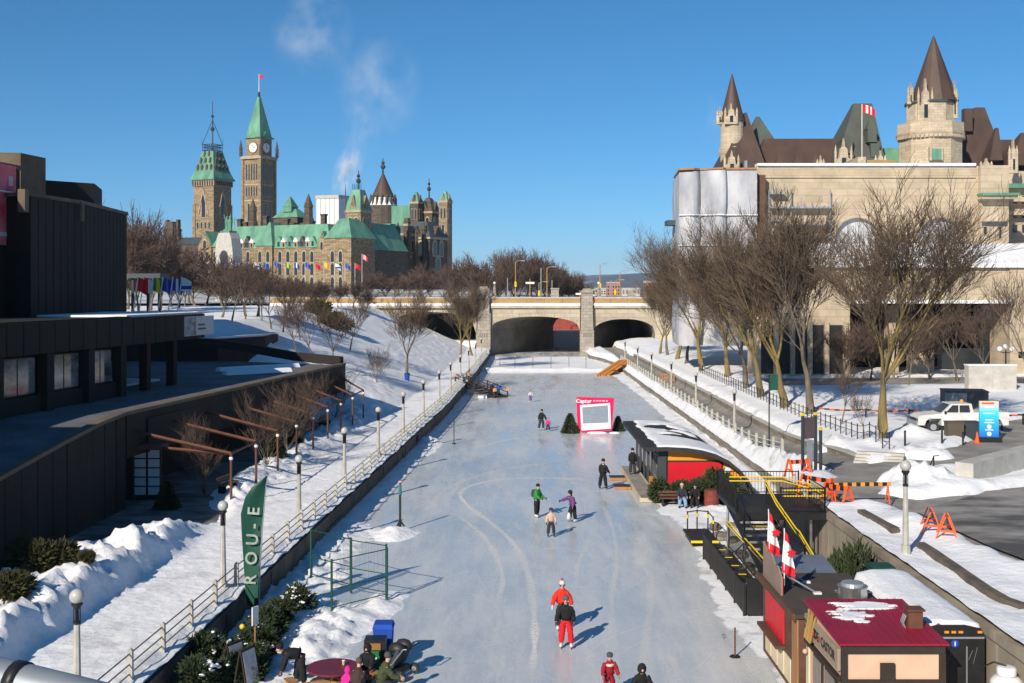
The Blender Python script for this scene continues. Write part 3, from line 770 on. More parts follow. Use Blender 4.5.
# ------------------------------------------------------------------ theatre building on the left
NA = Vector((-25.6, 57.5, 0)); NRZ = -math.atan(0.15)
nac = thing('theatre_building', (NA.x, NA.y, 0), 'dark brown concrete theatre with stepped blocks and wide terrace', 'building', None, NRZ)
NM = Matrix.Translation(NA) @ Matrix.Rotation(NRZ, 4, 'Z'); NI = NM.inverted()
def nl(x, y, z=0.0): return NI @ Vector((x, y, z))
def nl2(x, y): q = nl(x, y); return (q.x, q.y)
def npart(name, mb, mat, smooth=False, parent=None):
    mb.v = [tuple(NI @ Vector(v)) for v in mb.v]; return mb.build(name, mat, parent or nac, smooth)
N1 = (-20.1, 59.8); N2 = (-14.5, 99.7)
def ramp_z(y): return pw([(20,2.9),(40,4.3),(46,4.9),(52,5.5),(56.5,5.88),(59.8,6.0)], y)
def edge_x(y): return pw([(20,-21.0),(46,-20.5),(59.8,-20.1)], y)
# ribbed precast panels of the lower wall
y = 24.0; rr_ = random.Random(8)
while y < 59.6:
    a, b = y+0.03, min(y+1.5, 59.8)-0.03; o = rr_.uniform(-0.02, 0.02)
    mb = MB(); x0, x1 = edge_x(a)+o, edge_x(b)+o
    vs_ = [(x0-0.5,a,0.9),(x0,a,0.9),(x1,b,0.9),(x1-0.5,b,0.9)] + [(x0-0.5,a,ramp_z(a)-0.02),(x0,a,ramp_z(a)-0.02),(x1,b,ramp_z(b)-0.02),(x1-0.5,b,ramp_z(b)-0.02)]
    mb.add(vs_, [(0,3,2,1),(4,5,6,7),(0,1,5,4),(1,2,6,5),(2,3,7,6),(3,0,4,7)])
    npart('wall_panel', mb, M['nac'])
    y += 1.5
def strip(pts, w, h0, h1, name, mat):
    """coping that follows a list of (x,y,z) points; w measured to the left"""
    for p, q in zip(pts, pts[1:]):
        p, q = Vector(p), Vector(q); d = (q-p); n = Vector((-d.y, d.x, 0)).normalized()
        mb = MB(); e = d.normalized()*0.006
        a, b = p+e, q-e
        vs_ = [a+Vector((0,0,h0)), b+Vector((0,0,h0)), b+n*w+Vector((0,0,h0)), a+n*w+Vector((0,0,h0)), a+Vector((0,0,h1)), b+Vector((0,0,h1)), b+n*w+Vector((0,0,h1)), a+n*w+Vector((0,0,h1))]
        mb.add(vs_, [(0,3,2,1),(4,5,6,7),(0,1,5,4),(1,2,6,5),(2,3,7,6),(3,0,4,7)])
        npart(name, mb, mat)
cp = [(edge_x(y_)+0.12, y_, ramp_z(y_)) for y_ in (24,32,40,43,46,49,52,54.5,56.5,58.2,59.8)]
strip(cp, 0.5, 0.0, 0.18, 'coping_stone', M['nac_lit'])
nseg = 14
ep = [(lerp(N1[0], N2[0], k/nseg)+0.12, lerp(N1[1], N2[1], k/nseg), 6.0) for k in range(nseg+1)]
strip(ep, 0.5, 0.0, 0.18, 'coping_stone', M['nac_lit'])
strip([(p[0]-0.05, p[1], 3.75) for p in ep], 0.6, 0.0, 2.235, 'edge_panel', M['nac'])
# terrace deck and ramp
mb = MB(); ry = [24,32,40,43,46,49,52,54.5,56.5,58.2,59.8]
for a, b in zip(ry, ry[1:]):
    mb.add([(edge_x(a)-0.3,a,ramp_z(a)-0.02),(edge_x(b)-0.3,b,ramp_z(b)-0.02),(-40,b,ramp_z(b)-0.02),(-40,a,ramp_z(a)-0.02)], [(0,1,2,3)])
M['deck'] = pm('cold_terrace_paving', (0.10, 0.10, 0.105), (0.17, 0.175, 0.19), 0.35, 0.85)
npart('ramp', mb, M['deck'])
mb = MB(); mb.prism([(-20.2,59.82),(-14.7,99.6),(-26,105.5),(-46,112),(-46,59.82)], 5.6, 5.98); npart('terrace_deck', mb, M['deck'])
mb = MB(); mb.prism([(-19.6,62),(-14.95,99),(-24,103),(-46,104),(-46,62)], 3.76, 5.58); npart('terrace_soffit', mb, M['nac'])
strip([(-14.62,99.75,5.98),(-19,101.8,6.25),(-23.5,103.6,6.9),(-27.5,105.4,7.3),(-34,107.5,7.35)], 0.5, 0, 0.75, 'end_parapet', M['nac'])
strip([(-14.62,99.75,3.75),(-19,101.8,3.75),(-27.5,105.4,3.75),(-34,107.5,3.75)], 0.45, 0, 2.225, 'end_wall', M['nac'])
# recessed wall below with glazed doors
mb = MB(); mb.prism([(-22.6,62),(-22.4,62),(-17.4,99),(-17.6,99)], 1.0, 3.74); npart('recessed_wall', mb, M['nac'])
mb = MB(); mb.prism([(-24,59.9),(-20.35,59.9),(-20.35,60.2),(-24,60.2)], 1.0, 5.58); npart('return_wall', mb, M['nac'])
M['sky_glass'] = pm('painted_sky_glazing', (0.55, 0.58, 0.62), (0.62, 0.64, 0.66), 0.5, 0.08, spec=0.8)  # sky reflection put into the pale pane colour
dw = MB(); dw.box(-20.5, -19.0, 62.28, 62.42, 1.15, 4.0); dframe = npart('entrance_doors', dw, M['dark_metal'])
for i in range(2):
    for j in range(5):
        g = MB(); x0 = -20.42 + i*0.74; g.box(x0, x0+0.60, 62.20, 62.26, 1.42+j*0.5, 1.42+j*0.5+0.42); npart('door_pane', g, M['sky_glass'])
g = MB(); g.box(-23.2,-20.55,62.2,62.4,1.1,4.0); npart('dark_lobby', g, M['dark_metal'])
g = MB(); g.box(-20.35,-18.6,61.0,62.27,4.05,4.25); npart('door_canopy', g, M['rust'])
g = MB(); g.box(-20.62,-20.5,53.0,53.9,2.3,2.9); npart('vent_grille', g, M['galv'])
# main storey: fascia band, glazing, columns
t0, t1 = -40.0, 26.0
mb = MB(); mb.prism([(0,t0),(0,t1-1.2),(-0.35,t1-0.4),(-1.2,t1),(-11,t1),(-11,12),(-24,12),(-24,t0)], 9.1, 10.8); mb.build('fascia_slab', M['nac'], nac)
for k in range(44):
    a = t0 + k*1.5
    if a+1.5 > t1-1.2: break
    q = MB(); q.box(0.003, 0.05, a+0.04, a+1.46, 9.12, 10.78); q.build('fascia_panel', M['nac'], nac)
q = MB(); q.box(-10.5, -0.4, 14, t1-0.6, 10.805, 10.93); q.build('roof_snow', M['snow_roof'], nac)
q = MB(); q.box(-1.0, -0.1, t0, 13.9, 10.803, 10.86); q.build('roof_kerb', M['nac'], nac)
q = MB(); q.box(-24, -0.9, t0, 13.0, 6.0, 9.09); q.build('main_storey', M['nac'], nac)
q = MB(); q.box(-0.9, -0.35, t0, 13.0, 6.0, 6.9); q.build('window_apron', M['nac'], nac)
def tpx(px): # local t on the facade plane for a pixel column
    k = (px-CX)/F; return ((-34.25/(k-0.15))-57.5)/0.989
M['theatre_glass'] = pm('painted_reflection_glazing', (0.05, 0.055, 0.055), (0.34, 0.33, 0.32), 0.5, 0.08, spec=0.8, stretch=(1, 1, 2))  # pale tones in the colour stand for reflected snow
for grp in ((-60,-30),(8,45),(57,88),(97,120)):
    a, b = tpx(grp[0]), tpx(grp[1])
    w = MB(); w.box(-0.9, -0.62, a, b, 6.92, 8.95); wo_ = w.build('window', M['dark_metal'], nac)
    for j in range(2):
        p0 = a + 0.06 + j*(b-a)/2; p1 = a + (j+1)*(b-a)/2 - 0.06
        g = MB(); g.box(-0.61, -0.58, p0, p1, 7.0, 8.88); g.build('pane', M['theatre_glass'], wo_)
for px in (-20, 0, 51, 92, 124):
    a = tpx(px); g = MB(); g.box(-0.62, -0.03, a-0.35, a+0.35, 5.99, 9.09); g.build('pilaster', M['nac'], nac)
for s_x, px in ((-0.9,158),(-0.9,184),(-7.5,166),(-7.5,190)):
    a = tpx(px); g = MB(); g.box(s_x-0.3, s_x+0.25, a-0.28, a+0.28, 5.99, 9.09); g.build('column', M['nac'], nac)
g = MB(); g.box(-8.5,-3.5,15,25,5.985,6.12); g.build('terrace_snow', M['snow_roof'], nac)
for (xa_, ya_, xb_, yb_) in ((-23.5,92,-18.2,97.5),(-22.0,88,-17.8,92)):
    d = Vector((xb_-xa_, yb_-ya_, 0)); n = Vector((-d.y, d.x, 0)).normalized()*0.45
    g = MB(); g.prism([(xa_-n.x,ya_-n.y),(xb_-n.x,yb_-n.y),(xb_+n.x,yb_+n.y),(xa_+n.x,ya_+n.y)], 5.985, 6.3, [(xa_-n.x*.5,ya_-n.y*.5),(xb_-n.x*.5,yb_-n.y*.5),(xb_+n.x*.5,yb_+n.y*.5),(xa_+n.x*.5,ya_+n.y*.5)]); npart('terrace_snow', g, M['snow_roof'])
# upper blocks: faces split into ribbed panels
def ribbed(pts, z0, z1, name, body_pts):
    mb = MB(); mb.prism(body_pts, z0, z1); npart(name, mb, M['nac'])
    for p, q in zip(pts, pts[1:]):
        p, q = Vector((*p,0)), Vector((*q,0)); d = q-p; ln = d.length; d.normalize(); n = Vector((d.y, -d.x, 0))*0.06
        k = int(ln/0.9)
        for i in range(k):
            a = p + d*(ln*i/k+0.05); b = p + d*(ln*(i+1)/k-0.05)
            g = MB(); g.prism([(a.x,a.y),(b.x,b.y),((b+n).x,(b+n).y),((a+n).x,(a+n).y)][::-1], z0+0.02, z1-0.03); npart(name+'_panel', g, M['nac'])
E1, E2, E3 = (-30.2,90), (-29.4,78.4), (-30.0,71.5)
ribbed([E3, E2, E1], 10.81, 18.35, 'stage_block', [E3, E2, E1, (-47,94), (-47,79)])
g = MB(); g.prism([(-30.25,71.4),(-29.25,78.4),(-30.1,90.2),(-47,94.2),(-47,78.9)], 18.355, 18.6); npart('block_coping', g, M['nac_lit'])
g = MB(); g.box(-29.5,-29.2,78.1,78.5,17.2,18.55); npart('corner_fin', g, M['nac_lit'])  # paler colour stands for the sunlit sliver on this corner
g = MB(); g.box(-30.35,-29.9,70.6,71.2,17.3,18.7); npart('corner_fin', g, M['nac_lit'])
ribbed([(-33.1,62),(-31.7,74)], 10.82, 20.2, 'front_block', [(-33.1,62),(-31.7,74),(-33,74.4),(-50,77),(-50,62)])
g = MB(); g.prism([(-33.2,61.9),(-31.6,74.1),(-33,74.5),(-50,77.1),(-50,61.9)], 20.205, 20.5); npart('block_coping', g, M['nac_lit'])
g = MB(); g.prism([(-29.3,15),(-27.0,40.5),(-48,41),(-48,15)], 10.83, 15.2); npart('shade_block', g, M['nac'])  # unseen block added to throw shade on the ramp
g = MB(); g.prism([(-37.6,88),(-37.1,91.5),(-55,97),(-55,85)], 15, 23.0); npart('fly_tower', g, M['nac_lit'])
g = MB(); g.prism([(-37.5,92),(-34.5,95),(-36,101),(-44,98)], 10.9, 21.3); npart('rear_block', g, M['nac'])
# banner and sign on the building
def on_front(t): return lerp(-33.1, -31.7, (t-62)/12.0)
bn = thing('banner', (on_front(71)+0.12, 71, 15), 'red printed banner hung on the dark theatre wall', 'banner')
mb = MB(); y0, y1 = 69.6, 73.4; z0, z1 = H+(290-245)*72/F, H+(290-164)*72/F
o = bn.location
def bb(ya, yb, za, zb, off, nm, mat):
    q = MB(); q.add([(on_front(ya)+off,ya,za),(on_front(yb)+off,yb,za),(on_front(yb)+off,yb,zb),(on_front(ya)+off,ya,zb)] + [(on_front(ya)+off+.02,ya,za),(on_front(yb)+off+.02,yb,za),(on_front(yb)+off+.02,yb,zb),(on_front(ya)+off+.02,ya,zb)], [(0,1,2,3),(7,6,5,4),(0,4,5,1),(1,5,6,2),(2,6,7,3),(3,7,4,0)])
    q.v = [tuple(Vector(v)-o) for v in q.v]; return q.build(nm, mat, bn)
bb(y0, y1, z0, z1, 0.10, 'fabric', pm('skylit_red_print', (0.72,0.05,0.09), (0.80,0.28,0.32), 0.6, 0.8))  # red brightened to stand for reflected sky, with random pale patches
bb(y0+0.5, y1-0.15, z0+0.55, z0+0.80, 0.13, 'print_line', M['white']); bb(y0+0.5, y1-0.15, z1-1.75, z1-1.66, 0.13, 'print_line', M['white'])
bb(y1-0.9, y1-0.4, z1-1.3, z1-0.7, 0.13, 'print_emblem', pm('pale_pink_print', (0.75,0.5,0.52), None))
sg = thing('fascia_sign', (0,0,0), 'grey white sign panel at the end of the theatre fascia', 'sign')
sg.matrix_world = NM @ Matrix.Translation((0.055, (tpx(183)+tpx(212))/2, 9.95))
hw = (tpx(212)-tpx(183))/2
q = MB(); q.box(0, 0.05, -hw, hw, -0.62, 0.72); q.build('panel', pm('sign_grey_white', (0.62,0.62,0.64), None), sg)
q = MB(); q.box(0.052, 0.06, -hw+0.05, -hw*0.25, -0.58, 0.68); q.build('picture', pm('sign_photo', (0.12,0.11,0.08), (0.45,0.46,0.48), 2.5), sg)
for zz, ln in ((0.12,0.5),(-0.16,0.55)):
    q = MB(); q.box(0.052, 0.058, -hw*0.12, -hw*0.12+hw*ln, zz-0.07, zz+0.05); q.build('lettering_line', M['iron'], sg)
# pergola: each rust-brown beam with its post
pg = thing('pergola', (-15, 64, 1.3), 'rust brown steel pergola frame between theatre edge and walkway', 'pergola')
po = Vector(pg.location)
for k in range(9):
    ya = 60.6 + 4.7*k; ye = ya - 1.2
    a = Vector((lerp(N1[0], N2[0], (ya-N1[1])/(N2[1]-N1[1]))+0.1, ya, 5.05)); b = Vector((XL(ye)-5.3, ye, 4.05))
    q = MB(); q.tube([a-po, b-po], 0.085, 4); q.build('beam', M['rust'], pg)
    q = MB(); q.tube([Vector((b.x,b.y,1.2))-po, b-po], 0.07, 6); q.build('post', M['rust'], pg)
    q = MB(); q.ball(b-po+Vector((0,0,-0.25)), 0.11); q.build('globe_light', M['white'], pg, True)
q = MB(); q.tube([Vector((-19.6,61.6,4.12))-po, Vector((XL(60)-5.3,59.6,4.0))-po], 0.08, 4); q.build('beam', M['rust'], pg)
q = MB(); q.tube([Vector((XL(59.4)-5.3,59.4,4.05))-po, Vector((XL(97)-5.3,97,4.05))-po], 0.06, 4); q.build('edge_beam', M['rust'], pg)
# flags on short angled poles along the terrace roof
def flag(name, base, h, mat, lab, grp, w=1.5, fh=0.9, lean=0.0, away=0.25, pole_mat=None, rise=0.0):
    t = thing(name, base, lab, 'flag', grp)
    q = MB(); q.tube([(0,0,0),(lean,0,h)], 0.05, 6); q.build('pole', pole_mat or M['white'], t)
    q = MB(); n = 7; 
    for side in (0, 1):
        for i in range(n+1):
            x = lean + 0.05 + w*i/n; yy = 0.16*w*math.sin(i*1.25)*(i/n) + side*0.02; dz = -away*(i/n)**1.5*w + rise*i/n
            q.v += [(x, yy, h-0.05+dz), (x-lean*0.15, yy, h-0.05-fh+dz*1.1)]
    for i in range(n):
        q.f += [(2*i,2*i+1,2*i+3,2*i+2), (2*n+2+2*i+2,2*n+2+2*i+3,2*n+2+2*i+1,2*n+2+2*i)]; q.m += [0,0]
    c = q.build('cloth', mat, t, True)
    return t
def flagmat(name, bands, axis='X'):
    m, t, b = nodes(name); b.inputs['Roughness'].default_value = 0.8
    tc = t.nodes.new('ShaderNodeTexCoord'); sp = t.nodes.new('ShaderNodeSeparateXYZ'); L(t, tc.outputs['Generated'], sp.inputs[0])
    r_ = t.nodes.new('ShaderNodeValToRGB'); r_.color_ramp.interpolation = 'CONSTANT'; e = r_.color_ramp.elements
    while len(e) < len(bands): e.new(0.5)
    for q, (p, c) in zip(e, bands): q.position = p; q.color = (*c, 1)
    L(t, sp.outputs[axis], r_.inputs['Fac']); L(t, r_.outputs[0], b.inputs['Base Color']); return m
RED, WHT, BLU, GRN, YEL = (0.65,0.01,0.02), (0.8,0.8,0.8), (0.02,0.06,0.35), (0.02,0.25,0.06), (0.8,0.55,0.02)
FM = {'canada': flagmat('maple_flag_cloth', [(0,RED),(0.27,WHT),(0.42,RED),(0.58,WHT),(0.73,RED)]),
      'rw': flagmat('red_white_cloth', [(0,RED),(0.5,WHT)]), 'gy': flagmat('green_gold_cloth', [(0,GRN),(0.35,YEL),(0.7,GRN)]),
      'blue': flagmat('blue_cloth', [(0,BLU),(0.4,(0.1,0.15,0.5)),(0.6,BLU)]), 'bw': flagmat('blue_white_cloth', [(0,BLU),(0.35,WHT),(0.6,BLU)]),
      'wb': flagmat('white_blue_cloth', [(0,WHT),(0.35,BLU),(0.55,WHT)], 'Z'), 'yel': flagmat('yellow_cloth', [(0,YEL),(0.6,(0.7,0.3,0.02))]), 'red': flagmat('red_cloth', [(0,RED),(0.5,(0.55,0.01,0.02))])}
for k, (px, f_, lab) in enumerate(((128,'red','red flag beside the dark theatre block'),(134,'rw','red and white flag second from the theatre block'),(143.5,'gy','green and gold flag among the theatre flags'),(153,'blue','plain blue flag among the theatre flags'),(163,'bw','blue and white flag among the theatre flags'),(172,'wb','white and blue flag at the right end of the theatre flags'))):
    b = P(px+1.5, 309, 108); b.z = 8.0
    flag('flag', b, H-(277-HY)*108/F-8.0, FM[f_], lab, 'flags on the theatre terrace', 0.85, 1.25, 0.8, 0.5, M['white'])
q = MB(); a = P(126,275,112); b = P(160,275,112); q.box(a.x, b.x, 112, 115, a.z-0.3, a.z+0.15); q.box(a.x+.3,a.x+.6,112.1,112.4,7.5,a.z-.301)
fr = thing('terrace_canopy', (a.x, 112, 7.5), 'thin flat canopy roof behind the theatre flags', 'canopy')
q = MB(); q.box(0, b.x-a.x, 0, 3, a.z-7.8, a.z-7.35); q.build('roof', M['lead'], fr)
for xx in (0.4, 1.9, 3.0):
    q = MB(); q.box(xx, xx+0.25, 0.3, 0.55, 0, a.z-7.805); q.build('post', M['dark_metal'], fr)
q = MB(); q.prism([(-40,105),(-27,105.5),(-24,112),(-24,118),(-40,118)], 2, 8.0); 
ut = thing('upper_terrace', (-30,110,2), 'snow covered upper terrace under the row of flags', 'terrace')
q.v = [(x+30,y-110,z-2) for x,y,z in q.v]; q.build('base_wall', M['nac'], ut)
q = MB(); q.prism([(-9.8,-4.8),(2.8,-4.3),(5.8,2.2),(5.8,7.8),(-9.8,7.8)], 6.005, 6.2); q.build('snow_cover', M['snow'], ut)
# ------------------------------------------------------------------ parliament hill
AZ = R(-27.0)     # plan rotation shared by the parliament buildings: local -Y faces the sun, local +X faces away to the right
def win(parent, Mx, w, h, arch=True, trim=None, pane=None, name='window'):
    """stone surround with a dark pane; Mx puts local x along the wall, -y outward, z up, origin at sill centre"""
    key = ('w', round(w,2), round(h,2), arch)
    if key not in _tc:
        n = 6; pts = [(-w/2,0),(w/2,0),(w/2,h)] 
        if arch: pts = [(-w/2,0),(w/2,0)] + [(w/2*math.cos(math.pi*k/n), h+ (w*0.75)*math.sin(math.pi*k/n)) for k in range(n+1)]
        else: pts = [(-w/2,0),(w/2,0),(w/2,h),(-w/2,h)]
        f = w*0.18; big = [(x*(1+2*f/w), (z-h*0.4)*(1+2*f/h)+h*0.4) for x, z in pts]
        mb = MB(); mb.extr([(x,-0.10,z) for x, z in big], (0,0.2,0)); a = mb.mesh('window', trim or M['parl_trim'])
        mb = MB(); mb.extr([(x,-0.14,z) for x, z in pts], (0,0.03,0)); b = mb.mesh('pane', pane or M['glass'])
        _tc[key] = (a, b)
    a, b = _tc[key]
    o = link(name, a, parent); o.matrix_local = Mx
    link('pane', b, o); return o
def face(x, y, z, rz): return Matrix.Translation((x,y,z)) @ Matrix.Rotation(rz, 4, 'Z')
def hip(mb, x0, x1, y0, y1, z0, z1, ix, iy=None, z_top_flat=True):
    iy = ix if iy is None else iy
    return mb.prism([(x0,y0),(x1,y0),(x1,y1),(x0,y1)], z0, z1, [(x0+ix,y0+iy),(x1-ix,y0+iy),(x1-ix,y1-iy),(x0+ix,y1-iy)])
def gable(mb, x0, x1, y0, y1, z0, z1, along='y'):
    if along == 'y':
        return mb.extr([(x0,y0,z0),(x1,y0,z0),((x0+x1)/2,y0,z1)], (0,y1-y0,0))
    return mb.extr([(x0,y0,z0),(x0,(y0+y1)/2,z1),(x0,y1,z0)], (x1-x0,0,0))
def finial(t, x, y, z0, z1, r=0.18, cross=True):
    q = MB(); q.tube([(x,y,z0),(x,y,z1)], [r, r*0.35], 5)
    q.ball((x,y,z0+(z1-z0)*0.45), r*2.4, 6, 4); q.ball((x,y,z0+(z1-z0)*0.7), r*1.7, 6, 4); q.build('finial', M['iron'], t)

# --- clock tower
Y = 600.0; s_ = Y/F
c = P(259, HY, Y); gz = 12.0
pt = thing('clock_tower', (c.x, Y, gz), 'tall sandstone clock tower with green copper spire and flag', 'tower', None, AZ)
def zz(py, Y_=None): return H-(py-HY)*(Y_ or Y)/F - gz
w = 33*s_/(math.cos(AZ)+abs(math.sin(AZ)))/2
mb = MB(); mb.box(-w*.90,w*.90,-w*.90,w*.90,0,zz(160)); mb.build('shaft', M['parl'], pt)
for sx in (-1,1):
    for sy in (-1,1):
        mb = MB(); mb.box(sx*w-0.9*0+(-0.0), sx*w, 0, 0, 0, 0) if False else None
        mb.box(min(sx*w*.78,sx*w), max(sx*w*.78,sx*w), min(sy*w*.78,sy*w), max(sy*w*.78,sy*w), 0, zz(158)); mb.build('buttress', M['parl'], pt)
        mb = MB(); mb.frust(sx*w*1.02, sy*w*1.02, zz(157), zz(150), w*.16, w*.14, 6); mb.frust(sx*w*1.02, sy*w*1.02, zz(149.9), zz(140), w*.17, 0.05, 6); mb.build('pinnacle', M['parl_dk'], pt)
mb = MB(); mb.box(-w*1.06,w*1.06,-w*1.06,w*1.06,zz(160)+.01,zz(157)); mb.build('cornice', M['parl_trim'], pt)
mb = MB(); mb.box(-w*.72,w*.72,-w*.72,w*.72,zz(157)+.01,zz(139)); mb.build('clock_stage', M['parl'], pt)
for rz in (0, R(90), R(180), R(270)):
    T = Matrix.Rotation(rz, 4, 'Z')
    cf = MB(); cf.lathe(0, 0, [(w*.40,0),(w*.40,0.3)], 20, T @ Matrix.Translation((0,-w*.72,zz(148.5))) @ Matrix.Rotation(R(90),4,'X')); cfo = cf.build('clock_face', M['white'], pt)
    hd = MB(); M2 = T @ Matrix.Translation((0,-w*.72-0.32,zz(148.5)))
    hd.box(-0.12,0.12,-0.05,0.0,0,w*.36,M2); hd.box(0,w*.26,-0.05,0.0,-0.12,0.12,M2); hd.build('clock_hands', M['iron'], cfo)
    rg = MB(); rg.tube([T @ Vector((w*.43*math.cos(a*math.pi/10), -w*.74, zz(148.5)+w*.43*math.sin(a*math.pi/10))) for a in range(21)], 0.22, 5); rg.build('clock_rim', M['parl_dk'], cfo)
    for k in range(5):
        win(pt, T @ Matrix.Translation((w*(-.52+.26*k),-w*.905,zz(181))), w*.13, zz(166)-zz(181), True)
        win(pt, T @ Matrix.Translation((w*(-.52+.26*k),-w*.905,zz(197))), w*.13, zz(188)-zz(197), True)
    for k in (-1,1):
        win(pt, T @ Matrix.Translation((w*.3*k,-w*.905,zz(222))), w*.2, zz(206)-zz(222), True)
    gr = MB(); gr.extr([(-w*.5,-w*.74,zz(139.5)),(w*.5,-w*.74,zz(139.5)),(0,-w*.74,zz(132))],(0,w*.5,0),T); gr.build('spire_gable', M['copper'], pt)
for zc in (186, 202):
    mb = MB(); mb.box(-w*.93,w*.93,-w*.93,w*.93,zz(zc),zz(zc)+0.6); mb.build('string_course', M['parl_trim'], pt)
mb = MB(); mb.prism([(-w*.86,-w*.86),(w*.86,-w*.86),(w*.86,w*.86),(-w*.86,w*.86)], zz(139)+.01, zz(137.5)); mb.build('spire_eaves', M['copper'], pt)
mb = MB(); a = w*.74; b = w*.10; mb.prism([(-a,-a),(a,-a),(a,a),(-a,a)], zz(137.5)+.01, zz(97), [(-b,-b),(b,-b),(b,b),(-b,b)]); mb.build('spire', M['copper'], pt)
mb = MB(); mb.frust(0,0,zz(97)+.01,zz(92),w*.13,w*.09,6); mb.build('lantern', M['iron'], pt)
q = MB(); q.tube([(0,0,zz(92)),(0,0,zz(74))],[0.22,0.14],5); q.build('flagpole', M['white'], pt)
q = MB(); q.box(0.2,2.6,-0.05,0.05,zz(79),zz(75)); q.build('flag_cloth', FM['red'], pt)

# --- mansard tower of the western building
Y = 650.0; s_ = Y/F; c = P(212.5, HY, Y)
mt = thing('mansard_tower', (c.x, Y, gz), 'square sandstone tower with steep green copper mansard and iron cresting', 'tower', None, AZ)
w = 37*s_/(math.cos(AZ)+abs(math.sin(AZ)))/2
mb = MB(); mb.box(-w*.94,w*.94,-w*.94,w*.94,0,zz(187,Y)); mb.build('shaft', M['parl'], mt)
for k in range(4):
    sx, sy = ((-1,-1),(1,-1),(1,1),(-1,1))[k]
    mb = MB(); mb.box(min(sx*w*.74,sx*w),max(sx*w*.74,sx*w),min(sy*w*.74,sy*w),max(sy*w*.74,sy*w),0,zz(205,Y)); mb.build('buttress', M['parl'], mt)
mb = MB(); mb.box(-w*1.02,w*1.02,-w*1.02,w*1.02,zz(187,Y)+.01,zz(181,Y)); mb.build('corbel_band', M['parl_trim'], mt)
for k in range(9):
    for rz in (0, R(90)):
        mb = MB(); mb.box(-w*.96+k*w*.225, -w*.96+k*w*.225+w*.1, -w*1.09, -w*1.021, zz(186.5,Y), zz(182,Y), Matrix.Rotation(rz,4,'Z')); mb.build('corbel', M['parl_dk'], mt)
mb = MB(); mb.prism([(-w*1.13,-w*1.13),(w*1.13,-w*1.13),(w*1.13,w*1.13),(-w*1.13,w*1.13)], zz(181,Y)+.01, zz(179,Y)); mb.build('eaves', M['copper'], mt)
mb = MB(); a, b = w*1.08, w*.52; a2 = w*.86
mb.prism([(-a,-a),(a,-a),(a,a),(-a,a)], zz(179,Y)+.01, zz(171,Y), [(-a2,-a2),(a2,-a2),(a2,a2),(-a2,a2)])
mb.prism([(-a2,-a2),(a2,-a2),(a2,a2),(-a2,a2)], zz(171,Y)+.004, zz(152,Y), [(-b,-b),(b,-b),(b,b),(-b,b)])
mb.build('mansard_roof', M['copper'], mt)
for rz in (0, R(90), R(180), R(270)):
    T = Matrix.Rotation(rz,4,'Z')
    for row, (py, rr, n) in enumerate(((171,.90,4),(164,.78,3),(157.5,.63,2))):
        for k in range(n):
            x = (k-(n-1)/2)*w*.42
            mb = MB(); z0 = zz(py,Y); mb.extr([(x-w*.09,-w*rr,z0),(x+w*.09,-w*rr,z0),(x+w*.09,-w*rr,z0+2.0),(x,-w*rr,z0+3.2),(x-w*.09,-w*rr,z0+2.0)],(0,w*.25,0),T); d_ = mb.build('dormer', M['parl_dk'], mt)
    win(mt, T @ Matrix.Translation((0,-w*.945,zz(218,Y))), w*.34, zz(200,Y)-zz(218,Y), True, None)
    for k in range(4): win(mt, T @ Matrix.Translation((w*(-.54+.36*k),-w*.945,zz(229,Y))), w*.16, zz(223,Y)-zz(229,Y), False)
    mb = MB(); mb.extr([(-w*.5,-w*1.0,zz(215,Y)),(-w*.42,-w*1.0,zz(215,Y)),(0,-w*1.0,zz(193,Y)),(w*.42,-w*1.0,zz(215,Y)),(w*.5,-w*1.0,zz(215,Y)),(0,-w*1.0,zz(189,Y))],(0,w*.1,0),T); mb.build('gable_moulding', M['parl_trim'], mt)
    for k in range(7):
        mb = MB(); x = w*(-.5+k/6); mb.tube([T @ Vector((x,-w*.5,zz(152,Y))), T @ Vector((x,-w*.5,zz(144.5,Y)))], 0.16, 4); mb.build('cresting_bar', M['iron'], mt)
    for py in (151, 147.5, 145):
        mb = MB(); mb.tube([T @ Vector((-w*.5,-w*.5,zz(py,Y))), T @ Vector((w*.5,-w*.5,zz(py,Y)))], 0.17, 4); mb.build('cresting_rail', M['iron'], mt)
    mb = MB(); mb.tube([T @ Vector((-w*.5,-w*.5,zz(145,Y))), T @ Vector((-w*.25,-w*.25,zz(132,Y))), T @ Vector((0,0,zz(120,Y)))], 0.16, 4); mb.build('crown_stay', M['iron'], mt)
    mb = MB(); mb.tube([T @ Vector((-w*.52,-w*.52,zz(145,Y))), T @ Vector((-w*.52,-w*.52,zz(137,Y)))], [0.2,0.05], 4); mb.build('corner_spike', M['iron'], mt)
finial(mt, 0, 0, zz(152,Y), zz(101,Y), 0.55)
ww_ = thing('western_wing', (P(182,HY,640).x, 640, gz), 'dark distant wing with chimneys left of the mansard tower', 'building', None, AZ)
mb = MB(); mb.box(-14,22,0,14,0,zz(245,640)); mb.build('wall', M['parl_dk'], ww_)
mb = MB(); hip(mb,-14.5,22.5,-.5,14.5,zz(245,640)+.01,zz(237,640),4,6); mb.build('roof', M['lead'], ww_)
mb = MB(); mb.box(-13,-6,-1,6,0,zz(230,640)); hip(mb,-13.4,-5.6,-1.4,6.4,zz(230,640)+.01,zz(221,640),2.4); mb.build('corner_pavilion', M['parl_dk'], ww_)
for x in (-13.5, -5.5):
    mb = MB(); mb.box(x-.8,x+.8,2,4,zz(240,640),zz(219,640)); mb.build('chimney', M['parl_dk'], ww_)

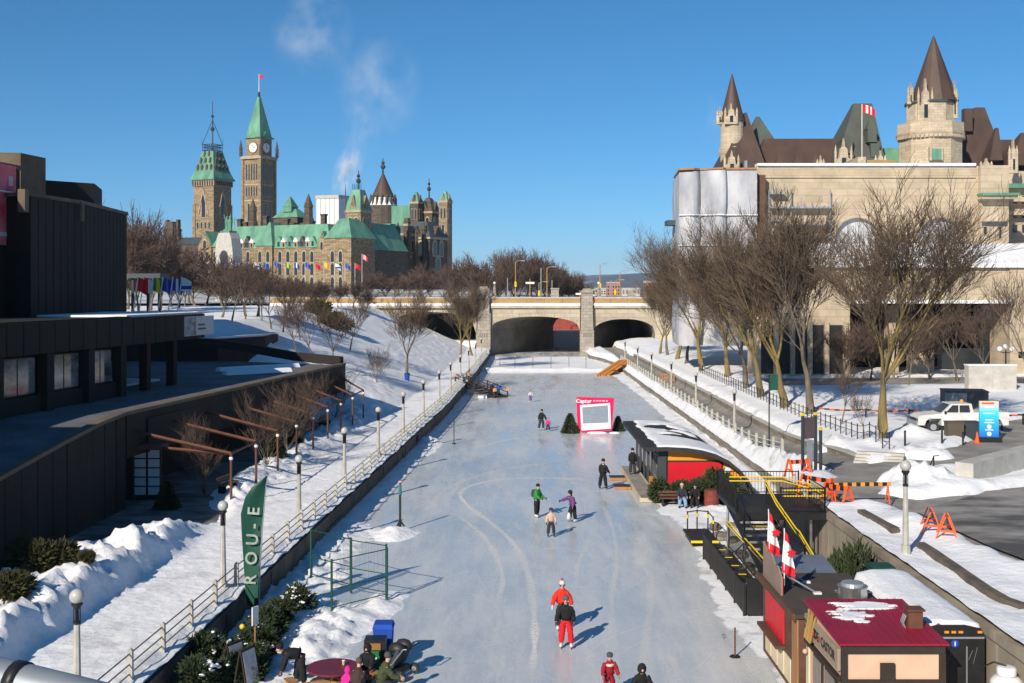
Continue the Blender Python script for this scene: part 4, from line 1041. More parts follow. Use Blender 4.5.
# --- east block: corner nearest the viewer, bright long front to the left, shaded front to the right
Y0 = 430.0; C0 = P(352, HY, Y0); gz = 12.0
eb = thing('east_block', (C0.x, Y0, gz), 'long gothic sandstone block with green copper roofs and gables', 'building', None, AZ)
EM = Matrix.Translation((C0.x, Y0, gz)) @ Matrix.Rotation(AZ, 4, 'Z')
def ez(py, Yw): return H-(py-HY)*Yw/F - gz
def ex(px, yl=0.0):   # local x on the sunlit front (local y = yl) for a pixel column
    k = (px-CX)/F; ca, sa = math.cos(AZ), math.sin(AZ)
    # world X = C0.x + x*ca - yl*sa ; Y = Y0 + x*sa + yl*ca
    return (k*(Y0 + yl*ca) - C0.x + yl*sa)/(ca - k*sa)
def ey(px, xl=0.0):   # local y on the shaded front (local x = xl)
    k = (px-CX)/F; ca, sa = math.cos(AZ), math.sin(AZ)
    return (k*(Y0 + xl*sa) - C0.x - xl*ca)/(-sa - k*ca)
def wY(x, y): return (EM @ Vector((x, y, 0))).y
xl, xr = ex(200), -0.5
zE = ez(249, 455)
mb = MB(); mb.box(xl, -8, 0, 16, 0, zE); mb.build('front_wall', M['parl'], eb)
def mroof(x0, x1, y0, y1, z0, z1, inset, name='roof'):
    mb = MB(); hip(mb, x0-.4, x1+.4, y0-.4, y1+.4, z0+.01, z1, inset, inset); return mb.build(name, M['copper'], eb)
mroof(ex(213), ex(330), 0, 16, zE, ez(226,455), 4.2)
# projecting gabled bays and pavilions along the front
def bay(pa, pb, pye, pyr, proj, nm='gabled_bay', roofm=None):
    x0, x1 = ex(pa), ex(pb); Yw = wY((x0+x1)/2, 0)
    z0 = ez(pye, Yw); z1 = ez(pyr, Yw)
    mb = MB(); mb.box(x0, x1, -proj, 6, 0, z0); o = mb.build(nm, M['parl'], eb)
    mb = MB(); gable(mb, x0, x1, -proj, 7, z0+.005, z0+(z1-z0)*0.92); mb.build('gable', M['parl'], o)
    mb = MB(); mb.extr([(x0-.4,-proj+.3,z0-.2),((x0+x1)/2,-proj+.3,z1),(x1+.4,-proj+.3,z0-.2),((x0+x1)/2,-proj+.3,z1-.9)][::-1],(0,8,0)); mb.build('roof', M['copper'], o)
    win(eb, Matrix.Translation(((x0+x1)/2,-proj-.01,z0-1.0)), (x1-x0)*.22, 2.2)
    return x0, x1, z0
bay(200, 213, 246, 231, 1.0); bay(318, 328, 247, 231, 0.8)
def pav(pa, pb, pye, pyr, proj, depth, nm, ins=3.0, wallm=None):
    x0, x1 = ex(pa), ex(pb); Yw = wY((x0+x1)/2, 0)
    z0 = ez(pye, Yw); z1 = ez(pyr, Yw)
    mb = MB(); mb.box(x0, x1, -proj, depth, 0, z0); o = mb.build(nm, wallm or M['parl'], eb)
    mb = MB(); hip(mb, x0-.5, x1+.5, -proj-.5, depth+.5, z0+.01, z1, ins); mb.build('roof', M['copper'], o)
    return x0, x1, z0
pav(258, 274, 246, 222, 1.2, 12, 'centre_pavilion', 4.0)
pav(327, 352.5, 238, 218, 0.9, 15, 'corner_pavilion', 4.2)
pav(214, 228, 247, 229, 0.6, 12, 'left_pavilion', 3.5)
# windows: two storeys of pointed lights; dormers and chimneys above
for px in list(range(216, 256, 8)) + list(range(280, 318, 8)) + [262, 270, 334, 342, 204, 209]:
    x = ex(px); Yw = wY(x, 0)
    pr = 1.25 if px in (262,270) else (0.95 if px > 327 else (1.05 if px in (204,209) else (0.65 if px < 228 else 0.01)))
    for py, h in ((262, 3.0), (275, 3.4), (288, 3.0)):
        win(eb, Matrix.Translation((x, -pr, ez(py, Yw))), 1.5, h)
for px in (242, 252, 284, 296, 308):
    x = ex(px); Yw = wY(x, 0); z0 = zE
    mb = MB(); mb.box(x-0.9, x+0.9, -0.3, 3, z0+.02, z0+2.4); d_ = mb.build('dormer', M['parl_trim'], eb)
    mb = MB(); gable(mb, x-1.2, x+1.2, -0.5, 4, z0+2.41, z0+4.0); mb.build('dormer_roof', M['snow_roof'], d_)
    mb = MB(); mb.box(x-.45, x+.45, -0.36, -0.31, z0+.4, z0+2.0); mb.build('pane', M['glass'], d_)
for px in (234, 247, 279, 290, 302, 313):       # steep cross gables breaking the long roof
    x = ex(px); z0 = zE
    mb = MB(); gable(mb, x-2.6, x+2.6, -0.25, 6, z0+.01, ez(236,wY(x,0))); o = mb.build('cross_gable', M['parl_dk'] if px in (247,302) else M['copper'], eb)
    mb = MB(); mb.box(x-.5,x+.5,-.35,-.26,z0+.6,z0+2.4); mb.build('gable_window', M['glass'], o)
for px, pyt in ((240,219),(246,222),(266,216),(287,219),(293,223),(304,223),(312,221),(253,207),(324,214)):
    x = ex(px, 9); Yw = wY(x, 9); zt = ez(pyt, Yw)
    mb = MB(); mb.box(x-0.9, x+0.9, 8.2, 9.8, zE, zt-0.6); o = mb.build('chimney', M['parl_dk'], eb)
    mb = MB(); mb.box(x-1.15, x+1.15, 7.95, 10.05, zt-0.595, zt); mb.build('chimney_cap', M['parl_dk'], o)
for px, pyt, wd_ in ((253, 199, 2.0), (308.5, 194, 2.3)):     # tall dark ventilation pinnacles
    x = ex(px, 8); Yw = wY(x, 8); zt = ez(pyt, Yw); z0 = zE+4
    mb = MB(); mb.frust(x, 8, z0, z0+(zt-z0)*.45, wd_, wd_*.9, 8); mb.frust(x, 8, z0+(zt-z0)*.451, z0+(zt-z0)*.7, wd_*.75, wd_*.7, 8); mb.frust(x, 8, z0+(zt-z0)*.701, zt, wd_*.85, 0.2, 8); mb.build('ventilation_turret', M['parl_dk'], eb)
# small copper turret behind the ridge
x = ex(290, 22); Yw = wY(x, 22)
mb = MB(); mb.box(x-6,x+6,19,27,zE,ez(218,Yw)); mb.build('rear_wing', M['parl_dk'], eb)
mb = MB(); hip(mb,x-6.5,x+6.5,18.5,27.5,ez(218,Yw)+.01,ez(209,Yw),3.5); mb.build('rear_roof', M['copper'], eb)
mb = MB(); mb.prism([(x-2.2,20),(x+2.2,20),(x+2.2,24.4),(x-2.2,24.4)],ez(212,Yw),ez(207,Yw)); mb.frust(x,22.2,ez(207,Yw)+.01,ez(196,Yw),3.4,0.1,4,R(45)); mb.build('rear_turret', M['copper'], eb)
mb = MB(); mb.tube([(ex(259,12),12,zE),(ex(259,12),12,ez(205,455))],0.1,4); mb.build('roof_mast', M['white'], eb)
# shaded front running away to the right
ye_ = ey(449)
mb = MB(); mb.box(-15, -0.5, 14, ye_*0.55, 0, ez(252,470)); mb.build('shaded_wall', M['parl_dk'], eb)  # shade of this front deepened in the stone colour
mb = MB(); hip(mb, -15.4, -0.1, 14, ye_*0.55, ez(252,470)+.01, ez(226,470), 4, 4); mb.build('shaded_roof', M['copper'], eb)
# square tower with steep copper roof
def tower(px, pw_, pye, pyr, Yw, name, wallm, roofm, ridge=0.35, label=None, par=None, fin=None, body_lo=0):
    """local tower centred on pixel column px at distance Yw"""
    cc = EM.inverted() @ Vector(((px-CX)/F*Yw, Yw, gz)); hw = pw_*Yw/F/(math.cos(AZ)+abs(math.sin(AZ)))/2
    x, y = cc.x, cc.y; z0, z1 = ez(pye, Yw), ez(pyr, Yw)
    mb = MB(); mb.box(x-hw,x+hw,y-hw,y+hw,body_lo,z0); o = mb.build(name, wallm, eb)
    mb = MB(); mb.box(x-hw*1.1,x+hw*1.1,y-hw*1.1,y+hw*1.1,z0+.01,z0+.9); mb.build('tower_cornice', M['parl_trim'], o)
    mb = MB(); hip(mb, x-hw*1.08, x+hw*1.08, y-hw*1.08, y+hw*1.08, z0+.91, z1, hw*(1-ridge)*1.05); mb.build('tower_roof', roofm, o)
    for T in (Matrix.Translation((x,y-hw-.01,0)), Matrix.Translation((x+hw+.01,y,0)) @ Matrix.Rotation(R(90),4,'Z')):
        for k in (-1, 1): win(o, T @ Matrix.Translation((k*hw*.4,0,z0-7.0)), hw*.38, 4.0)
        win(o, T @ Matrix.Translation((0,0,z0-16)), hw*.5, 5.5)
        mb = MB(); mb.extr([(-hw*.5,-.12,z0+.92),(hw*.5,-.12,z0+.92),(0,-.12,z0+(z1-z0)*.75)],(0,hw*.7,0),T); mb.build('tower_gable', wallm, o)
    if fin: finial(o, x, y, z1, ez(fin, Yw), 0.45)
    return x, y, hw, z0, z1
x, y, hw, z0, z1 = tower(358.5, 25, 213, 190, 445, 'square_tower', M['parl'], M['copper'], 0.45, fin=170)
for k in range(5):
    mb = MB(); mb.tube([(x-hw*.45+k*hw*.22,y-hw*.45,z1),(x-hw*.45+k*hw*.22,y-hw*.45,z1+2.2)],0.12,4); mb.build('cresting_bar', M['iron'], eb)
for sx in (-1,1):
    mb = MB(); mb.tube([(x+sx*hw,y-hw,z0),(x+sx*hw,y-hw,ez(184,445))],[.5,.06],5); mb.build('corner_spike', M['iron'], eb)
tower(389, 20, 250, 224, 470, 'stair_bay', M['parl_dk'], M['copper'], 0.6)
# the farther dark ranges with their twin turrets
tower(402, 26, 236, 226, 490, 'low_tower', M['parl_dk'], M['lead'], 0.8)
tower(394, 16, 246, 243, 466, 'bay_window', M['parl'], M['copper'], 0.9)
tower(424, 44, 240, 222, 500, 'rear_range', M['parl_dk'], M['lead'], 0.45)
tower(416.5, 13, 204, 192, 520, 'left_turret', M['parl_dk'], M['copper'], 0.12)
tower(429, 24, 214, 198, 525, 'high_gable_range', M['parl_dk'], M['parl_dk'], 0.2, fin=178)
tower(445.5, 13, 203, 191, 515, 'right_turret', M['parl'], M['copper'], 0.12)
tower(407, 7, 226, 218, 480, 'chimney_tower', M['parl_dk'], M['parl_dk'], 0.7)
mb = MB(); p = EM.inverted() @ P(404, 215, 540); mb.box(p.x-5,p.x+5,p.y-3,p.y+3,0,ez(206,540)); mb.build('copper_attic', M['copper'], eb)
for k, px in enumerate((372,380,398,408,416,424,432,440)):
    Yw = 452+8*k; p = EM.inverted() @ P(px, 250, Yw)
    mb = MB(); mb.frust(p.x,p.y,0,ez(236-3*(k%3),Yw),1.3,1.1,6); mb.frust(p.x,p.y,ez(236-3*(k%3),Yw)+.01,ez(228-3*(k%3),Yw),1.4,0.05,6); mb.build('buttress_pinnacle', M['parl_dk'], eb)
# --- conical library roof behind
Y = 640.0; c = P(383, HY, Y)
lib = thing('library_rotunda', (c.x, Y, 12), 'round library with tall brown conical roof and snow at its foot', 'building')
def lz(py): return H-(py-HY)*Y/F-12
q = MB(); q.frust(0,0,0,lz(206),17*Y/F,17*Y/F,16); q.build('drum', M['parl_dk'], lib)
q = MB(); q.frust(0,0,lz(206)+.01,lz(198),14*Y/F,11*Y/F,16); q.build('snowy_roof_skirt', M['snow_roof'], lib)
for k in range(16):
    a = 2*math.pi*k/16; r_ = 12.5*Y/F; q = MB(); q.frust(r_*math.cos(a),r_*math.sin(a),lz(208),lz(200),0.9,0.8,5); q.frust(r_*math.cos(a),r_*math.sin(a),lz(200)+.01,lz(194),0.9,0.05,5); q.build('pinnacle', M['parl_dk'], lib)
q = MB(); q.frust(0,0,lz(198)+.01,lz(193),10.5*Y/F,10*Y/F,16); q.build('upper_drum', M['parl_dk'], lib)
q = MB(); q.frust(0,0,lz(193)+.01,lz(174),9.6*Y/F,1.2*Y/F,16); q.build('cone_roof', M['brown_cu'], lib)
finial(lib, 0, 0, lz(174), lz(158), 0.6)
# --- white wrapped box on the roofs
Y = 560.0; a = P(316, HY, Y)
wb = thing('wrapped_scaffold', (a.x, Y, 12), 'white sheeted scaffold box behind the green roofs', 'scaffold')
w1 = 24*Y/F; w2 = 16*Y/F
q = MB(); q.prism([(0,0),(w1,-4),(w1+w2,10),(w2,16)], 0, H-(199-HY)*Y/F-12, None); q.build('sheeting', M['white'], wb)
q = MB(); q.prism([(-.3,-.3),(w1,-4.4),(w1+w2+.4,10),(w2,16.4)], H-(199-HY)*Y/F-12+.01, H-(195.5-HY)*Y/F-12); q.build('roof', M['concrete_l'], wb)
for k in range(6):
    q = MB(); t_ = k/5; q.box(w1*t_-.12+.3*(k==0), w1*t_+.12, -4*t_-.25, -4*t_-.05, 0, H-(199-HY)*Y/F-12.1); q.build('seam', M['concrete_l'], wb)

# --- war memorial arch with bronze group, and the flags on the square
Y = 300.0; c = P(228.5, HY, Y); gz2 = 9.7
wm = thing('war_memorial', (c.x, Y, gz2), 'pale granite memorial arch crowned by a bronze group', 'monument', None, R(-30))
def mz(py): return H-(py-HY)*Y/F-gz2
hw = 12.0*Y/F
for sx in (-1, 1):
    q = MB(); q.box(min(sx*hw*.45,sx*hw),max(sx*hw*.45,sx*hw),-1.6,1.6,0,mz(256)); q.build('pier', M['concrete_l'], wm)
n = 10; q = MB(); pts = [(hw,0,mz(256)+.01)] + [(hw*.45*math.cos(math.pi*k/n),0,mz(256)+.01+hw*.45*math.sin(math.pi*k/n)) for k in range(n+1)] + [(-hw,0,mz(256)+.01),(-hw*.95,0,mz(238)),(-hw*.6,0,mz(233)),(hw*.6,0,mz(233)),(hw*.95,0,mz(238))]
for k in range(n):
    a0 = math.pi*k/n; a1 = math.pi*(k+1)/n
    i0 = Vector((hw*.45*math.cos(a0),-1.7,mz(256)+.01+hw*.45*math.sin(a0))); i1 = Vector((hw*.45*math.cos(a1),-1.7,mz(256)+.01+hw*.45*math.sin(a1)))
    def out(a):
        cx_ = math.cos(a); return Vector((hw*cx_,-1.7, mz(233) if abs(cx_) < .62 else lerp(mz(233), mz(256)+.01, ((abs(cx_)-.62)/.38)**2)))
    q.extr([i0, out(a0), out(a1), i1], (0,3.4,0))
q.build('arch_crown', M['concrete_l'], wm)
q = MB(); q.box(-hw*.5,hw*.5,-1.4,1.4,mz(233)+.01,mz(231)); q.build('pedestal', M['copper'], wm)
rr_ = random.Random(4)
for sx, lean in ((-0.35,-0.5),(0.35,0.5)):     # two winged bronze figures
    q = MB(); b0 = Vector((sx*hw*.5,0,mz(231)))
    q.tube([b0,b0+Vector((0,0,1.6)),b0+Vector((0,0,2.6)),b0+Vector((0,0,3.3))],[0.55,0.5,0.6,0.25],7)
    q.ball(b0+Vector((0,0,3.6)),0.32,7,5); q.tube([b0+Vector((0,0,2.6)),b0+Vector((lean,-.3,3.4)),b0+Vector((lean*1.3,-.4,4.4))],[.2,.15,.1],5)
    q.extr([b0+Vector((0,.3,2.8)),b0+Vector((lean*2.2,.5,3.6)),b0+Vector((lean*1.8,.6,1.4))],(0,.15,0)); q.build('bronze_figure', M['copper'], wm)
k = 0
for px, f_, pyt in ((209,'blue',262),(222,'blue',262),(236,'bw',262),(246,'blue',262),(254,'wb',262),(263,'blue',262),(274,'blue',261),(285,'gy',262),(294,'bw',262),(305,'blue',262),(315,'red',263),(324,'yel',262),(335,'wb',263),(345,'blue',263),(355,'red',263),(362,'canada',254)):
    Y = 262+1.2*(k%3); b = P(px, 300, Y); b.z = 9.7
    names = {'blue':'blue','bw':'blue and white','wb':'white and blue','gy':'green and gold','red':'red','yel':'yellow','canada':'red and white maple'}
    where = ['first from the left','second from the left','third from the left','fourth from the left','fifth from the left','sixth from the left','seventh from the left','eighth from the left','ninth from the left','tenth from the left','eleventh from the left','twelfth from the left','thirteenth from the left','fourteenth from the left','fifteenth from the left','last on the right'][k]
    flag('square_flag', b, H-(pyt-HY)*Y/F-9.7, FM[f_], f'{names[f_]} flag on white pole in the square, {where}', 'flags on poles around the square', 1.2, 1.05, 0.0, 0.6)
    k += 1
# ------------------------------------------------------------------ the old station on the right
Y = 140.0; s_ = Y/F
def sx(px, Y_=None): return (px-CX)*(Y_ or Y)/F
def sz(py, Y_=None): return H-(py-HY)*(Y_ or Y)/F
st = thing('station_building', (sx(757), Y, 3.2), 'broad beige limestone station with arched windows and long podium', 'building')
SO = Vector((sx(757), Y, 3.2))
def sp(name, mb, mat, par=None, smooth=False):
    mb.v = [tuple(Vector(v)-SO) for v in mb.v]; return mb.build(name, mat, par or st, smooth)
# main wall in vertical strips so that the two great arches are real openings
def arch_open(cx, hw_, zs, ztop, x0, x1, z0, zt, y0, th):
    n = 16; mb = MB()
    xs = [cx-hw_+2*hw_*k/n for k in range(n+1)]
    za = lambda x: zs + (ztop-zs)*math.sqrt(max(0, 1-((x-cx)/hw_)**2))
    for a, b in zip(xs, xs[1:]):
        mb.extr([(a,y0,za(a)),(b,y0,za(b)),(b,y0,zt),(a,y0,zt)], (0,th,0))
    mb.box(x0, cx-hw_, y0, y0+th, z0, zt); mb.box(cx+hw_, x1, y0, y0+th, z0, zt)
    return mb
zt = sz(168); zb = 3.0
mb = arch_open(sx(857), sx(881)-sx(857), sz(244), sz(218), sx(757), sx(900), zb, zt, Y, 1.2); sp('wall_with_arch', mb, M['station'])
mb = arch_open(sx(940), sx(963)-sx(940), sz(240), sz(217), sx(900)+.004, sx(978), zb, zt, Y, 1.2); sp('wall_with_arch', mb, M['station'])
M['wrap'] = pm('white_sheeting', (0.54,0.54,0.56), (0.30,0.31,0.34), 0.35, 0.3, bmp=0.06, bscale=0.8, stretch=(1, 1, 0.4))
for cx_, hw_ in ((857, 24), (940, 23)):
    mb = MB(); n = 6
    for k in range(n):
        x0 = sx(cx_-hw_+2*hw_*k/n)+0.03; x1 = sx(cx_-hw_+2*hw_*(k+1)/n)-0.03
        q = MB(); q.box(x0, x1, Y+0.55, Y+0.7, zb, sz(217)); sp('arch_cover_sheet', q, M['wrap'])
    ring = MB(); ring.tube([(sx(cx_)+ (sx(cx_+hw_)-sx(cx_))*1.03*math.cos(math.pi*k/18), Y-0.02, sz(242)+ (sz(217)-sz(242))*1.03*math.sin(math.pi*k/18)) for k in range(19)], 0.28, 5); sp('arch_moulding', ring, M['station'])
mb = MB(); mb.box(sx(757), sx(1000), Y+0.02, Y+40, zt-0.01, zt+0.25); sp('roof', mb, M['concrete_l'])
mb = MB(); mb.box(sx(757), sx(975), Y-0.35, Y+1.3, zt+0.26, zt+0.55); sp('parapet_coping', mb, M['snow_roof'])
mb = MB(); mb.box(sx(757), sx(975), Y-0.2, Y-0.01, zt-1.2, zt-0.75); sp('string_course', mb, M['station'])
# stepped right end with green cornice
mb = MB(); mb.box(sx(978)+.004, sx(1006), Y-0.8, Y+12, zb, sz(166)); sp('end_block', mb, M['station'])
mb = MB(); mb.box(sx(975), sx(1010), Y-2.2, Y-0.81, sz(200), sz(197)); sp('cornice_soffit', mb, M['station'])
mb = MB(); mb.box(sx(974), sx(1011), Y-2.6, Y-0.82, sz(197)+.005, sz(194.5)); sp('green_cornice', mb, M['copper'])
mb = MB(); mb.box(sx(979), sx(1004), Y-1.0, Y-0.81, sz(226), sz(222)); sp('grey_band', mb, M['lead'])
for px, py0, py1, w in ((982,236,226,5),(997,240,226,4)):
    q = MB(); q.box(sx(px-w/2), sx(px+w/2), Y-0.92, Y-0.81, sz(py0), sz(py1)); f_ = sp('window', q, M['parl_trim'])
    q = MB(); q.box(sx(px-w/2)+.12, sx(px+w/2)-.12, Y-0.96, Y-0.925, sz(py0)+.15, sz(py1)-.15); sp('pane', q, M['glass'], f_)
mb = MB(); mb.box(sx(1006)+.01, sx(1060), Y+6, Y+30, zb, sz(182)); sp('far_wing', mb, M['station'])
for k in range(3):
    mb = MB(); mb.box(sx(1005), sx(1060), Y+4.6, Y+5.99, sz(182+k*14)-0.3, sz(180+k*14)); sp('wing_cornice', mb, M['copper'] if k == 0 else M['station'])
for k in range(4):
    for r_ in range(3):
        q = MB(); x0 = sx(1013+k*9, Y+6); q.box(x0, x0+0.5, Y+5.9, Y+5.99, sz(200+r_*15), sz(192+r_*15)); sp('window', q, M['glass'])
# ledges and hoists of the works on the wall
for k, (pa, pb, py) in enumerate(((768,783,194),(768,829,208),(768,782,221),(772,829,225),(775,829,237))):
    mb = MB(); mb.box(sx(pa), sx(pb), Y-1.3, Y-0.01, sz(py)-0.12, sz(py)+0.1); o = sp('work_platform', mb, M['galv'])
    for x in (sx(pa)+.1, (sx(pa)+sx(pb))/2, sx(pb)-.1):
        q = MB(); q.tube([(x,Y-1.25,sz(py)+.1),(x,Y-1.25,sz(py)+1.2)], 0.05, 4); sp('guard_post', q, M['galv'], o)
for px in (768, 790, 829):
    mb = MB(); mb.tube([(sx(px),Y-0.6,sz(250)),(sx(px),Y-0.6,sz(190))], 0.08, 4); sp('scaffold_standard', mb, M['galv'])
mb = MB(); mb.box(sx(757)+.05, sx(763), Y-1.4, Y-0.01, sz(262), sz(176)); sp('shaded_return', mb, M['brownwood'])  # dark brown colour stands for the shade on this return
# buff penthouses on the roof
for pa, pb, pyt, pyb, yy, m_ in ((722,759,169,173,6,'buff'),(858,895,160,172,8,'buff'),(896,944,167,172,5,'buff'),(858,866,157,172,7.5,'chateau'),(808,814,168,172,4,'galv')):
    mb = MB(); mb.box(sx(pa,Y+yy), sx(pb,Y+yy), Y+yy, Y+yy+6, zt-1, sz(pyt,Y+yy)); sp('penthouse', mb, M[m_])
mb = MB(); mb.prism([(sx(845),Y+7),(sx(893),Y+7),(sx(893),Y+12),(sx(845),Y+12)], zt+.2, sz(161), [(sx(858),Y+7),(sx(893),Y+7),(sx(893),Y+12),(sx(858),Y+12)]); sp('sloped_roof_house', mb, M['concrete_l'])
mb = MB(); mb.prism([(sx(938),Y+5),(sx(990),Y+5),(sx(990),Y+10),(sx(938),Y+10)], zt+.3, sz(162), [(sx(962),Y+6),(sx(985),Y+6),(sx(985),Y+9),(sx(962),Y+9)]); sp('glazed_roof_light', mb, M['snow_roof'])
for px, pyt in ((751,158),(789,163)):
    mb = MB(); mb.tube([(sx(px),Y+3,zt),(sx(px),Y+3,sz(pyt))], 0.22, 6); sp('vent_pipe', mb, M['galv'])
# podium: sloping snowy roof, face, dark recess with pillars
YP = 125.0
mb = MB(); z0 = sz(263,YP); z1 = sz(248,132)
mb.extr([(sx(757,YP),YP-.6,z0-.5),(sx(757,YP),YP-.6,z0),(sx(757,YP),134,z1+.6),(sx(757,YP),Y-.02,z1+.6),(sx(757,YP),Y-.02,z0-.5)], (50,0,0)); sp('podium_roof', mb, M['snow_roof'])
xa, xb_ = sx(850,YP), sx(1009,YP)
mb = MB(); mb.box(sx(757,YP), sx(850,YP), YP, YP+5, zb, z0-.51); sp('podium_wall', mb, M['station'])
mb = MB(); mb.box(xa+.004, xb_, YP, YP+5, sz(303,YP), z0-.51); sp('podium_lintel', mb, M['station'])
mb = MB(); mb.box(xa+.004, xb_, YP-.4, YP-.01, sz(303,YP)-.05, sz(301,YP)+.1); sp('lintel_ledge', mb, M['snow_roof'])
mb = MB(); mb.box(xb_+.004, sx(1120,YP), YP-.2, YP+5, zb, z0-.51); sp('podium_wall', mb, M['station'])
mb = MB(); mb.box(xa-3, xb_+2, YP+13, YP+13.5, zb, sz(303,YP)); sp('recess_wall', mb, M['nac'])  # near-black wall and ceiling put the recess's shade into colour
mb = MB(); mb.box(xa+.004, xb_, YP+5, YP+13, sz(303,YP)-.3, sz(303,YP)-.02); sp('recess_ceiling', mb, M['nac'])
for px in (891, 920):
    w = 2.6 if px == 920 else 1.2
    mb = MB(); x = sx(px,YP+4); mb.box(x-w/2, x+w/2, YP+3.2, YP+4.6, zb, sz(303,YP)-.31 if px != 920 else sz(333,YP)); sp('pillar', mb, M['station'])
mb = MB(); mb.box(sx(934,YP+9), sx(985,YP+9), YP+8, YP+9, zb, sz(352,YP)); sp('entrance_glazing', mb, M['glass'])
for px, w in ((767,12),(784,11),(801,12),(818,11),(836,13)):
    mb = MB(); mb.box(sx(px-w/2,YP), sx(px+w/2,YP), YP-.06, YP-.004, zb+.4, sz(325,YP)); o = sp('doorway', mb, M['dark_metal'])
    mb = MB(); mb.box(sx(px+w/2,YP)+.05, sx(px+w/2,YP)+.55, YP-.3, YP-.004, zb, sz(322,YP)); sp('pilaster', mb, M['station'])
# sheeted scaffold at the station's left end: each sheet a fold of its own
wr_ = thing('sheeted_scaffold', (sx(673), Y-2, 3.2), 'tall white plastic sheeted scaffold wrapping the corner of the station', 'scaffold')
WO = Vector((sx(673), Y-2, 3.2))
pts = [(673.5,Y+9,176),(679,Y-1.2,174),(694,Y-2.0,173),(700,Y-1.2,172.5),(723,Y-2.4,171.5),(726,Y-1.8,172),(757,Y-2.0,172.5)]
rr_ = random.Random(9)
for (pa, ya, ta), (pb, yb, tb_) in zip(pts, pts[1:]):
    a = Vector((sx(pa,ya), ya, 0)); b = Vector((sx(pb,yb), yb, 0)); n = max(1, int((b-a).length/1.9))
    for k in range(n):
        for (z0, z1) in ((sz(345), sz(300)), (sz(300)+.02, sz(272)), (sz(272)+.02, sz(246)), (sz(216)+.02, sz((ta+tb_)/2)), (sz(246)+.02, sz(216))):
            p = a.lerp(b, k/n); q_ = a.lerp(b, (k+1)/n); d = (q_-p).normalized(); nn = Vector((d.y,-d.x,0))
            mb = MB(); m_ = 5
            for i in range(m_+1):
                bow = 0.30*math.sin(math.pi*i/m_)*rr_.uniform(.6,1.2)
                for j in range(5):
                    r_ = p.lerp(q_, i/m_) + nn*(bow*(0.5+0.5*math.sin(math.pi*j/4)) + rr_.uniform(-.03,.03)); mb.v.append(tuple(Vector((r_.x, r_.y, lerp(z0, z1, j/4)))-WO))
            for i in range(m_):
                for j in range(4): mb.f.append((i*5+j,(i+1)*5+j,(i+1)*5+j+1,i*5+j+1)); mb.m.append(0)
            nv = len(mb.v); mb.v += [tuple(Vector(v)-nn*0.08) for v in mb.v]
            mb.f += [tuple(i+nv for i in reversed(f)) for f in mb.f[:]]; mb.m += mb.m[:]
            mb.build('plastic_sheet', M['wrap'], wr_, True)
mb = MB(); mb.prism([tuple((Vector((sx(pa,ya),ya,0))-WO).xy) for pa,ya,_ in pts] + [(sx(757)-WO.x, 12), (2, 12)], sz(172)-3.2+.1, sz(171)-3.2+.2); mb.build('top_deck', M['wood'], wr_)
mb = MB(); mb.box(sx(670)-WO.x, sx(680)-WO.x, 4, 7, sz(224)-3.2, sz(219)-3.2); mb.build('cornice_end', M['lead'], wr_)
for py in (246, 216, 272):
    for (pa, ya, _), (pb, yb, _2) in zip(pts, pts[1:]):
        mb = MB(); mb.tube([Vector((sx(pa,ya),ya-.32,sz(py)))-WO, Vector((sx(pb,yb),yb-.32,sz(py)))-WO], 0.09, 5); mb.build('ledger_tube', M['white'], wr_)

# ------------------------------------------------------------------ castle hotel behind
Y = 260.0
ch = thing('castle_hotel', (sx(820), Y, 9), 'castle-like limestone hotel with brown copper roofs and turrets', 'building')
CO = Vector((sx(820), Y, 9))
def hp(name, mb, mat, par=None, smooth=False):
    mb.v = [tuple(Vector(v)-CO) for v in mb.v]; return mb.build(name, mat, par or ch, smooth)
def gab_dormer(px, py0, py1, w, yy, par=None, mat='chateau'):
    """tall stepped stone gable with little pinnacles"""
    x = sx(px, yy); ww = w*yy/F/2; z0, z1 = sz(py0,yy), sz(py1,yy); h = z1-z0
    q = MB(); q.extr([(x-ww,yy,z0),(x+ww,yy,z0),(x+ww,yy,z0+h*.35),(x+ww*.6,yy,z0+h*.4),(x+ww*.45,yy,z0+h*.68),(x+ww*.15,yy,z0+h*.74),(x,yy,z1),(x-ww*.15,yy,z0+h*.74),(x-ww*.45,yy,z0+h*.68),(x-ww*.6,yy,z0+h*.4),(x-ww,yy,z0+h*.35)], (0,1.2,0)); o = hp('stone_gable', q, M[mat], par)
    for k in (-1,1):
        q = MB(); q.frust(x+k*ww*1.05, yy+.4, z0, z0+h*.55, .35, .3, 5); q.frust(x+k*ww*1.05, yy+.4, z0+h*.551, z0+h*.8, .4, .03, 5); hp('pinnacle', q, M[mat], o if par is None else par)
    q = MB(); q.box(x-ww*.28, x+ww*.28, yy-.1, yy-.01, z0+h*.1, z0+h*.4); hp('window', q, M['glass'], o if par is None else par)
def round_tower(px, wpx, py_wall, pyt, py0, yy, nm, cone_w, corbel=True):
    r_ = wpx*yy/F/2; yc = yy; yy = yy-r_; k_ = yc/yy; x = sx(px,yc)
    cone_w *= k_; zc = lambda py, _=0: sz(py, yc)
    q = MB(); q.frust(x, yy+r_, zc(py0,yy), zc(py_wall,yy), r_, r_, 20); o = hp(nm, q, M['chateau'])
    q = MB(); q.frust(x, yy+r_, zc(py_wall,yy)+.01, zc(py_wall-1.4,yy), cone_w*yy/F/2, cone_w*yy/F/2*.98, 20); hp('cone_eaves', q, M['lead'], o)
    q = MB(); q.frust(x, yy+r_, zc(py_wall-1.4,yy)+.01, zc(pyt,yy), cone_w*yy/F/2*.95, 0.12, 20); hp('cone_roof', q, M['brown_cu'], o)
    return o, x, r_
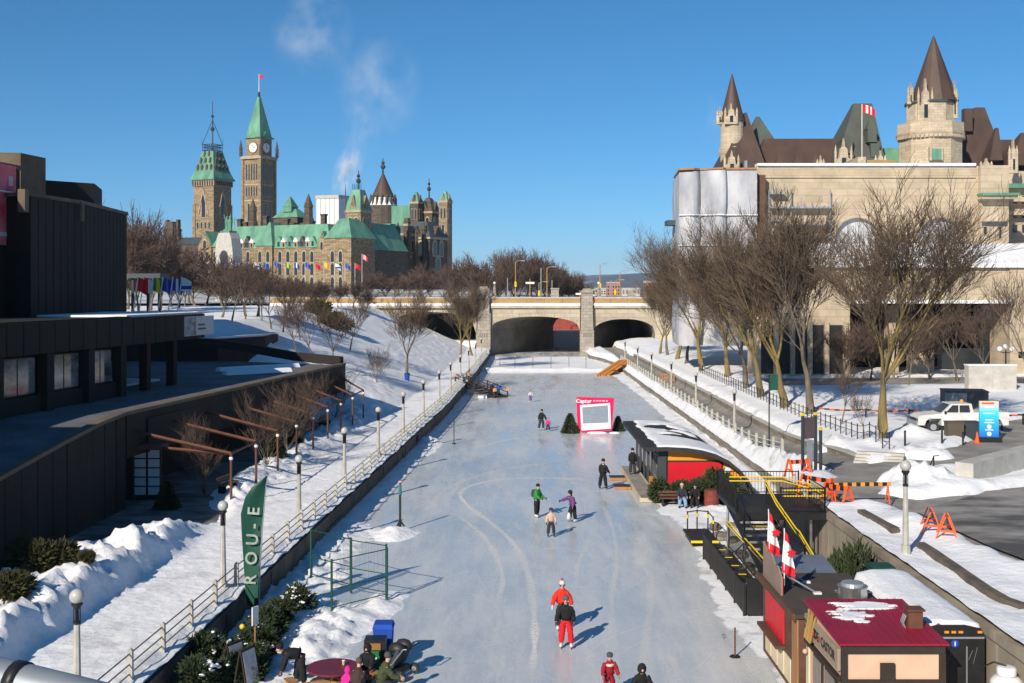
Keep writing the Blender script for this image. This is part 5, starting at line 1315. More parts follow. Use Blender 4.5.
# left round tower
o, x, r_ = round_tower(732, 23, 122, 74, 175, 262, 'round_turret', 26)
q = MB(); q.lathe(x, 262, [(r_*.98,sz(158,262)),(r_*1.14,sz(153,262)),(r_*1.16,sz(148,262)),(r_*1.0,sz(147,262))], 20); hp('corbel_ring', q, M['chateau'], o)
gab_dormer(731.5, 124, 103, 11, 259.0); gab_dormer(720, 124, 106, 4, 261)
def hipr(pa, pb, pyb, pta, ptb, pyt, y0, dep, mat, nm='steep_roof'):
    x0, x1 = sx(pa,y0), sx(pb,y0); ym = y0+dep*.5; z0, z1 = sz(pyb,y0), sz(pyt,ym); ta, tb_ = sx(pta,ym), sx(ptb,ym)
    q = MB(); q.prism([(x0,y0),(x1,y0),(x1,y0+dep),(x0,y0+dep)], z0, z1, [(ta,y0+dep*.45),(tb_,y0+dep*.45),(tb_,y0+dep*.55),(ta,y0+dep*.55)]); return hp(nm, q, mat)
hipr(719, 768, 172, 744, 746, 113, 256, 16, M['brown_cu']); gab_dormer(732, 173, 150, 13, 254.5)
hipr(745, 782, 150, 756, 759, 117, 275, 12, M['brown_cu_g'])
hipr(752, 850, 175, 764, 850, 139, 262, 14, M['brown_cu'], 'long_roof')
for px in (780, 798, 816):
    x = sx(px,262); q = MB(); q.box(x-.8,x+.8,261.6,265,sz(170,262),sz(165.5,262)); d_ = hp('dormer', q, M['chateau'])
    q = MB(); q.frust(x,263.2,sz(165.5,262)+.01,sz(154,262),1.6,.05,4,R(45)); hp('dormer_roof', q, M['brown_cu'], d_)
    q = MB(); q.box(x-.4,x+.4,261.52,261.59,sz(169.5,262),sz(166.3,262)); hp('pane', q, M['glass'], d_)
hipr(836, 886, 163, 853, 871, 104, 258, 18, M['brown_cu_g']); gab_dormer(844, 171, 138, 15, 255.5)
for px, py in ((849,146),(873,135),(876,150)):
    x = sx(px,258); q = MB(); q.box(x-1,x+1,258.5,264,sz(py,258)-1.5,sz(py,258)+1.5); d_ = hp('dormer', q, M['brown_cu_g'])
    q = MB(); q.frust(x,260,sz(py,258)+1.51,sz(py,258)+4,1.6,.1,4,R(45)); hp('dormer_roof', q, M['brown_cu_g'], d_)
gab_dormer(881, 172, 150, 9, 256); gab_dormer(821, 172, 155, 6, 257)
hipr(880, 905, 175, 884, 905, 148, 264, 10, M['copper'], 'green_roof')
# great round tower
q = MB(); x = sx(930,262); r_ = 33*262/F
q.lathe(x, 262, [(r_*.94,sz(180,262)),(r_*.94,sz(141,262)),(r_*1.0,sz(138,262)),(r_*1.03,sz(135.5,262)),(r_*1.0,sz(135,262)),(r_*.99,sz(125,262)),(r_*.90,sz(125,262)),(r_*.90,sz(126,262))], 10); gt = hp('great_tower', q, M['chateau'])
for k in range(26):
    a = math.pi + math.pi*k/25; q = MB(); q.box(-.28,.28,-.35,.35,sz(140.5,262),sz(138.2,262),Matrix.Translation((x+r_*.97*math.cos(a),262+r_*.97*math.sin(a),0)) @ Matrix.Rotation(a,4,'Z')); hp('corbel', q, M['chateau'], gt)
q = MB(); q.frust(x, 262, sz(126,262), sz(105,262), r_*.72, r_*.71, 10); hp('upper_drum', q, M['chateau'], gt)
q = MB(); q.frust(x, 262, sz(105,262)+.01, sz(103,262), r_*.78, r_*.75, 10); hp('cone_eaves', q, M['lead'], gt)
q = MB(); q.frust(x+.8, 262, sz(103,262)+.01, sz(36,262), r_*.73, .15, 12); hp('cone_roof', q, M['brown_cu'], gt)
gab_dormer(926, 122, 78, 13, 262-r_*.68); gab_dormer(911, 104, 82, 4, 262-r_*.3); gab_dormer(955, 118, 80, 4.5, 262-r_*.45)
q = MB(); q.box(sx(918,262),sx(931,262),261.9-r_*.97,262.6-r_*.9,sz(164,262),sz(151,262)); hp('window_surround', q, M['chateau'], gt)
q = MB(); q.box(sx(920,262),sx(929,262),261.7-r_*.97,261.85-r_*.97,sz(163.5,262),sz(153,262)); hp('green_window', q, M['copper'], gt)
hipr(950, 1010, 172, 974, 983, 108, 268, 20, M['brown_cu']); hipr(985, 1060, 175, 1000, 1060, 140, 272, 14, M['brown_cu'], 'long_roof')
q = MB(); q.box(sx(968,270),sx(976,270),272,274,sz(130,270),sz(107,270)); hp('chimney', q, M['brown_cu'])
hipr(990, 1003, 160, 995, 998, 128, 262, 6, M['brown_cu']); hipr(1010, 1040, 165, 1021, 1025, 133, 262, 12, M['brown_cu'])
gab_dormer(1014, 173, 138, 7, 254); gab_dormer(987, 172, 158, 10, 256)
q = MB(); q.box(sx(719,263),sx(1060,263),263,285,9,sz(171,263)); hp('main_wall', q, M['chateau'])
fl = P(862, 172, 200); fl.z = sz(172,200)
flag('roof_flag', (fl.x, 145, sz(169,145)) if False else (sx(862,147.5), 147.5, sz(160,147.5)), sz(104,147.5)-sz(160,147.5), FM['canada'], 'red and white maple leaf flag on tall white pole above the station roof', None, 1.7, 1.0, 0, 0.35)
# ------------------------------------------------------------------ trees
def bare_tree(seed, h, r0, spread=0.55, fork=0.28, limbs=5, kids=(6,6,5,4), tw=0.012, up=0.35, droop=0.0, minr=0.01):
    """trunk and crown meshes of a leafless tree standing at the origin"""
    g = random.Random(seed); T = MB(); C = MB()
    def grow(p, d, ln, r, lev):
        n = 4 if lev < 2 else (3 if lev < 4 else 2)
        pts = [p.copy()]; rad = [r]; dirs = [d.copy()]
        for k in range(n):
            wob = 0.16 if lev < 3 else 0.28
            d = (d + Vector((g.uniform(-wob,wob), g.uniform(-wob,wob), g.uniform(-wob*.5,wob*.5) + up*0.14 - droop*0.1*lev))).normalized()
            p = p + d*(ln/n); pts.append(p.copy()); dirs.append(d.copy()); rad.append(max(minr*0.6, r*(1-0.62*(k+1)/n)))
        (T if lev < 3 else C).tube(pts, rad, 7 if lev == 0 else (5 if lev < 3 else 3), cap=False)
        if lev >= len(kids)+1: return
        m = kids[lev-1] if lev >= 1 else limbs
        for i in range(m):
            t = g.uniform(0.25, 1.0) if lev > 0 else g.uniform(0.82, 1.0)
            if i == 0: t = 1.0
            k = min(n-1, int(t*n)); f = t*n-k
            q = pts[k].lerp(pts[k+1], min(1,f)); bd = dirs[k+1]
            ax = bd.cross(Vector((g.uniform(-1,1), g.uniform(-1,1), g.uniform(-.3,.6)))).normalized()
            ang = g.uniform(0.35, 0.95)*spread*1.35 if i else g.uniform(0.05, 0.25)
            nd = (Matrix.Rotation(ang, 3, ax) @ bd); nd = (nd + Vector((0,0,up*0.30))).normalized()
            rr = max(minr, rad[k]*(0.62 if i else 0.8)*g.uniform(.7,1))
            grow(q, nd, ln*g.uniform(0.50, 0.74)*(1.0 if lev else (1-fork)/fork*0.62), rr if lev < 3 else max(minr, min(rr, tw)), lev+1)
    grow(Vector((0,0,-0.3)), Vector((g.uniform(-.06,.06), g.uniform(-.06,.06), 1)), h*fork+0.3, r0, 0)
    zmax = max(v[2] for v in T.v + C.v); k = h/zmax
    for q in (T, C): q.v = [(x*k, y*k, z*k if z > 0 else z) for x, y, z in q.v]
    return T, C
def tree_proto(name, seed, h, r0, bark, twig, **kw):
    T, C = bare_tree(seed, h, r0, **kw)
    return (name, T.mesh('trunk', bark, True), C.mesh('crown', twig), h)
def put_tree(pr, loc, rz, lab, grp, hgt=None, cat='tree', wide=1.0):
    name, tm, cm, h = pr; s = (hgt/h) if hgt else 1.0
    t = thing(name, loc, lab, cat, grp, rz); t.scale = (s*wide, s*wide, s)
    link('trunk', tm, t); link('crown', cm, t); return t
BIG = [tree_proto('elm_tree', 21+k, 16.0, 0.31, M['bark_moss'], M['twig'], spread=0.52, fork=0.24, limbs=6, kids=(6,6,6,5), tw=0.020, minr=0.014, up=0.42) for k in range(3)]
GREYT = [tree_proto('maple_tree', 41+k, 14.0, 0.25, M['bark'], M['twig'], spread=0.50, fork=0.24, limbs=5, kids=(6,6,5,5), tw=0.020, minr=0.014, up=0.5) for k in range(2)]
FAR = [tree_proto('bare_tree', 61+k, 14.0, 0.35, M['bark'], M['twig_red'], spread=0.62, fork=0.20, limbs=6, kids=(6,6,6), tw=0.06, minr=0.05, up=0.25) for k in range(3)]
BUSH = [tree_proto('multi_stem_tree', 81+k, 4.6, 0.09, M['bark'], M['twig_red'], spread=0.55, fork=0.09, limbs=8, kids=(5,5,5), tw=0.013, minr=0.010, up=0.45) for k in range(2)]
SMALL = [tree_proto('slender_tree', 91+k, 7.0, 0.10, M['bark'], M['twig_red'], spread=0.55, fork=0.3, limbs=6, kids=(5,5,4), tw=0.014, minr=0.012, up=0.4) for k in range(2)]
tr = random.Random(17)
ORD = 'first second third fourth fifth sixth seventh eighth ninth tenth eleventh twelfth thirteenth fourteenth fifteenth sixteenth seventeenth eighteenth nineteenth twentieth twenty-first twenty-second twenty-third twenty-fourth twenty-fifth twenty-sixth twenty-seventh twenty-eighth'.split()
def gR(px, py, z=3.05):
    p = G(px, py, z); p.z = zR(p.x, p.y)-0.05; return p
# row in the park to the right, nearest first
p = gR(883, 441); put_tree(BIG[0], p, 0.6, 'largest lichen-yellow tree in the park, nearest to the pickup truck', 'bare trees along the park edge', 17.6, wide=1.3)
p = gR(810, 412); put_tree(GREYT[0], p, 2.0, 'grey-trunked bare tree second along the park fence', 'bare trees along the park edge', 18.3, wide=1.22)
p = gR(786, 404); put_tree(BIG[1], p, 1.0, 'leaning bare tree third along the park fence', 'bare trees along the park edge', 17.1, wide=1.22)
p = gR(762, 394); put_tree(BIG[2], p, 4.0, 'yellowish bare tree fourth along the park fence', 'bare trees along the park edge', 17.7, wide=1.22)
p = gR(747, 386); put_tree(GREYT[1], p, 5.0, 'grey bare tree fifth along the park fence', 'bare trees along the park edge', 17.1, wide=1.22)
p = gR(701, 369); put_tree(BIG[0], p, 2.6, 'yellow-barked bare tree in front of the white sheeted scaffold', 'bare trees along the park edge', 19.5, wide=1.22)
p = gR(677, 358); put_tree(BIG[1], p, 3.3, 'bare tree just left of the white sheeted scaffold', 'bare trees along the park edge', 15.3, wide=1.22)
p = gR(668, 354); put_tree(GREYT[0], p, 0.3, 'bare tree between bridge arch and sheeted scaffold', 'bare trees along the park edge', 13.0, wide=1.22)
p = gR(660, 352); put_tree(BIG[2], p, 1.3, 'farthest bare tree of the park row beside the bridge', 'bare trees along the park edge', 11.8, wide=1.22)
p = gR(686, 362); put_tree(GREYT[1], p, 1.9, 'slim grey bare tree behind the yellow-barked one', 'bare trees along the park edge', 14.2, wide=1.22)
p = gR(728, 376); put_tree(BIG[1], p, 5.6, 'bare tree before the right end of the sheeted scaffold', 'bare trees along the park edge', 16.5, wide=1.22)
p = gR(842, 423); put_tree(SMALL[0], p, 0.0, 'thin sapling just left of the largest park tree', 'small trees in the park', 5)
p = gR(865, 442); put_tree(SMALL[1], p, 2.0, 'tiny sapling at the foot of the largest park tree', 'small trees in the park', 3.2)
p = gR(908, 388); put_tree(SMALL[0], p, 1.0, 'small tree in front of the dark station recess', 'small trees in the park', 7.5)
p = gR(957, 382); put_tree(SMALL[1], p, 3.0, 'small spreading tree right of the dark station recess centre', 'small trees in the park', 9.0, wide=1.3)
p = gR(988, 386); put_tree(SMALL[0], p, 4.0, 'slim tree beside the three-globe street lamp', 'small trees in the park', 9.0, wide=1.1)
for k, (px, py, h_) in enumerate(((870,380,8.5),(893,379,9),(930,379,9.5),(845,384,9))):
    p = gR(px, py); put_tree(FAR[k % 3], p, k*1.3, ['bushy bare tree at the left of the station recess','bushy bare tree before the station recess, left of centre','bushy bare tree before the station recess, right of centre','bushy bare tree beside the station wall doorways'][k], 'bushy trees before the station', h_*0.8)
p = P(1030, 300, 105); p.z = 3.2; put_tree(SMALL[1], p, 2.2, 'bare tree at the right picture edge above the pale wall', 'small trees in the park', 12)
# left slope
p = G(407, 366, 3.5); p.z = zL(XL(p.y)-p.x, p.y)-0.1
put_tree(GREYT[1], p, 0.4, 'upright bare tree alone on the snowy slope', 'bare trees on the left slope', 11.5, wide=1.15)
for k, (px, py, z, h_, lab) in enumerate(((460,352,3.0,14.5,'bare tree beside the left bridge arch'),(472,352,2.0,12.5,'bare tree against the left bridge pylon'),(332,352,6.3,7,'spreading bare tree above the terrace corner'),(312,352,6.4,7,'bare tree above the terrace wall'),(297,350,6.4,6.5,'bare tree on the slope left of the terrace wall'),(350,345,6.0,7,'low bare tree on upper slope'),(283,340,7.0,7,'bare tree behind the theatre fascia'),(262,334,7.6,7,'bare tree at the far end of the theatre fascia'),(245,333,7.8,6.5,'low bare tree right of the fascia sign'),(300,333,7.8,6,'small bare tree high on the slope'),(272,326,8.6,7,'bare tree on the slope crest'),(232,328,8.6,7,'bare tree just beyond the fascia sign'))):
    p = G(px, py, z); p.z = zL(XL(p.y)-p.x, p.y)-0.15
    put_tree(SMALL[k % 2] if k > 1 else BIG[k], p, k*1.1, lab, 'bare trees on the left slope', h_, wide=1.25 if k > 1 else 1)
for k, (px, py, z, h_) in enumerate(((292,319,8.0,6),(306,318,8.0,5.5),(322,318,8.0,5),(338,319,7.6,5),(352,320,7.4,5.5),(366,321,7.2,5),(246,322,8.8,7),(258,320,9.0,7.5),(222,321,9.0,7))):
    p = G(px, py, z); p.z = zL(XL(p.y)-p.x, p.y)-0.15
    put_tree(FAR[k % 3], p, k*1.7, f'dense brown bush tree below the left bridge parapet, {ORD[sorted((292,306,322,338,352,366,246,258,222)).index(px)]} from the left', 'bush trees below the bridge parapet', h_, wide=1.2)
# reddish multi-stem trees under the pergola
for k, (px, py, h_, lab) in enumerate(((205,489,4.6,'reddish multi-stem tree nearest the theatre doors'),(268,470,5.0,'reddish multi-stem tree second from the theatre doors'),(287,458,4.8,'reddish multi-stem tree in the middle of the pergola'),(312,440,4.8,'reddish multi-stem tree fourth under the pergola'),(335,420,4.6,'reddish multi-stem tree at the far end of the pergola'),(376,396,4.2,'reddish multi-stem tree beyond the terrace corner'))):
    p = G(px, py, 1.5); p.z = zL(XL(p.y)-p.x, p.y)-0.15
    put_tree(BUSH[k % 2], p, k*2.1, lab, 'reddish multi-stem trees by the walkway', h_*1.05, wide=1.25)
# trees around the square, behind the theatre and on the hill beyond the bridge
def far_tree(px, Y, top, lab, grp, wide=1.0, base=None):
    x = (px-CX)/F*Y; zb = zP(x, Y)-0.5 if base is None else base
    h_ = H-(top-HY)*Y/F - zb
    put_tree(FAR[tr.randrange(3)], (x, Y, zb), tr.uniform(0,6), lab, grp, h_, wide=wide*min(1.6, max(0.75, 14/h_*0.8)))
xs = [(78,150,188),(98,158,196),(112,150,200),(140,165,210),(150,172,206),(160,178,212),(150,205,215),(136,200,230),(172,214,240),(185,240,240),(127,180,205),(178,190,250)]
for k, (px, Y, tp) in enumerate(xs):
    far_tree(px, Y, tp, f'bare tree behind the theatre block, {["first","second","third","fourth","fifth","sixth","seventh","eighth","ninth","tenth","eleventh","twelfth"][sorted(q[0]+q[1]/1e4 for q in xs).index(px+Y/1e4)]} from the left', 'bare trees behind the theatre', 1.0, 8.5)
xs = [(190,250,240),(206,232,245),(240,250,262),(252,235,266),(222,245,256),(272,250,270),(262,232,272),(300,252,276),(240,228,276),(285,230,280),(196,226,262),(320,256,280),(395,300,270),(368,320,268),(384,330,272),(408,350,270),(420,330,266)]
for k, (px, Y, tp) in enumerate(xs):
    rk = sorted(q[0]+q[1]/1e4 for q in xs).index(px+Y/1e4)
    far_tree(px, Y, tp, f'small bare tree on the square below parliament, {ORD[rk]} from the left', 'small bare trees on the square', 1.4, None)
HB = 5
xs = [(430,352,262),(441,340,258),(452,350,260),(463,335,262),(473,352,258),(484,338,256),(495,350,254),(505,340,251),(515,355,249),(525,345,251),(535,360,253),(545,350,257),(554,362,262),(562,355,266),(570,365,271),(577,372,276),(520,330,262),(500,325,266),(540,332,266),(480,322,268),(510,370,250),(530,372,252),(547,340,262),(558,345,268),(566,352,272),(584,380,282)]
for k, (px, Y, tp) in enumerate(xs):
    rk = sorted(q[0]+q[1]/1e4 for q in xs).index(px+Y/1e4)
    far_tree(px, Y, tp-HB*(1 if 470 < px < 570 else .4), f'brown bare tree on the rise beyond the bridge, {ORD[rk]} from the left', 'bare trees on the rise beyond the bridge', 1.25, 7.5)

# ------------------------------------------------------------------ evergreens
def needles(mb, c, r, n, g, size=0.16, flat=1.0, inner=0.3):
    for _ in range(n):
        while True:
            d = Vector((g.uniform(-1,1), g.uniform(-1,1), g.uniform(-1,1)))
            if 0.05 < d.length < 1: break
        d.normalize(); q = Vector(c) + Vector((d.x*r[0], d.y*r[1], d.z*r[2]))*g.uniform(inner, 1.0)**0.6
        o = (d + Vector((g.uniform(-.7,.7), g.uniform(-.7,.7), g.uniform(-.3,.7)))).normalized()
        s1 = o.cross(Vector((g.uniform(-1,1), g.uniform(-1,1), g.uniform(-1,1)))).normalized()*size*0.22
        L_ = size*g.uniform(.6,1.3)
        mb.add([q-s1, q+s1, q+o*L_], [(0,1,2)])
        s2 = s1.cross(o).normalized()*size*0.22
        mb.add([q-s2, q+s2, q+o*L_*.9], [(0,1,2)])
def shrub_mesh(seed, r, n, size, mat, lumps=7, h=1.0):
    g = random.Random(seed); mb = MB()
    for k in range(lumps):
        a = g.uniform(0, 6.28); q = g.uniform(0, .55)*r
        c = (q*math.cos(a), q*math.sin(a), h*r*g.uniform(.35,.95)); rr = r*g.uniform(.35,.6)
        needles(mb, c, (rr, rr, rr*h), n//lumps, g, size)
    st = MB()
    for k in range(4):
        a = g.uniform(0,6.28); st.tube([(0,0,-0.15),(r*.35*math.cos(a),r*.35*math.sin(a),r*h*.8)], [0.04,0.015], 4)
    return mb.mesh('foliage', mat), st.mesh('stem', M['bark'])
def cone_mesh(seed, h, r, n, size, mat):
    g = random.Random(seed); mb = MB()
    for k in range(n):
        t = g.random()**0.75; z = h*(0.06+0.94*(1-t)) if False else h*(1-t**0.9*0.97)
        rr = r*(1-z/h)*g.uniform(.55,1.08)+0.02; a = g.uniform(0,6.28)
        q = Vector((rr*math.cos(a), rr*math.sin(a), z)); o = Vector((math.cos(a), math.sin(a), g.uniform(-.45,.35))).normalized()
        s1 = o.cross(Vector((g.uniform(-1,1), g.uniform(-1,1), 1))).normalized()*size*.25
        mb.add([q-s1, q+s1, q+o*size*g.uniform(.6,1.2)], [(0,1,2)])
        s2 = s1.cross(o).normalized()*size*.25
        mb.add([q-s2, q+s2, q+o*size*g.uniform(.6,1.1)], [(0,1,2)])
    st = MB(); st.tube([(0,0,-.1),(0,0,h*.9)], [0.06,0.02], 5)
    return mb.mesh('foliage', mat), st.mesh('stem', M['bark'])
def evergreen(name, meshes, loc, s, rz, lab, grp, cat='shrub', snowy=0):
    t = thing(name, loc, lab, cat, grp, rz); t.scale = s if hasattr(s, '__len__') else (s,s,s)
    link('foliage', meshes[0], t); link('stem', meshes[1], t)
    g = random.Random(int(loc[0]*100+loc[1]*7))
    for k in range(snowy*3):
        q = MB(); a = g.uniform(0,6.28); rr = g.uniform(0,.85); c = Vector((rr*math.cos(a), rr*math.sin(a), 1.28-.62*rr+g.uniform(-.12,.06)))
        for _ in range(3):
            q.ball(c + Vector((g.uniform(-.12,.12), g.uniform(-.12,.12), g.uniform(-.04,.04))), g.uniform(.035,.085), 7, 4, (1.3,1.1,.6))
        stuff(q.build('snow_clump', M['snow_roof'], t, True))
    return t
SH = [shrub_mesh(5+k, 1.0, 2600, 0.20, M['spruce'], 8, 1.0) for k in range(2)]
JU = [shrub_mesh(15+k, 1.0, 2200, 0.22, M['juniper'], 9, 0.62) for k in range(2)]
CN = [cone_mesh(25+k, 1.0, 0.42, 1500, 0.14, M['spruce']) for k in range(2)]
# dark spruce boughs in a row at the foot of the canal wall
row = [(212,655,.95),(232,672,.8),(205,680,.9),(243,650,.8),(258,640,.85),(270,622,.85),(283,612,.85),(296,600,.8),(262,655,.7),(248,668,.7)]
words = ['nearest the picture foot','second','third','fourth','fifth','sixth','seventh','eighth','ninth','farthest up the row']
for k, (px, py, s) in enumerate(sorted(row, key=lambda q: -q[1])):
    p = G(px, py+14, 0.15); p.x = max(p.x, XL(p.y)+0.5)
    evergreen('spruce_shrub', SH[k % 2], (p.x, p.y, 0.12), (s,s,s*1.0), k*1.7, f'dark evergreen shrub at the canal wall foot, {words[k]} of the row', 'evergreen shrubs along the canal wall', 'shrub', 4)
for k, (px, py, s, lab) in enumerate(((60,552,1.25,'wide juniper on the snow bank by the theatre wall'),(30,556,1.1,'low juniper left of the wide one on the snow bank'),(8,590,1.0,'juniper at the left picture edge on the bank'),(5,556,1.0,'small juniper at the left edge under the theatre wall'),(88,561,.45,'tiny juniper tuft poking through the snow bank'),(16,530,.8,'juniper half hidden under the theatre wall'))):
    p = G(px, py+12, 2.2); u = XL(p.y)-p.x; zz_ = zL(u, p.y)
    evergreen('juniper_shrub', JU[k % 2], (p.x, p.y, zz_-0.1), s, k*1.3, lab, 'junipers on the snow bank', 'shrub', 0)
for k, (px, py, h_, lab) in enumerate(((167,503,1.5,'small conical evergreen by the theatre steps'),(276,465,1.7,'small conical evergreen under the pergola'),(270,462,1.3,'shorter conical evergreen beside the pergola post'),(296,450,1.3,'small conical evergreen farther under the pergola'))):
    p = G(px, py, 1.4); p.z = zL(XL(p.y)-p.x, p.y)-0.05
    evergreen('conical_evergreen', CN[k % 2], p, h_, k, lab, 'small conical evergreens by the theatre', 'evergreen')
# around the photo frame sign, the kiosk and the stalls
for px, py, h_, lab in ((570,433,1.75,'small spruce left of the pink photo frame'),(618,431,1.35,'small spruce right of the pink photo frame')):
    p = G(px, py); evergreen('little_spruce', CN[0], (p.x,p.y,-0.02), (h_*.95,h_*.95,h_), 0.7, lab, 'spruces beside the photo frame', 'evergreen')
for k, (px, py, s, lab) in enumerate(((663,503,1.0,'evergreen bush left end by the kiosk'),(677,503,.9,'evergreen bush second by the kiosk'),(690,503,.85,'evergreen bush third by the kiosk'),(702,503,.95,'evergreen bush fourth by the kiosk'),(717,503,1.3,'tall rounded evergreen bush in front of red kiosk panel'),(731,503,1.05,'evergreen bush at the right of the red kiosk panel'))):
    p = G(px, py); evergreen('kiosk_evergreen', SH[k % 2], (p.x, p.y, 0.0), (s,s,s*1.1), k, lab, 'evergreens in front of the kiosk')
p = P(858, 590, 41.0); evergreen('wall_evergreen', SH[0], (12.55, 42.6, 0.3), (1.15,1.15,2.1), 1.0, 'large evergreen bush against the concrete wall behind the stalls', None, 'shrub')
evergreen('wall_evergreen', SH[1], (11.9, 42.2, 0.2), (1.0,1.0,1.75), 2.0, 'darker evergreen bush left of the large one behind the stalls', None, 'shrub')
for k, (px, py, z, s, lab) in enumerate(((335,328,7.5,2.6,'dark evergreen shrub below the bridge abutment'),(318,326,7.5,2.4,'brownish shrub left of the bridge abutment'))):
    p = G(px, py, z); p.z = zL(XL(p.y)-p.x, p.y); evergreen('abutment_shrub', JU[k], p, s, k, lab, None)
# ------------------------------------------------------------------ railings and lamps along the canal
def railing(name, pts, lab, post_m, rail_m, h=0.85, rails=(0.25,0.52,0.80), pr=0.09, cap=True, kind='square', rr=0.028):
    """pts: list of (x,y,z) post feet"""
    o = Vector(pts[0]); t = thing(name, o, lab, 'railing')
    mb = MB()
    if kind == 'square':
        mb.prism([(-pr,-pr),(pr,-pr),(pr,pr),(-pr,pr)], -0.3, h, [(-pr*.85,-pr*.85),(pr*.85,-pr*.85),(pr*.85,pr*.85),(-pr*.85,pr*.85)])
        mb.frust(0,0,h+.002,h+pr*.7,pr*1.2,0.02,4,R(45))
    else:
        mb.tube([(0,0,-0.3),(0,0,h)], pr, 6); mb.ball((0,0,h+pr*.5), pr*1.3, 6, 4)
    pmesh = mb.mesh('post', post_m)
    for p in pts: link('post', pmesh, t, Vector(p)-o)
    for a, b in zip(pts, pts[1:]):
        a, b = Vector(a)-o, Vector(b)-o
        for z in rails:
            q = MB(); q.tube([a+Vector((0,0,z)), b+Vector((0,0,z))], rr, 4); q.build('rail', rail_m, t)
    return t
ys_ = [20+2.62*k for k in range(69)]
railing('canal_railing', [(XL(y)-0.42, y, 1.18) for y in ys_], 'cream post railing along the left walkway above the canal wall', M['cream_paint'], M['concrete'], 0.95, (0.28,0.56,0.86), 0.085)
ys_ = [74+2.6*k for k in range(43)]
railing('promenade_railing', [(17.38, y, path_z(y)-0.05) for y in ys_], 'white post railing along the right promenade', M['cream_paint'], M['white'], 0.85, (0.3,0.62), 0.10)
ys_ = [67.5+1.25*k for k in range(56)]
railing('park_fence', [(22.15, y, zR(22.15, y)-0.05) for y in ys_], 'black iron post fence along the park edge', M['black'], M['black'], 1.0, (0.5,0.92), 0.035, False, 'round', 0.022)
def lamp(loc, h, lab, grp):
    t = thing('canal_lamp', loc, lab, 'lamp post', grp)
    if 'lampm' not in _tc:
        a = MB(); a.frust(0,0,-0.2,0.35,0.19,0.17,8); a.frust(0,0,0.352,2.45,0.125,0.085,8)
        b = MB(); b.frust(0,0,2.452,2.52,0.10,0.10,8)
        for k in range(8): b.tube([(0.085*math.cos(k*.785),0.085*math.sin(k*.785),2.52),(0.085*math.cos(k*.785),0.085*math.sin(k*.785),2.86)], 0.014, 4)
        b.frust(0,0,2.52,2.86,0.05,0.05,6); b.lathe(0,0,[(0.09,2.862),(0.10,2.9),(0.15,2.96),(0.15,3.0)],10)
        c = MB(); c.ball((0,0,3.18),0.20,14,9)
        M['globe'] = pm('frosted_globe', (0.50,0.49,0.46), (0.40,0.39,0.36), 3, 0.25)
        _tc['lampm'] = (a.mesh('post', M['cream_paint']), b.mesh('collar', M['black']), c.mesh('globe', M['globe'], True))
    for n_, m_ in zip(('post','collar','globe'), _tc['lampm']): link(n_, m_, t)
    t.scale = (1,1,h/3.38); return t
lw = ['nearest the picture foot','second','third','fourth','fifth','sixth','seventh','eighth','ninth','tenth','eleventh','twelfth','thirteenth','farthest']
for k, y in enumerate((30.3,43.0,55.0,66.0,77.5,89,101,113,126,140,155,172,190)):
    lamp((XL(y)-0.75, y, 1.25), 3.38, f'cream lamp post with globe on the left walkway, {lw[k]} from the viewer' if k else 'cream lamp post with globe on the left walkway, nearest the picture foot', 'lamp posts on the left walkway')
for k, y in enumerate((41.2,91,110,127,145,161,179)):
    x = 14.1 if k == 0 else 17.6
    lamp((x, y, (zR(x,y)-0.05) if k == 0 else path_z(y)-0.02), 3.38, 'cream lamp post with globe standing above the concrete wall by the stalls' if k == 0 else f'cream lamp post with globe on the right promenade, {ORD[k-1]} along from the kiosk', 'lamp posts on the right side')
# park street lamp with three globes, sign lamp poles
t = thing('three_globe_lamp', (46.8, 109, 3.2), 'dark street lamp with three white globes before the station', 'street lamp')
q = MB(); q.tube([(0,0,0),(0,0,3.6)],[.12,.07],8); q.build('post', M['black'], t)
q = MB(); q.tube([(-.55,0,3.5),(-.3,0,3.35),(0,0,3.4),(.3,0,3.35),(.55,0,3.5)],.04,5); q.build('arm', M['black'], t)
for x, z in ((-.58,3.7),(.58,3.7),(0,3.95)):
    q = MB(); q.ball((x,0,z),.26,10,7); q.build('globe', M['white'], t, True)
t = thing('black_street_sign', (48.5, 108, 3.2), 'black street sign box on a post at the right edge', 'sign')
q = MB(); q.tube([(0,0,0),(0,0,3.5)],.06,6); q.build('post', M['black'], t)
q = MB(); q.box(-.9,.9,-.1,.1,2.9,3.5); q.build('panel', M['black'], t)
q = MB(); q.box(-.3,.3,-.12,-.08,1.6,2.4); q.build('lower_plate', M['black'], t)
t = thing('tall_sign_pole', (18.0, 80.5, path_z(80.5)), 'tall dark pole with green sign beside the promenade', 'sign pole')
q = MB(); q.tube([(0,0,0),(0,0,5.0)],.045,6); q.build('pole', M['black'], t)
q = MB(); q.box(.03,.62,-.02,.02,3.9,5.0); q.build('sign_panel', M['green_dk'], t)
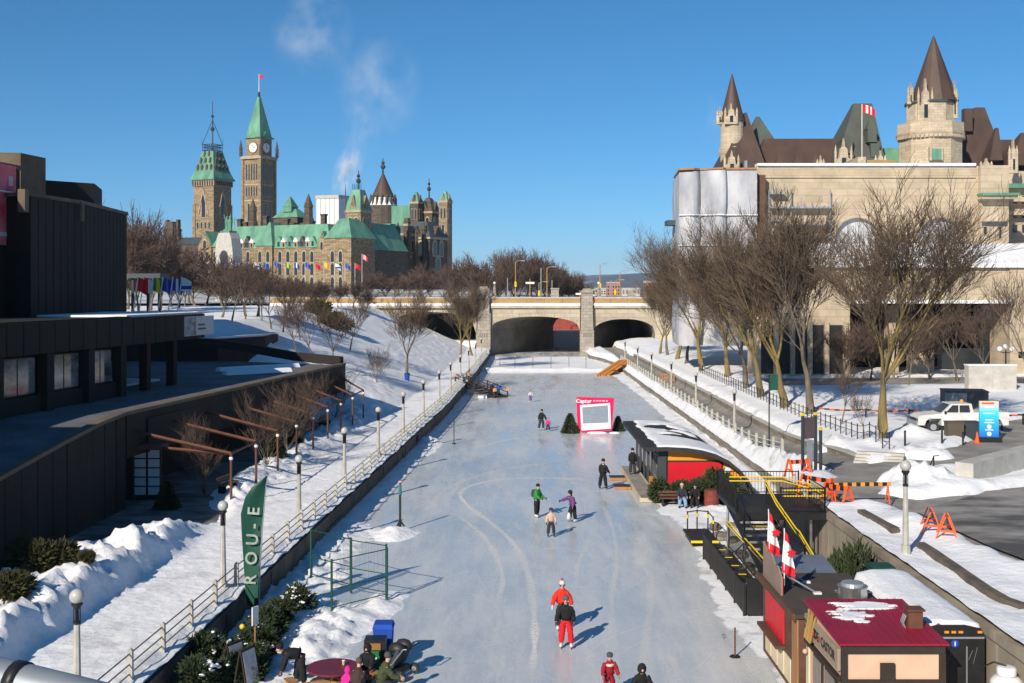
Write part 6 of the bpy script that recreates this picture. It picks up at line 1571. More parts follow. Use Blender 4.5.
# feather flag with pale lettering
t = thing('feather_flag', (-9.5, 43.0, 0.15), 'tall dark green feather flag with pale vertical lettering', 'flag')
pts = [(0.0,0,0),(0.06,0,1.5),(0.16,0,3.4),(0.30,0,5.0),(0.36,0,5.45)]
q = MB(); q.tube(pts,[.035,.03,.025,.018,.012],6); q.build('pole', M['galv'], t)
q = MB(); prof = [(0.55,0.04,-0.42),(1.2,0.05,-0.50),(2.2,0.09,-0.56),(3.2,0.14,-0.60),(4.0,0.20,-0.62),(4.6,0.25,-0.46),(5.0,0.30,-0.2),(5.4,0.355,0.30)]
m_ = 5; nz = len(prof)
for side in (0,1):
    for z, xr_, xl_ in prof:
        for i in range(m_+1):
            f_ = i/m_; q.v.append((lerp(xr_-.02, xl_, f_), -0.10*math.sin(f_*3.0+z*1.1) + side*.012, z))
for k in range(nz-1):
    for i in range(m_):
        a = k*(m_+1)+i; q.f.append((a,a+1,a+m_+2,a+m_+1)); q.m.append(0)
        b = a+nz*(m_+1); q.f.append((b+m_+1,b+m_+2,b+1,b)); q.m.append(0)
fl_ = q.build('cloth', M['green_dk'], t, True)
M['pale_print'] = pm('pale_lettering', (0.36,0.41,0.37), (0.24,0.29,0.25), 3, 0.7)
for ch_, z in (('R',1.55),('O',2.35),('U',3.05),('-',3.55),('E',4.1)):
    o = put_text('letter', ch_, 0.62, M['pale_print'], t, (-0.24+0.05*(z-1.5), -0.14, z), (R(90), R(-86), 0), 0.01)
# sandwich boards and the notice by the shrubs
def sandwich(loc, rz, lab):
    t = thing('sandwich_board', loc, lab, 'notice board', None, rz)
    for s in (-1, 1):
        T = Matrix.Rotation(R(11)*s, 4, 'X') @ Matrix.Translation((0, s*-0.0, 0))
        q = MB(); q.box(-.36,.36,-.02,.02,0.0,1.25, Matrix.Translation((0,-s*.25,0)) @ Matrix.Rotation(-R(11)*s,4,'X')); q.build('frame', M['timber'], t)
        q = MB(); q.box(-.30,.30,-.028*s-.003,-.028*s+.003,0.12,1.18, Matrix.Translation((0,-s*.25,0)) @ Matrix.Rotation(-R(11)*s,4,'X')); q.build('poster', pm('poster_paper', (.55,.55,.58), (.36,.36,.42), 4), t)
    return t
sandwich((-8.75, 36.2, 0.2), R(62), 'dark framed sandwich board beside the evergreen shrubs')
sandwich((-8.2, 35.6, 0.2), R(66), 'sandwich board with tall white poster beside the evergreen shrubs')
t = thing('little_notice', (-8.4, 37.6, 0.2), 'small white notice on a thin stake above the shrubs', 'notice')
q = MB(); q.tube([(0,0,0),(0,0,1.6)],.03,5); q.build('stake', M['wood'], t)
q = MB(); q.box(-.14,.14,-.02,.02,1.35,1.95, Matrix.Rotation(R(60),4,'Z')); q.build('plate', M['white'], t)
t = thing('yellow_lantern', (-8.75, 37.3, 0.2), 'small yellow round lantern among the evergreen shrubs', 'lantern')
q = MB(); q.tube([(0,0,0),(0,0,1.3)],.02,5); q.build('stake', M['dark_metal'], t)
q = MB(); q.ball((0,0,1.38),.09,10,7); q.build('globe', M['yellow'], t, True)
# green barrier frames on the ice
def frame_fence(a, b, h, lab):
    a, b = Vector(a), Vector(b); t = thing('barrier_frame', a, lab, 'barrier', 'green barrier frames on the ice')
    d = b-a
    for p in (Vector((0,0,0)), d):
        q = MB(); q.tube([p+Vector((0,0,-.05)), p+Vector((0,0,h))], .045, 6); q.build('post', M['green_dk'], t)
    for z in (h*.97, h*.45, h*.12):
        q = MB(); q.tube([Vector((0,0,z)), d+Vector((0,0,z))], .022, 5); q.build('rail', M['green_dk'], t)
    for k in range(1, 12):
        p = d*(k/12); q = MB(); q.tube([p+Vector((0,0,h*.12)), p+Vector((0,0,h*.97))], .0022, 3); q.build('wire', M['green_dk'], t)
frame_fence((-6.9,44,.1), (-5.0,46,.1), 2.1, 'green steel barrier frame nearest the recycling bins')
frame_fence((-6.6,47.2,.1), (-5.05,46.2,.1), 2.2, 'green steel barrier frame behind the nearest one')
frame_fence((-8.6,49.2,.1), (-6.65,47.4,.1), 2.2, 'green steel barrier frame beside the feather flag and canal wall')
t = thing('ice_marker_post', (-5.8, 59.6, 0.0), 'dark marker post with teal top standing in a snow heap', 'post')
q = MB(); q.tube([(0,0,0),(0,0,1.9)],.06,6); q.build('shaft', M['dark_metal'], t)
q = MB(); q.frust(0,0,1.902,2.4,.09,.07,8); q.build('top_band', pm('teal_paint', (.02,.22,.22), None), t)
q = MB(); q.ball((0,0,2.47),.07,8,5); q.build('red_cap', M['red'], t)
for k in range(3):
    a = k*2.09+.4; q = MB(); q.tube([(0,0,.55),(.38*math.cos(a),.38*math.sin(a),0.02)],.045,5); q.build('foot', M['dark_metal'], t)
for k, (px, py, h_) in enumerate(((454,444,2.0),(303,330,3),(333,470,0))):
    if k == 0:
        p = G(px, py); t = thing('thin_pole', p, 'thin dark pole on the snow at the ice edge', 'pole'); q = MB(); q.tube([(0,0,-.1),(0,0,h_)],.035,6); q.build('shaft', M['dark_metal'], t); q = MB(); q.frust(0,0,-.02,.1,.2,.12,8); q.build('foot', M['dark_metal'], t)
# snow fence posts across the ice ridge
for k, px in enumerate((480,500,515,533,551,569,586)):
    p = G(px, 372, 0.3); t = thing('ridge_stake', (p.x, 179+0*k, 0.1), f'thin stake on the snow ridge before the bridge, {ORD[k]} from the left', 'stake', 'stakes on the snow ridge'); t.location.x = (px-CX)/F*179
    q = MB(); q.tube([(0,0,0),(0,0,2.2)],.04,5); q.build('shaft', M['dark_metal'], t); q = MB(); q.box(-.12,.12,-.03,.03,1.9,2.2); q.build('tag_plate', M['galv'], t)
# benches with snow on the left walkway bank
for k, (px, py, lab) in enumerate(((228,485,'dark bench half buried in snow under the pergola'),(325,425,'dark bench half buried in snow beyond the pergola'))):
    p = G(px, py, 1.9); zz_ = zL(XL(p.y)-p.x, p.y); t = thing('park_bench', (p.x,p.y,zz_-.1), lab, 'bench', 'benches in the snow', R(80))
    q = MB(); q.box(-.9,.9,-.22,.22,.40,.46); q.build('seat', M['brownwood'], t)
    q = MB(); q.box(-.9,.9,.2,.26,.55,.85); q.build('backrest', M['brownwood'], t)
    for sx_ in (-.7,.7):
        q = MB(); q.box(sx_-.05,sx_+.05,-.2,.24,0,.395); q.build('leg', M['black'], t)
p = G(407, 382, 2.0); t = thing('blue_bin', (p.x,p.y,zL(XL(p.y)-p.x,p.y)-.05), 'small blue bin on the snowy slope below the lone tree', 'bin')
q = MB(); q.frust(0,0,0,.8,.26,.32,8); q.build('body', pm('blue_plastic', (.01,.07,.42), None), t); q = MB(); q.frust(0,0,.805,.9,.34,.30,8); q.build('lid', M['black'], t)
M['blue_pl'] = bpy.data.materials['blue_plastic']
# dark timber stair down to the ice, far left
def timber_stair():
    t = thing('ice_stair', (-5.9, 139, 0), 'dark timber stair with railings from left walkway to the ice', 'stair')
    a = Vector((-0.2,1.5,1.3)); b = Vector((4.6,-5.5,0.05)); n = 8
    d = (b-a); hd = Vector((d.x,d.y,0)).normalized(); sd = Vector((-hd.y,hd.x,0))
    for k in range(n):
        c = a.lerp(b,(k+.5)/n); q = MB(); q.cbox(c,(d.xy.length/n*.95,1.8,.12),math.atan2(hd.y,hd.x)); q.build('tread', M['timber'], t)
    for s in (-1,1):
        q = MB(); q.tube([a+sd*s*.95+Vector((0,0,-.1)), b+sd*s*.95+Vector((0,0,-.02))],.12,4); q.build('stringer', M['timber'], t)
        for z in (.95,.55):
            q = MB(); q.tube([a+sd*s*.95+Vector((0,0,z)), b+sd*s*.95+Vector((0,0,z))],.05,5); q.build('handrail', M['timber'], t)
        for k in range(5):
            c = a.lerp(b,k/4)+sd*s*.95; q = MB(); q.box(c.x-.09,c.x+.09,c.y-.09,c.y+.09,c.z-.2,c.z+1.05); q.build('post', M['timber'], t)
            if k in (0,4): q = MB(); q.box(c.x-.12,c.x+.12,c.y-.12,c.y+.12,c.z+.7,c.z+1.06); q.build('orange_band', M['orange_panel'], t)
    q = MB(); q.box(2.0,3.0,-6.5,-5.0,.02,.3); q.build('landing_board', M['white'], t)
timber_stair()
# orange/white ramp board on the far right quay
t = thing('timber_ramp', (15.9, 172, 0), 'orange timber ramp leaning from the right quay down to the ice', 'ramp')
a = Vector((1.2,1.5,1.9)); b = Vector((-2.8,-5,0.05))
for k in range(5):
    o = Vector((.45*k-.9,.25*k,0)); q = MB(); q.tube([a+o,b+o],.16,4); q.build('plank', M['wood'] if k % 2 else M['orange_panel'], t)
for f_ in (.25,.6):
    c = a.lerp(b,f_); q = MB(); q.box(c.x-1,c.x+1,c.y-.1,c.y+.1,0,c.z-.1); q.build('trestle', M['timber'], t)
t = thing('wooden_gate', (18.6, 138, 1.3), 'small timber gate across the promenade path', 'gate')
for k in range(7):
    q = MB(); q.box(-.9+k*.28,-.9+k*.28+.1,-.04,.04,0,1.25); q.build('picket', M['wood'], t)
for z in (.25,1.0):
    q = MB(); q.box(-.95,.95,-.09,-.041,z,z+.1); q.build('rail', M['wood'], t)
# pipe handrail on the viewer's own bridge, bottom left
t = thing('bridge_handrail', P(50, 690, 4.8), 'grey pipe handrail with dark band at the bottom left corner', 'handrail')
ho_ = P(50, 690, 4.8)
q = MB(); q.tube([P(x_,y_,d_)-ho_ for x_,y_,d_ in ((-160,645,5.2),(-60,664,5.0),(0,677,4.9),(60,692,4.8),(140,712,4.7))], .080, 18); q.build('pipe', M['galv'], t, True)
q = MB(); q.tube([P(14,680.3,4.87)-ho_, P(24,682.8,4.855)-ho_], .0855, 18); q.build('band', M['black'], t, True)
# ------------------------------------------------------------------ kiosk with curved roof
KY0, KY1 = 68.2, 82.0
kp = [(7.9,3.16),(9.2,3.18),(10.4,3.12),(11.3,2.98),(12.1,2.76),(12.9,2.36),(13.5,1.86),(14.0,1.28),(14.4,.62),(14.6,.1)]
ko = Vector((11, 68.8, 0))
kk = thing('curved_kiosk', ko, 'dark kiosk with sweeping curved snowy roof, red panel and orange wall', 'kiosk')
def kb(name, mb, mat, par=None, smooth=False):
    mb.v = [tuple(Vector(v)-ko) for v in mb.v]; return mb.build(name, mat, par or kk, smooth)
q = MB(); th = .26
for (x0,z0),(x1,z1) in zip(kp, kp[1:]):
    q.add([(x0,KY0,z0),(x1,KY0,z1),(x1,KY1,z1),(x0,KY1,z0),(x0,KY0,z0-th),(x1,KY0,z1-th*.9),(x1,KY1,z1-th*.9),(x0,KY1,z0-th)], [(0,1,2,3),(7,6,5,4),(0,4,5,1),(3,2,6,7)])
q.add([(7.9,KY0,3.16),(7.9,KY1,3.16),(7.9,KY1,2.9),(7.9,KY0,2.9)],[(0,1,2,3)])
kb('roof', q, M['roof_dk'])
# snow blanket: dips under the roof where it has melted away
def kz(x): return pw(kp, x)
ns_x, ns_y = 46, 66; q = MB()
def k_snow(x, y):
    u = (x-7.9)/6.5; v = (y-KY0)/(KY1-KY0)
    n = fbm(x*1.0, y, .35, 4, 21.0)
    h = .10 + .05*n
    e = min((x-8.55)/.25 + 2.2*n, (14.45-x)/.3, (y-KY0-.05)/.2, (KY1-.1-y)/.2)
    h = lerp(-.06, h, sst(0, 1, e))
    holes = [(10.1,78.3,1.3,1.5,.0),(11.6,79.0,1.7,1.6,.3),(11.3,74.2,2.0,1.0,0),(10.8,76.0,.9,.8,0),(12.9,76.0,.7,2.6,.2),(12.2,75.2,1.1,.8,0)]
    keep = [(11.45,79.6,.8,.9)]
    f = 9
    for cx_, cy_, a, b, r_ in holes: f = min(f, ((x-cx_)/a)**2+((y-cy_)/b)**2)
    g = min(((x-cx_)/a)**2+((y-cy_)/b)**2 for cx_, cy_, a, b in keep)
    if g < 1: f = 9
    return lerp(-.06, h, sst(.75, 1.2, f+.5*n))
for j in range(ns_y):
    for i in range(ns_x):
        x = lerp(8.0, 14.55, i/(ns_x-1)); y = lerp(KY0+.02, KY1-.02, j/(ns_y-1)); q.v.append((x, y, kz(x)+k_snow(x,y)))
for j in range(ns_y-1):
    for i in range(ns_x-1): a = j*ns_x+i; q.f.append((a,a+1,a+ns_x+1,a+ns_x)); q.m.append(0)
kb('roof_snow', q, M['snow_roof'], None, True)
q = MB(); q.prism([(8.75,68.85),(9.25,68.85),(9.25,69.3),(8.75,69.3)],0,2.88); kb('corner_pillar', q, M['slate'])
q = MB(); 
pts = [(9.26,0),(14.3,0)] + [(x,z-.28) for x, z in reversed(kp) if 9.26 < x < 14.3] + [(9.26,2.89)]
q.extr([(x,69.0,z) for x, z in pts],(0,.15,0)); kb('front_wall', q, M['slate'])
q = MB(); q.box(9.35,12.55,68.86,68.99,.15,2.20); o = kb('red_panel', q, M['red'])
q = MB(); q.box(9.27,12.63,68.84,68.995,2.205,2.28); kb('panel_frame', q, M['roof_dk'], o)
q = MB(); q.extr([(9.35,68.9,2.29),(12.55,68.9,2.29),(12.0,68.9,2.49),(11.3,68.9,2.66),(10.6,68.9,2.80),(9.35,68.9,2.86)],(0,.09,0)); kb('orange_strip', q, M['orange_panel'])
q = MB(); q.extr([(12.66,68.9,1.1),(13.5,68.9,1.1),(13.45,68.9,1.5),(13.1,68.9,1.95),(12.66,68.9,2.2)],(0,.09,0)); o = kb('orange_wall', q, M['orange_panel'])
q = MB(); q.box(12.75,13.1,68.86,68.895,1.55,1.9); kb('white_notice', q, M['white'], o)
q = MB(); q.extr([(13.35,68.88,1.65),(13.6,68.88,1.45),(13.75,68.88,1.15),(13.5,68.88,1.3)],(0,.06,0)); kb('orange_patch', q, M['orange_panel'])
q = MB(); q.box(8.85,8.95,69.31,81.4,0,2.88); kb('side_wall', q, M['slate'])
for k in range(5):
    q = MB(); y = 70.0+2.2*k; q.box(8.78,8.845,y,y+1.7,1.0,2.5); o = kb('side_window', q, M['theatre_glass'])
    q = MB(); q.box(8.70,8.80,y+1.75,y+1.95,.1,2.86); kb('mullion', q, M['slate'], o)
q = MB(); q.box(8.5,8.78,70.1,71.4,.3,.95); kb('orange_counter', q, M['orange_panel'])
q = MB(); q.box(14.2,14.45,69.2,81.5,0,.6); kb('rear_kerb', q, M['slate'])
# rubber matted deck along the kiosk with small steps
dk = thing('matted_deck', (8.1, 68, 0), 'raised walkway deck with grey matting beside the kiosk', 'deck')
q = MB(); q.box(-.5,.42,-.3,12,.02,.26); q.build('mat_boards', M['pave'], dk)
for x0 in (-.6,.425):
    q = MB(); q.box(x0,x0+.095,-.35,12.1,.02,.31); q.build('edge_timber', pm('pale_timber', (.55,.48,.36), (.45,.38,.28), 2) if x0 < 0 else bpy.data.materials['pale_timber'], dk)
q = MB(); q.box(-.6,.52,-.45,-.36,.02,.28); q.build('end_timber', bpy.data.materials['pale_timber'], dk)
for k, (y, lab) in enumerate(((4.5,'nearer small step beside the matted deck'),(8.0,'farther small step beside the matted deck'))):
    t = thing('ice_step', (6.95, 68+y, 0), lab, 'step', 'steps beside the deck')
    q = MB(); q.box(-.5,.5,-.5,.6,.12,.17); q.build('mat', M['dark_metal'], t)
    q = MB(); q.box(-.52,.52,-.6,-.5,.01,.18); q.build('front_edge', M['wood'], t)
    q = MB(); q.box(-.48,.48,-.48,.58,.01,.115); q.build('frame', bpy.data.materials['pale_timber'], t)
# bench and barrel by the evergreens
t = thing('kiosk_bench', (9.6, 66.4, 0.05), 'brown wooden bench before the kiosk evergreens', 'bench')
for k in range(3):
    q = MB(); q.box(-1.1,1.1,-.22+k*.16,-.08+k*.16,.42,.46); q.build('seat_slat', M['brownwood'], t)
for z in (.6,.78):
    q = MB(); q.box(-1.1,1.1,.26,.30,z-.1,z+.02); q.build('back_slat', M['brownwood'], t)
for x in (-.9,.9):
    q = MB(); q.box(x-.04,x+.04,-.2,.3,0,.415); q.build('leg', M['black'], t)
    q = MB(); q.box(x-.04,x+.04,.305,.36,.2,.82); q.build('back_post', M['black'], t)
t = thing('rust_barrel', (11.45, 66.0, 0.05), 'rust red ribbed barrel near the kiosk bench', 'barrel')
q = MB(); q.lathe(0,0,[(.40,0),(.42,.02),(.42,.3),(.45,.33),(.42,.36),(.42,.62),(.45,.65),(.42,.68),(.42,.95),(.40,.98)],16); q.build('drum', pm('dull_red', (.22,.045,.035), (.14,.03,.025), 2), t)
q = MB(); q.frust(0,0,.982,1.0,.37,.37,16); q.build('lid', M['brownwood'], t)
# pink photo frame sign
p = G(595, 433); t = thing('photo_frame_sign', (p.x, p.y, 0.02), 'large crimson pink walk-up photo frame standing on the ice', 'sign', None, R(-6))
s = p.y/F
def fr(px, py): return ((px-594.5)*s, (433.5-py)*s)
outer = [fr(577.3,433.6),fr(611.5,431),fr(613.6,398.8),fr(575.7,398)]
inner = [fr(580.8,431.5),fr(610.5,429),fr(609.5,403.5),fr(579.5,406)]
hole = [fr(582.5,424.5),fr(608,423),fr(607.5,405.8),fr(581.8,408.2)]
def ringm(a, b, y, d):
    q = MB(); n = 4
    for i in range(n):
        j = (i+1) % n; q.extr([(a[i][0],y,a[i][1]),(a[j][0],y,a[j][1]),(b[j][0],y,b[j][1]),(b[i][0],y,b[i][1])],(0,d,0))
    return q
hz0 = min(z for _, z in outer)
ringm(outer, hole, 0.0, .22).build('pink_frame', M['hotpink'], t)
ringm(inner, hole, -.03, .029).build('white_border', M['white'], t)
tx = fr(583.3, 402.0); put_text('script_lettering', 'Captur', .47, M['white'], t, (tx[0], -.008, tx[1]), (R(90),0,0), .012)
for px_, w_ in ((592.6,2.2),(595.6,2.6),(598.7,2.2),(601.8,2.6),(605.4,1.8)):
    tx = fr(px_, 401.4); q = MB(); q.box(tx[0], tx[0]+w_*s, -.008, -.002, tx[1]-.06, tx[1]+.05); q.build('small_lettering', bpy.data.materials['pale_pink_print'], t)
q = MB(); q.ball((-1.6,.1,-.02),.55,9,5,(1,.6,.25)); q.ball((.2,.1,-.02),.6,9,5,(1.6,.6,.22)); q.ball((1.7,.1,-.02),.5,9,5,(1,.6,.25)); stuff(q.build('snow_footing', M['snow'], t, True))
# ------------------------------------------------------------------ black steel stair with yellow rails
sr = thing('steel_stair', (12, 50, 0), 'black steel stair and platform with yellow handrails down to the ice', 'stair')
so = Vector((12,50,0))
def sb(name, mb, mat, par=None):
    mb.v = [tuple(Vector(v)-so) for v in mb.v]; return mb.build(name, mat, par or sr)
q = MB(); q.box(9.7,13.55,49.6,54.2,2.74,2.9); plat = sb('platform', q, M['dark_metal'])
q = MB(); q.box(9.65,13.56,49.5,49.59,2.6,2.92); sb('platform_edge', q, M['black'], plat)
for x, y in ((10.1,50),(11.6,50),(13.0,50),(13.3,51.2),(10.1,53.8),(12.8,53.8)):
    q = MB(); q.tube([(x,y,.0),(x,y,2.73)],.06,8); sb('support_post', q, M['steel'])
def yrail(pts, off=(0,.18), m='yellow'):
    for z in off:
        q = MB(); q.tube([(a,b,c-z) for a,b,c in pts],.032,6); sb('handrail', q, M[m])
def pickets(a, b, h, n, base=0.0):
    """black picket panel between two feet"""
    a, b = Vector(a), Vector(b)
    f = MB()
    for z in (base+.08, base+h): f.tube([a+Vector((0,0,z)), b+Vector((0,0,z))],.025,4)
    for p in (a,b): f.tube([p+Vector((0,0,base)), p+Vector((0,0,base+h+.05))],.035,5)
    o = sb('guard_frame', f, M['black'])
    for k in range(1,n):
        p = a.lerp(b,k/n); q = MB(); q.tube([p+Vector((0,0,base+.08)), p+Vector((0,0,base+h))],.012,4); sb('picket', q, M['black'], o)
# guards round the platform
pickets((9.7,54.2,2.9),(13.5,54.2,2.9),1.05,26); pickets((11.6,49.6,2.9),(13.5,49.6,2.9),1.05,16); pickets((13.5,49.6,2.9),(13.5,52.2,2.9),1.05,18); pickets((9.7,49.8,2.9),(9.7,54.2,2.9),1.05,24)
yrail([(9.9,52.4,3.98),(12.3,52.4,3.98),(13.1,50.4,3.98)]); yrail([(11.7,49.65,3.85),(13.45,49.65,3.85)],(0,.25)); yrail([(13.45,49.7,3.9),(13.45,52.2,3.9)],(0,.25))
# long flight towards the viewer: treads with yellow nosings
top_, bot_ = Vector((10.6,51.8,2.9)), Vector((11.0,43.2,.45)); n = 15
for k in range(n):
    f_ = (k+.5)/n; c = top_.lerp(bot_, f_); q = MB(); q.box(c.x-.78,c.x+.78,c.y-.31,c.y+.31,c.z-.06,c.z); o = sb('tread', q, M['dark_metal'])
    if k in (1,3,8,9,11,13):
        q = MB(); q.box(c.x-.45,c.x+.45,c.y-.33,c.y-.26,c.z+.003,c.z+.02); sb('nosing', q, M['yellow'], o)
for s_x in (-.82,.82):
    q = MB(); q.tube([top_+Vector((s_x,0,-.15)), bot_+Vector((s_x,0,-.15))],.12,4); sb('stringer', q, M['black'])
for a_, b_ in ((0,.34),(.34,.67),(.67,1.0)):
    for s_x in (-.85,.85):
        pa, pb = top_.lerp(bot_,a_)+Vector((s_x,0,0)), top_.lerp(bot_,b_)+Vector((s_x,0,0)); pickets(pa,pb,1.0,20)
rp_ = [(11.45,51.8,3.92),(11.5,50.0,3.35),(11.68,47.3,2.7),(11.72,46.9,2.66),(11.95,43.2,1.5)]
yrail(rp_)
# lower gangway by the ice with solid picket screens
q = MB(); q.box(8.98,9.85,44,53.2,.62,.72); sb('gangway', q, M['dark_metal'])
for k in range(6):
    q = MB(); y = 44.6+1.5*k; q.box(9.1,9.7,y,y+.07,.722,.74); sb('nosing', q, M['yellow'])
for k in range(5):
    y0 = 44+1.86*k; f = MB(); f.box(8.88,8.93,y0+.03,y0+1.83,.10,1.22); o = sb('screen_panel', f, M['black'])
    for j in range(9):
        q = MB(); q.box(8.855,8.879,y0+.1+j*.2,y0+.16+j*.2,.13,1.2); sb('screen_bar', q, M['dark_metal'], o)
for k in range(6):
    y = 44+1.86*k; q = MB(); q.box(8.84,8.95,y-.05,y+.05,0,1.3); sb('screen_post', q, M['black'])
f = MB(); f.box(8.96,10.2,43.85,43.93,.1,1.5); sb('end_screen', f, M['black'])
yrail([(9.75,52.4,2.05),(9.85,49.2,1.95),(9.9,48.6,1.95),(10.0,44.6,1.8)]); pickets((9.92,44.2,.7),(9.92,52.6,.7),1.05,50)
t = thing('ice_platform', (9.3, 57.2, 0), 'low dark step platform with yellow edge beside the ice', 'platform')
q = MB(); q.box(-.6,.7,-1.4,1.4,.25,.34); q.build('deck', M['dark_metal'], t); q = MB(); q.box(-.62,.72,-1.5,-1.401,.24,.345); q.build('yellow_edge', M['yellow'], t)
q = MB(); q.box(-.5,.6,-1.2,1.2,0,.245); q.build('base', M['black'], t)
for k, (x, y) in enumerate(((-.45,.8),(.1,1.2),(.6,-.6),(.6,.9))):
    q = MB(); q.tube([(x,y,.34),(x,y,1.35)],.035,6); pz = q.build('rail_post', M['black'], t)
    q = MB(); q.tube([(x,y,1.0),(x,y,1.18)],.06,6); q.build('yellow_sleeve', M['yellow'], pz)
q = MB(); q.tube([(.6,-.6,1.3),(.6,.9,1.3),(.1,1.2,1.3),(-.45,.8,1.3)],.03,5); q.build('rail', M['black'], t)
# rubble under the stair
rg_ = random.Random(31)
for k in range(46):
    x, y = rg_.uniform(9.9,13.2), rg_.uniform(44,60); s = rg_.uniform(.12,.4)
    if y > 54.5: x = rg_.uniform(10.3,14)
    q = MB(); q.ball((0,0,0),s,7,5,(rg_.uniform(.8,1.4),rg_.uniform(.8,1.3),rg_.uniform(.5,.8)))
    q.v = [tuple(Vector(v)*(1+.25*noise.noise(Vector(v)*4+Vector((k,0,0))))) for v in q.v]
    o = q.build('rubble_stone', M['stone_grey'] if k % 3 else M['wall_dark'], None, False, (x,y,.12+s*.2)); tag(o, 'grey rubble stone lying in snow under the black stair', 'stone', 'rubble stones under the stair')
# ------------------------------------------------------------------ food stalls, trailer and tank, lower right
# red-roofed stall: near wall faces the viewer, lettered fascia faces the ice
bt = thing('red_roof_stall', (10.1, 30.7, 0), 'beige and dark timber food stall with sloping red metal roof', 'stall')
w0, w1, d1 = -1.3, 1.42, 3.5; ze, zr = 3.04, 3.24
def bp(name, f, mat, par=None, smooth=False):
    return f.build(name, mat, par or bt, smooth)
q = MB(); q.prism([(w0,0),(w1,0),(w1,d1),(w0,d1)], .1, ze-.02); bp('wall', q, M['beige'])
q = MB(); n = 13; hw = (w1-w0+.24)/n
for k in range(n):       # standing-seam roof sheets
    x0 = w0-.12+k*hw; r_ = MB()
    r_.add([(x0+.004,-.14,ze),(x0+hw-.004,-.14,ze),(x0+hw-.004,d1+.1,zr),(x0+.004,d1+.1,zr),(x0+.004,-.14,ze+.05),(x0+hw-.004,-.14,ze+.05),(x0+hw-.004,d1+.1,zr+.05),(x0+.004,d1+.1,zr+.05)], [(0,3,2,1),(4,5,6,7),(0,1,5,4),(1,2,6,5),(2,3,7,6),(3,0,4,7)])
    o = bp('roof_sheet', r_, M['barn'])
    r_ = MB(); r_.tube([(x0,-.14,ze+.06),(x0,d1+.1,zr+.06)], .014, 4); bp('roof_seam', r_, M['barn'], o)
def roofz(y): return lerp(ze, zr, (y+.14)/(d1+.24))+.052
def snow_patch(par, cx_, cy_, a, b, zf, seed, nm='roof_snow', th=.028):
    q = MB(); N = 30
    for j in range(N):
        for i in range(N):
            x = cx_+a*1.25*(2*i/(N-1)-1); y = cy_+b*1.25*(2*j/(N-1)-1)
            e = ((x-cx_)/a)**2+((y-cy_)/b)**2 + 2.6*fbm(x*.9, y*5.0, 1.0, 5, seed)
            q.v.append((x, y, zf(y)+lerp(-.04, th, sst(1.1, .7, e))))
    for j in range(N-1):
        for i in range(N-1): s0 = j*N+i; q.f.append((s0,s0+1,s0+N+1,s0+N)); q.m.append(0)
    return q.build(nm, M['snow_roof'], par, True)
snow_patch(bt, .25, 3.0, .95, .33, roofz, 3.0); snow_patch(bt, -.45, 2.2, .55, .5, roofz, 7.0); snow_patch(bt, -.25, 1.62, .25, .12, roofz, 9.0)
for z0, z1 in ((2.80,3.02),(1.95,2.11),(.1,.3),(1.0,1.12)):
    q = MB(); q.box(w0-.03,w1+.03,-.06,-.003,z0,z1); bp('timber_band', q, M['timber'])
for x in (w0-.03, w1-.13):
    q = MB(); q.box(x,x+.17,-.07,-.004,.1,2.80); bp('timber_post', q, M['timber'])
q = MB(); q.box(-.28,.10,-.09,-.005,2.115,2.55); bp('vent_hatch', q, M['timber'])
# lettered side
q = MB(); q.box(w0-.10,w0-.003,.05,d1,2.32,2.90); fa = bp('lettered_fascia', q, pm('taupe_board', (.34,.27,.20), (.28,.22,.165), 2))
T_ = (R(90), 0, R(-90))
M['ink'] = M['timber']
for txt, y in (('QUEUES',2.9),('DE',2.15),('CASTOR',1.0)):
    put_text('lettering', txt, .36, M['ink'], fa, (w0-.106, y, 2.61), T_, .012)
for y in (2.42, 1.82):
    q = MB(); q.box(w0-.115,w0-.102,y-.06,y+.06,2.55,2.69); q.build('red_leaf_mark', M['red'], fa)
q = MB(); q.box(w0-.12,w0-.002,.0,d1,2.05,2.17); bp('awning_rail', q, M['timber'])
for y0, y1 in ((.35,1.5),(1.75,2.7)):
    q = MB(); q.box(w0-.05,w0-.004,y0,y1,.95,2.0); o = bp('serving_hatch', q, M['timber'])
    q = MB(); q.box(w0-.07,w0-.052,y0+.12,y1-.1,1.05,1.92); bp('hatch_shutter', q, pm('grey_shutter', (.30,.25,.22), (.22,.18,.16), 2), o)
for y in (.15, 3.2):
    q = MB(); q.ball((w0-.16,y,1.85),.075,8,6); o = bp('wall_lantern', q, M['beige'])
    q = MB(); q.tube([(w0-.02,y,2.0),(w0-.16,y,2.02),(w0-.16,y,1.94)],.015,5); bp('bracket', q, M['black'], o)
q = MB(); q.box(w0-.06,w0-.005,d1-.3,d1-.02,.1,2.1); bp('cream_post', q, pm('cream_board', (.72,.62,.42), None))
for k in range(7):
    q = MB(); q.tube([(w0-.2,d1-.4-.1*k,2.3),(w0-.05-.03*(k % 3),d1-.45-.1*k,3.05+.1*(k%2))],.035,4); bp('straw_sheaf', q, pm('straw', (.42,.26,.08), None) if k == 0 else bpy.data.materials['straw'])
q = MB(); q.box(.85,1.25,1.05,1.4,2.9,3.62); o = bp('stove_housing', q, M['rust']); q = MB(); q.box(.80,1.30,1.0,1.45,3.625,3.68); bp('stove_cap', q, M['rust'], o); q = MB(); q.box(.84,1.26,.88,1.045,2.9,3.12); bp('flashing', q, M['barn'], o)
for k in range(3):
    q = MB(); q.tube([(.80,1.1+.1*k,3.1),(.72,1.1+.1*k,3.3),(.80,1.1+.1*k,3.5)],.02,5); bp('cable', q, M['galv'], o)
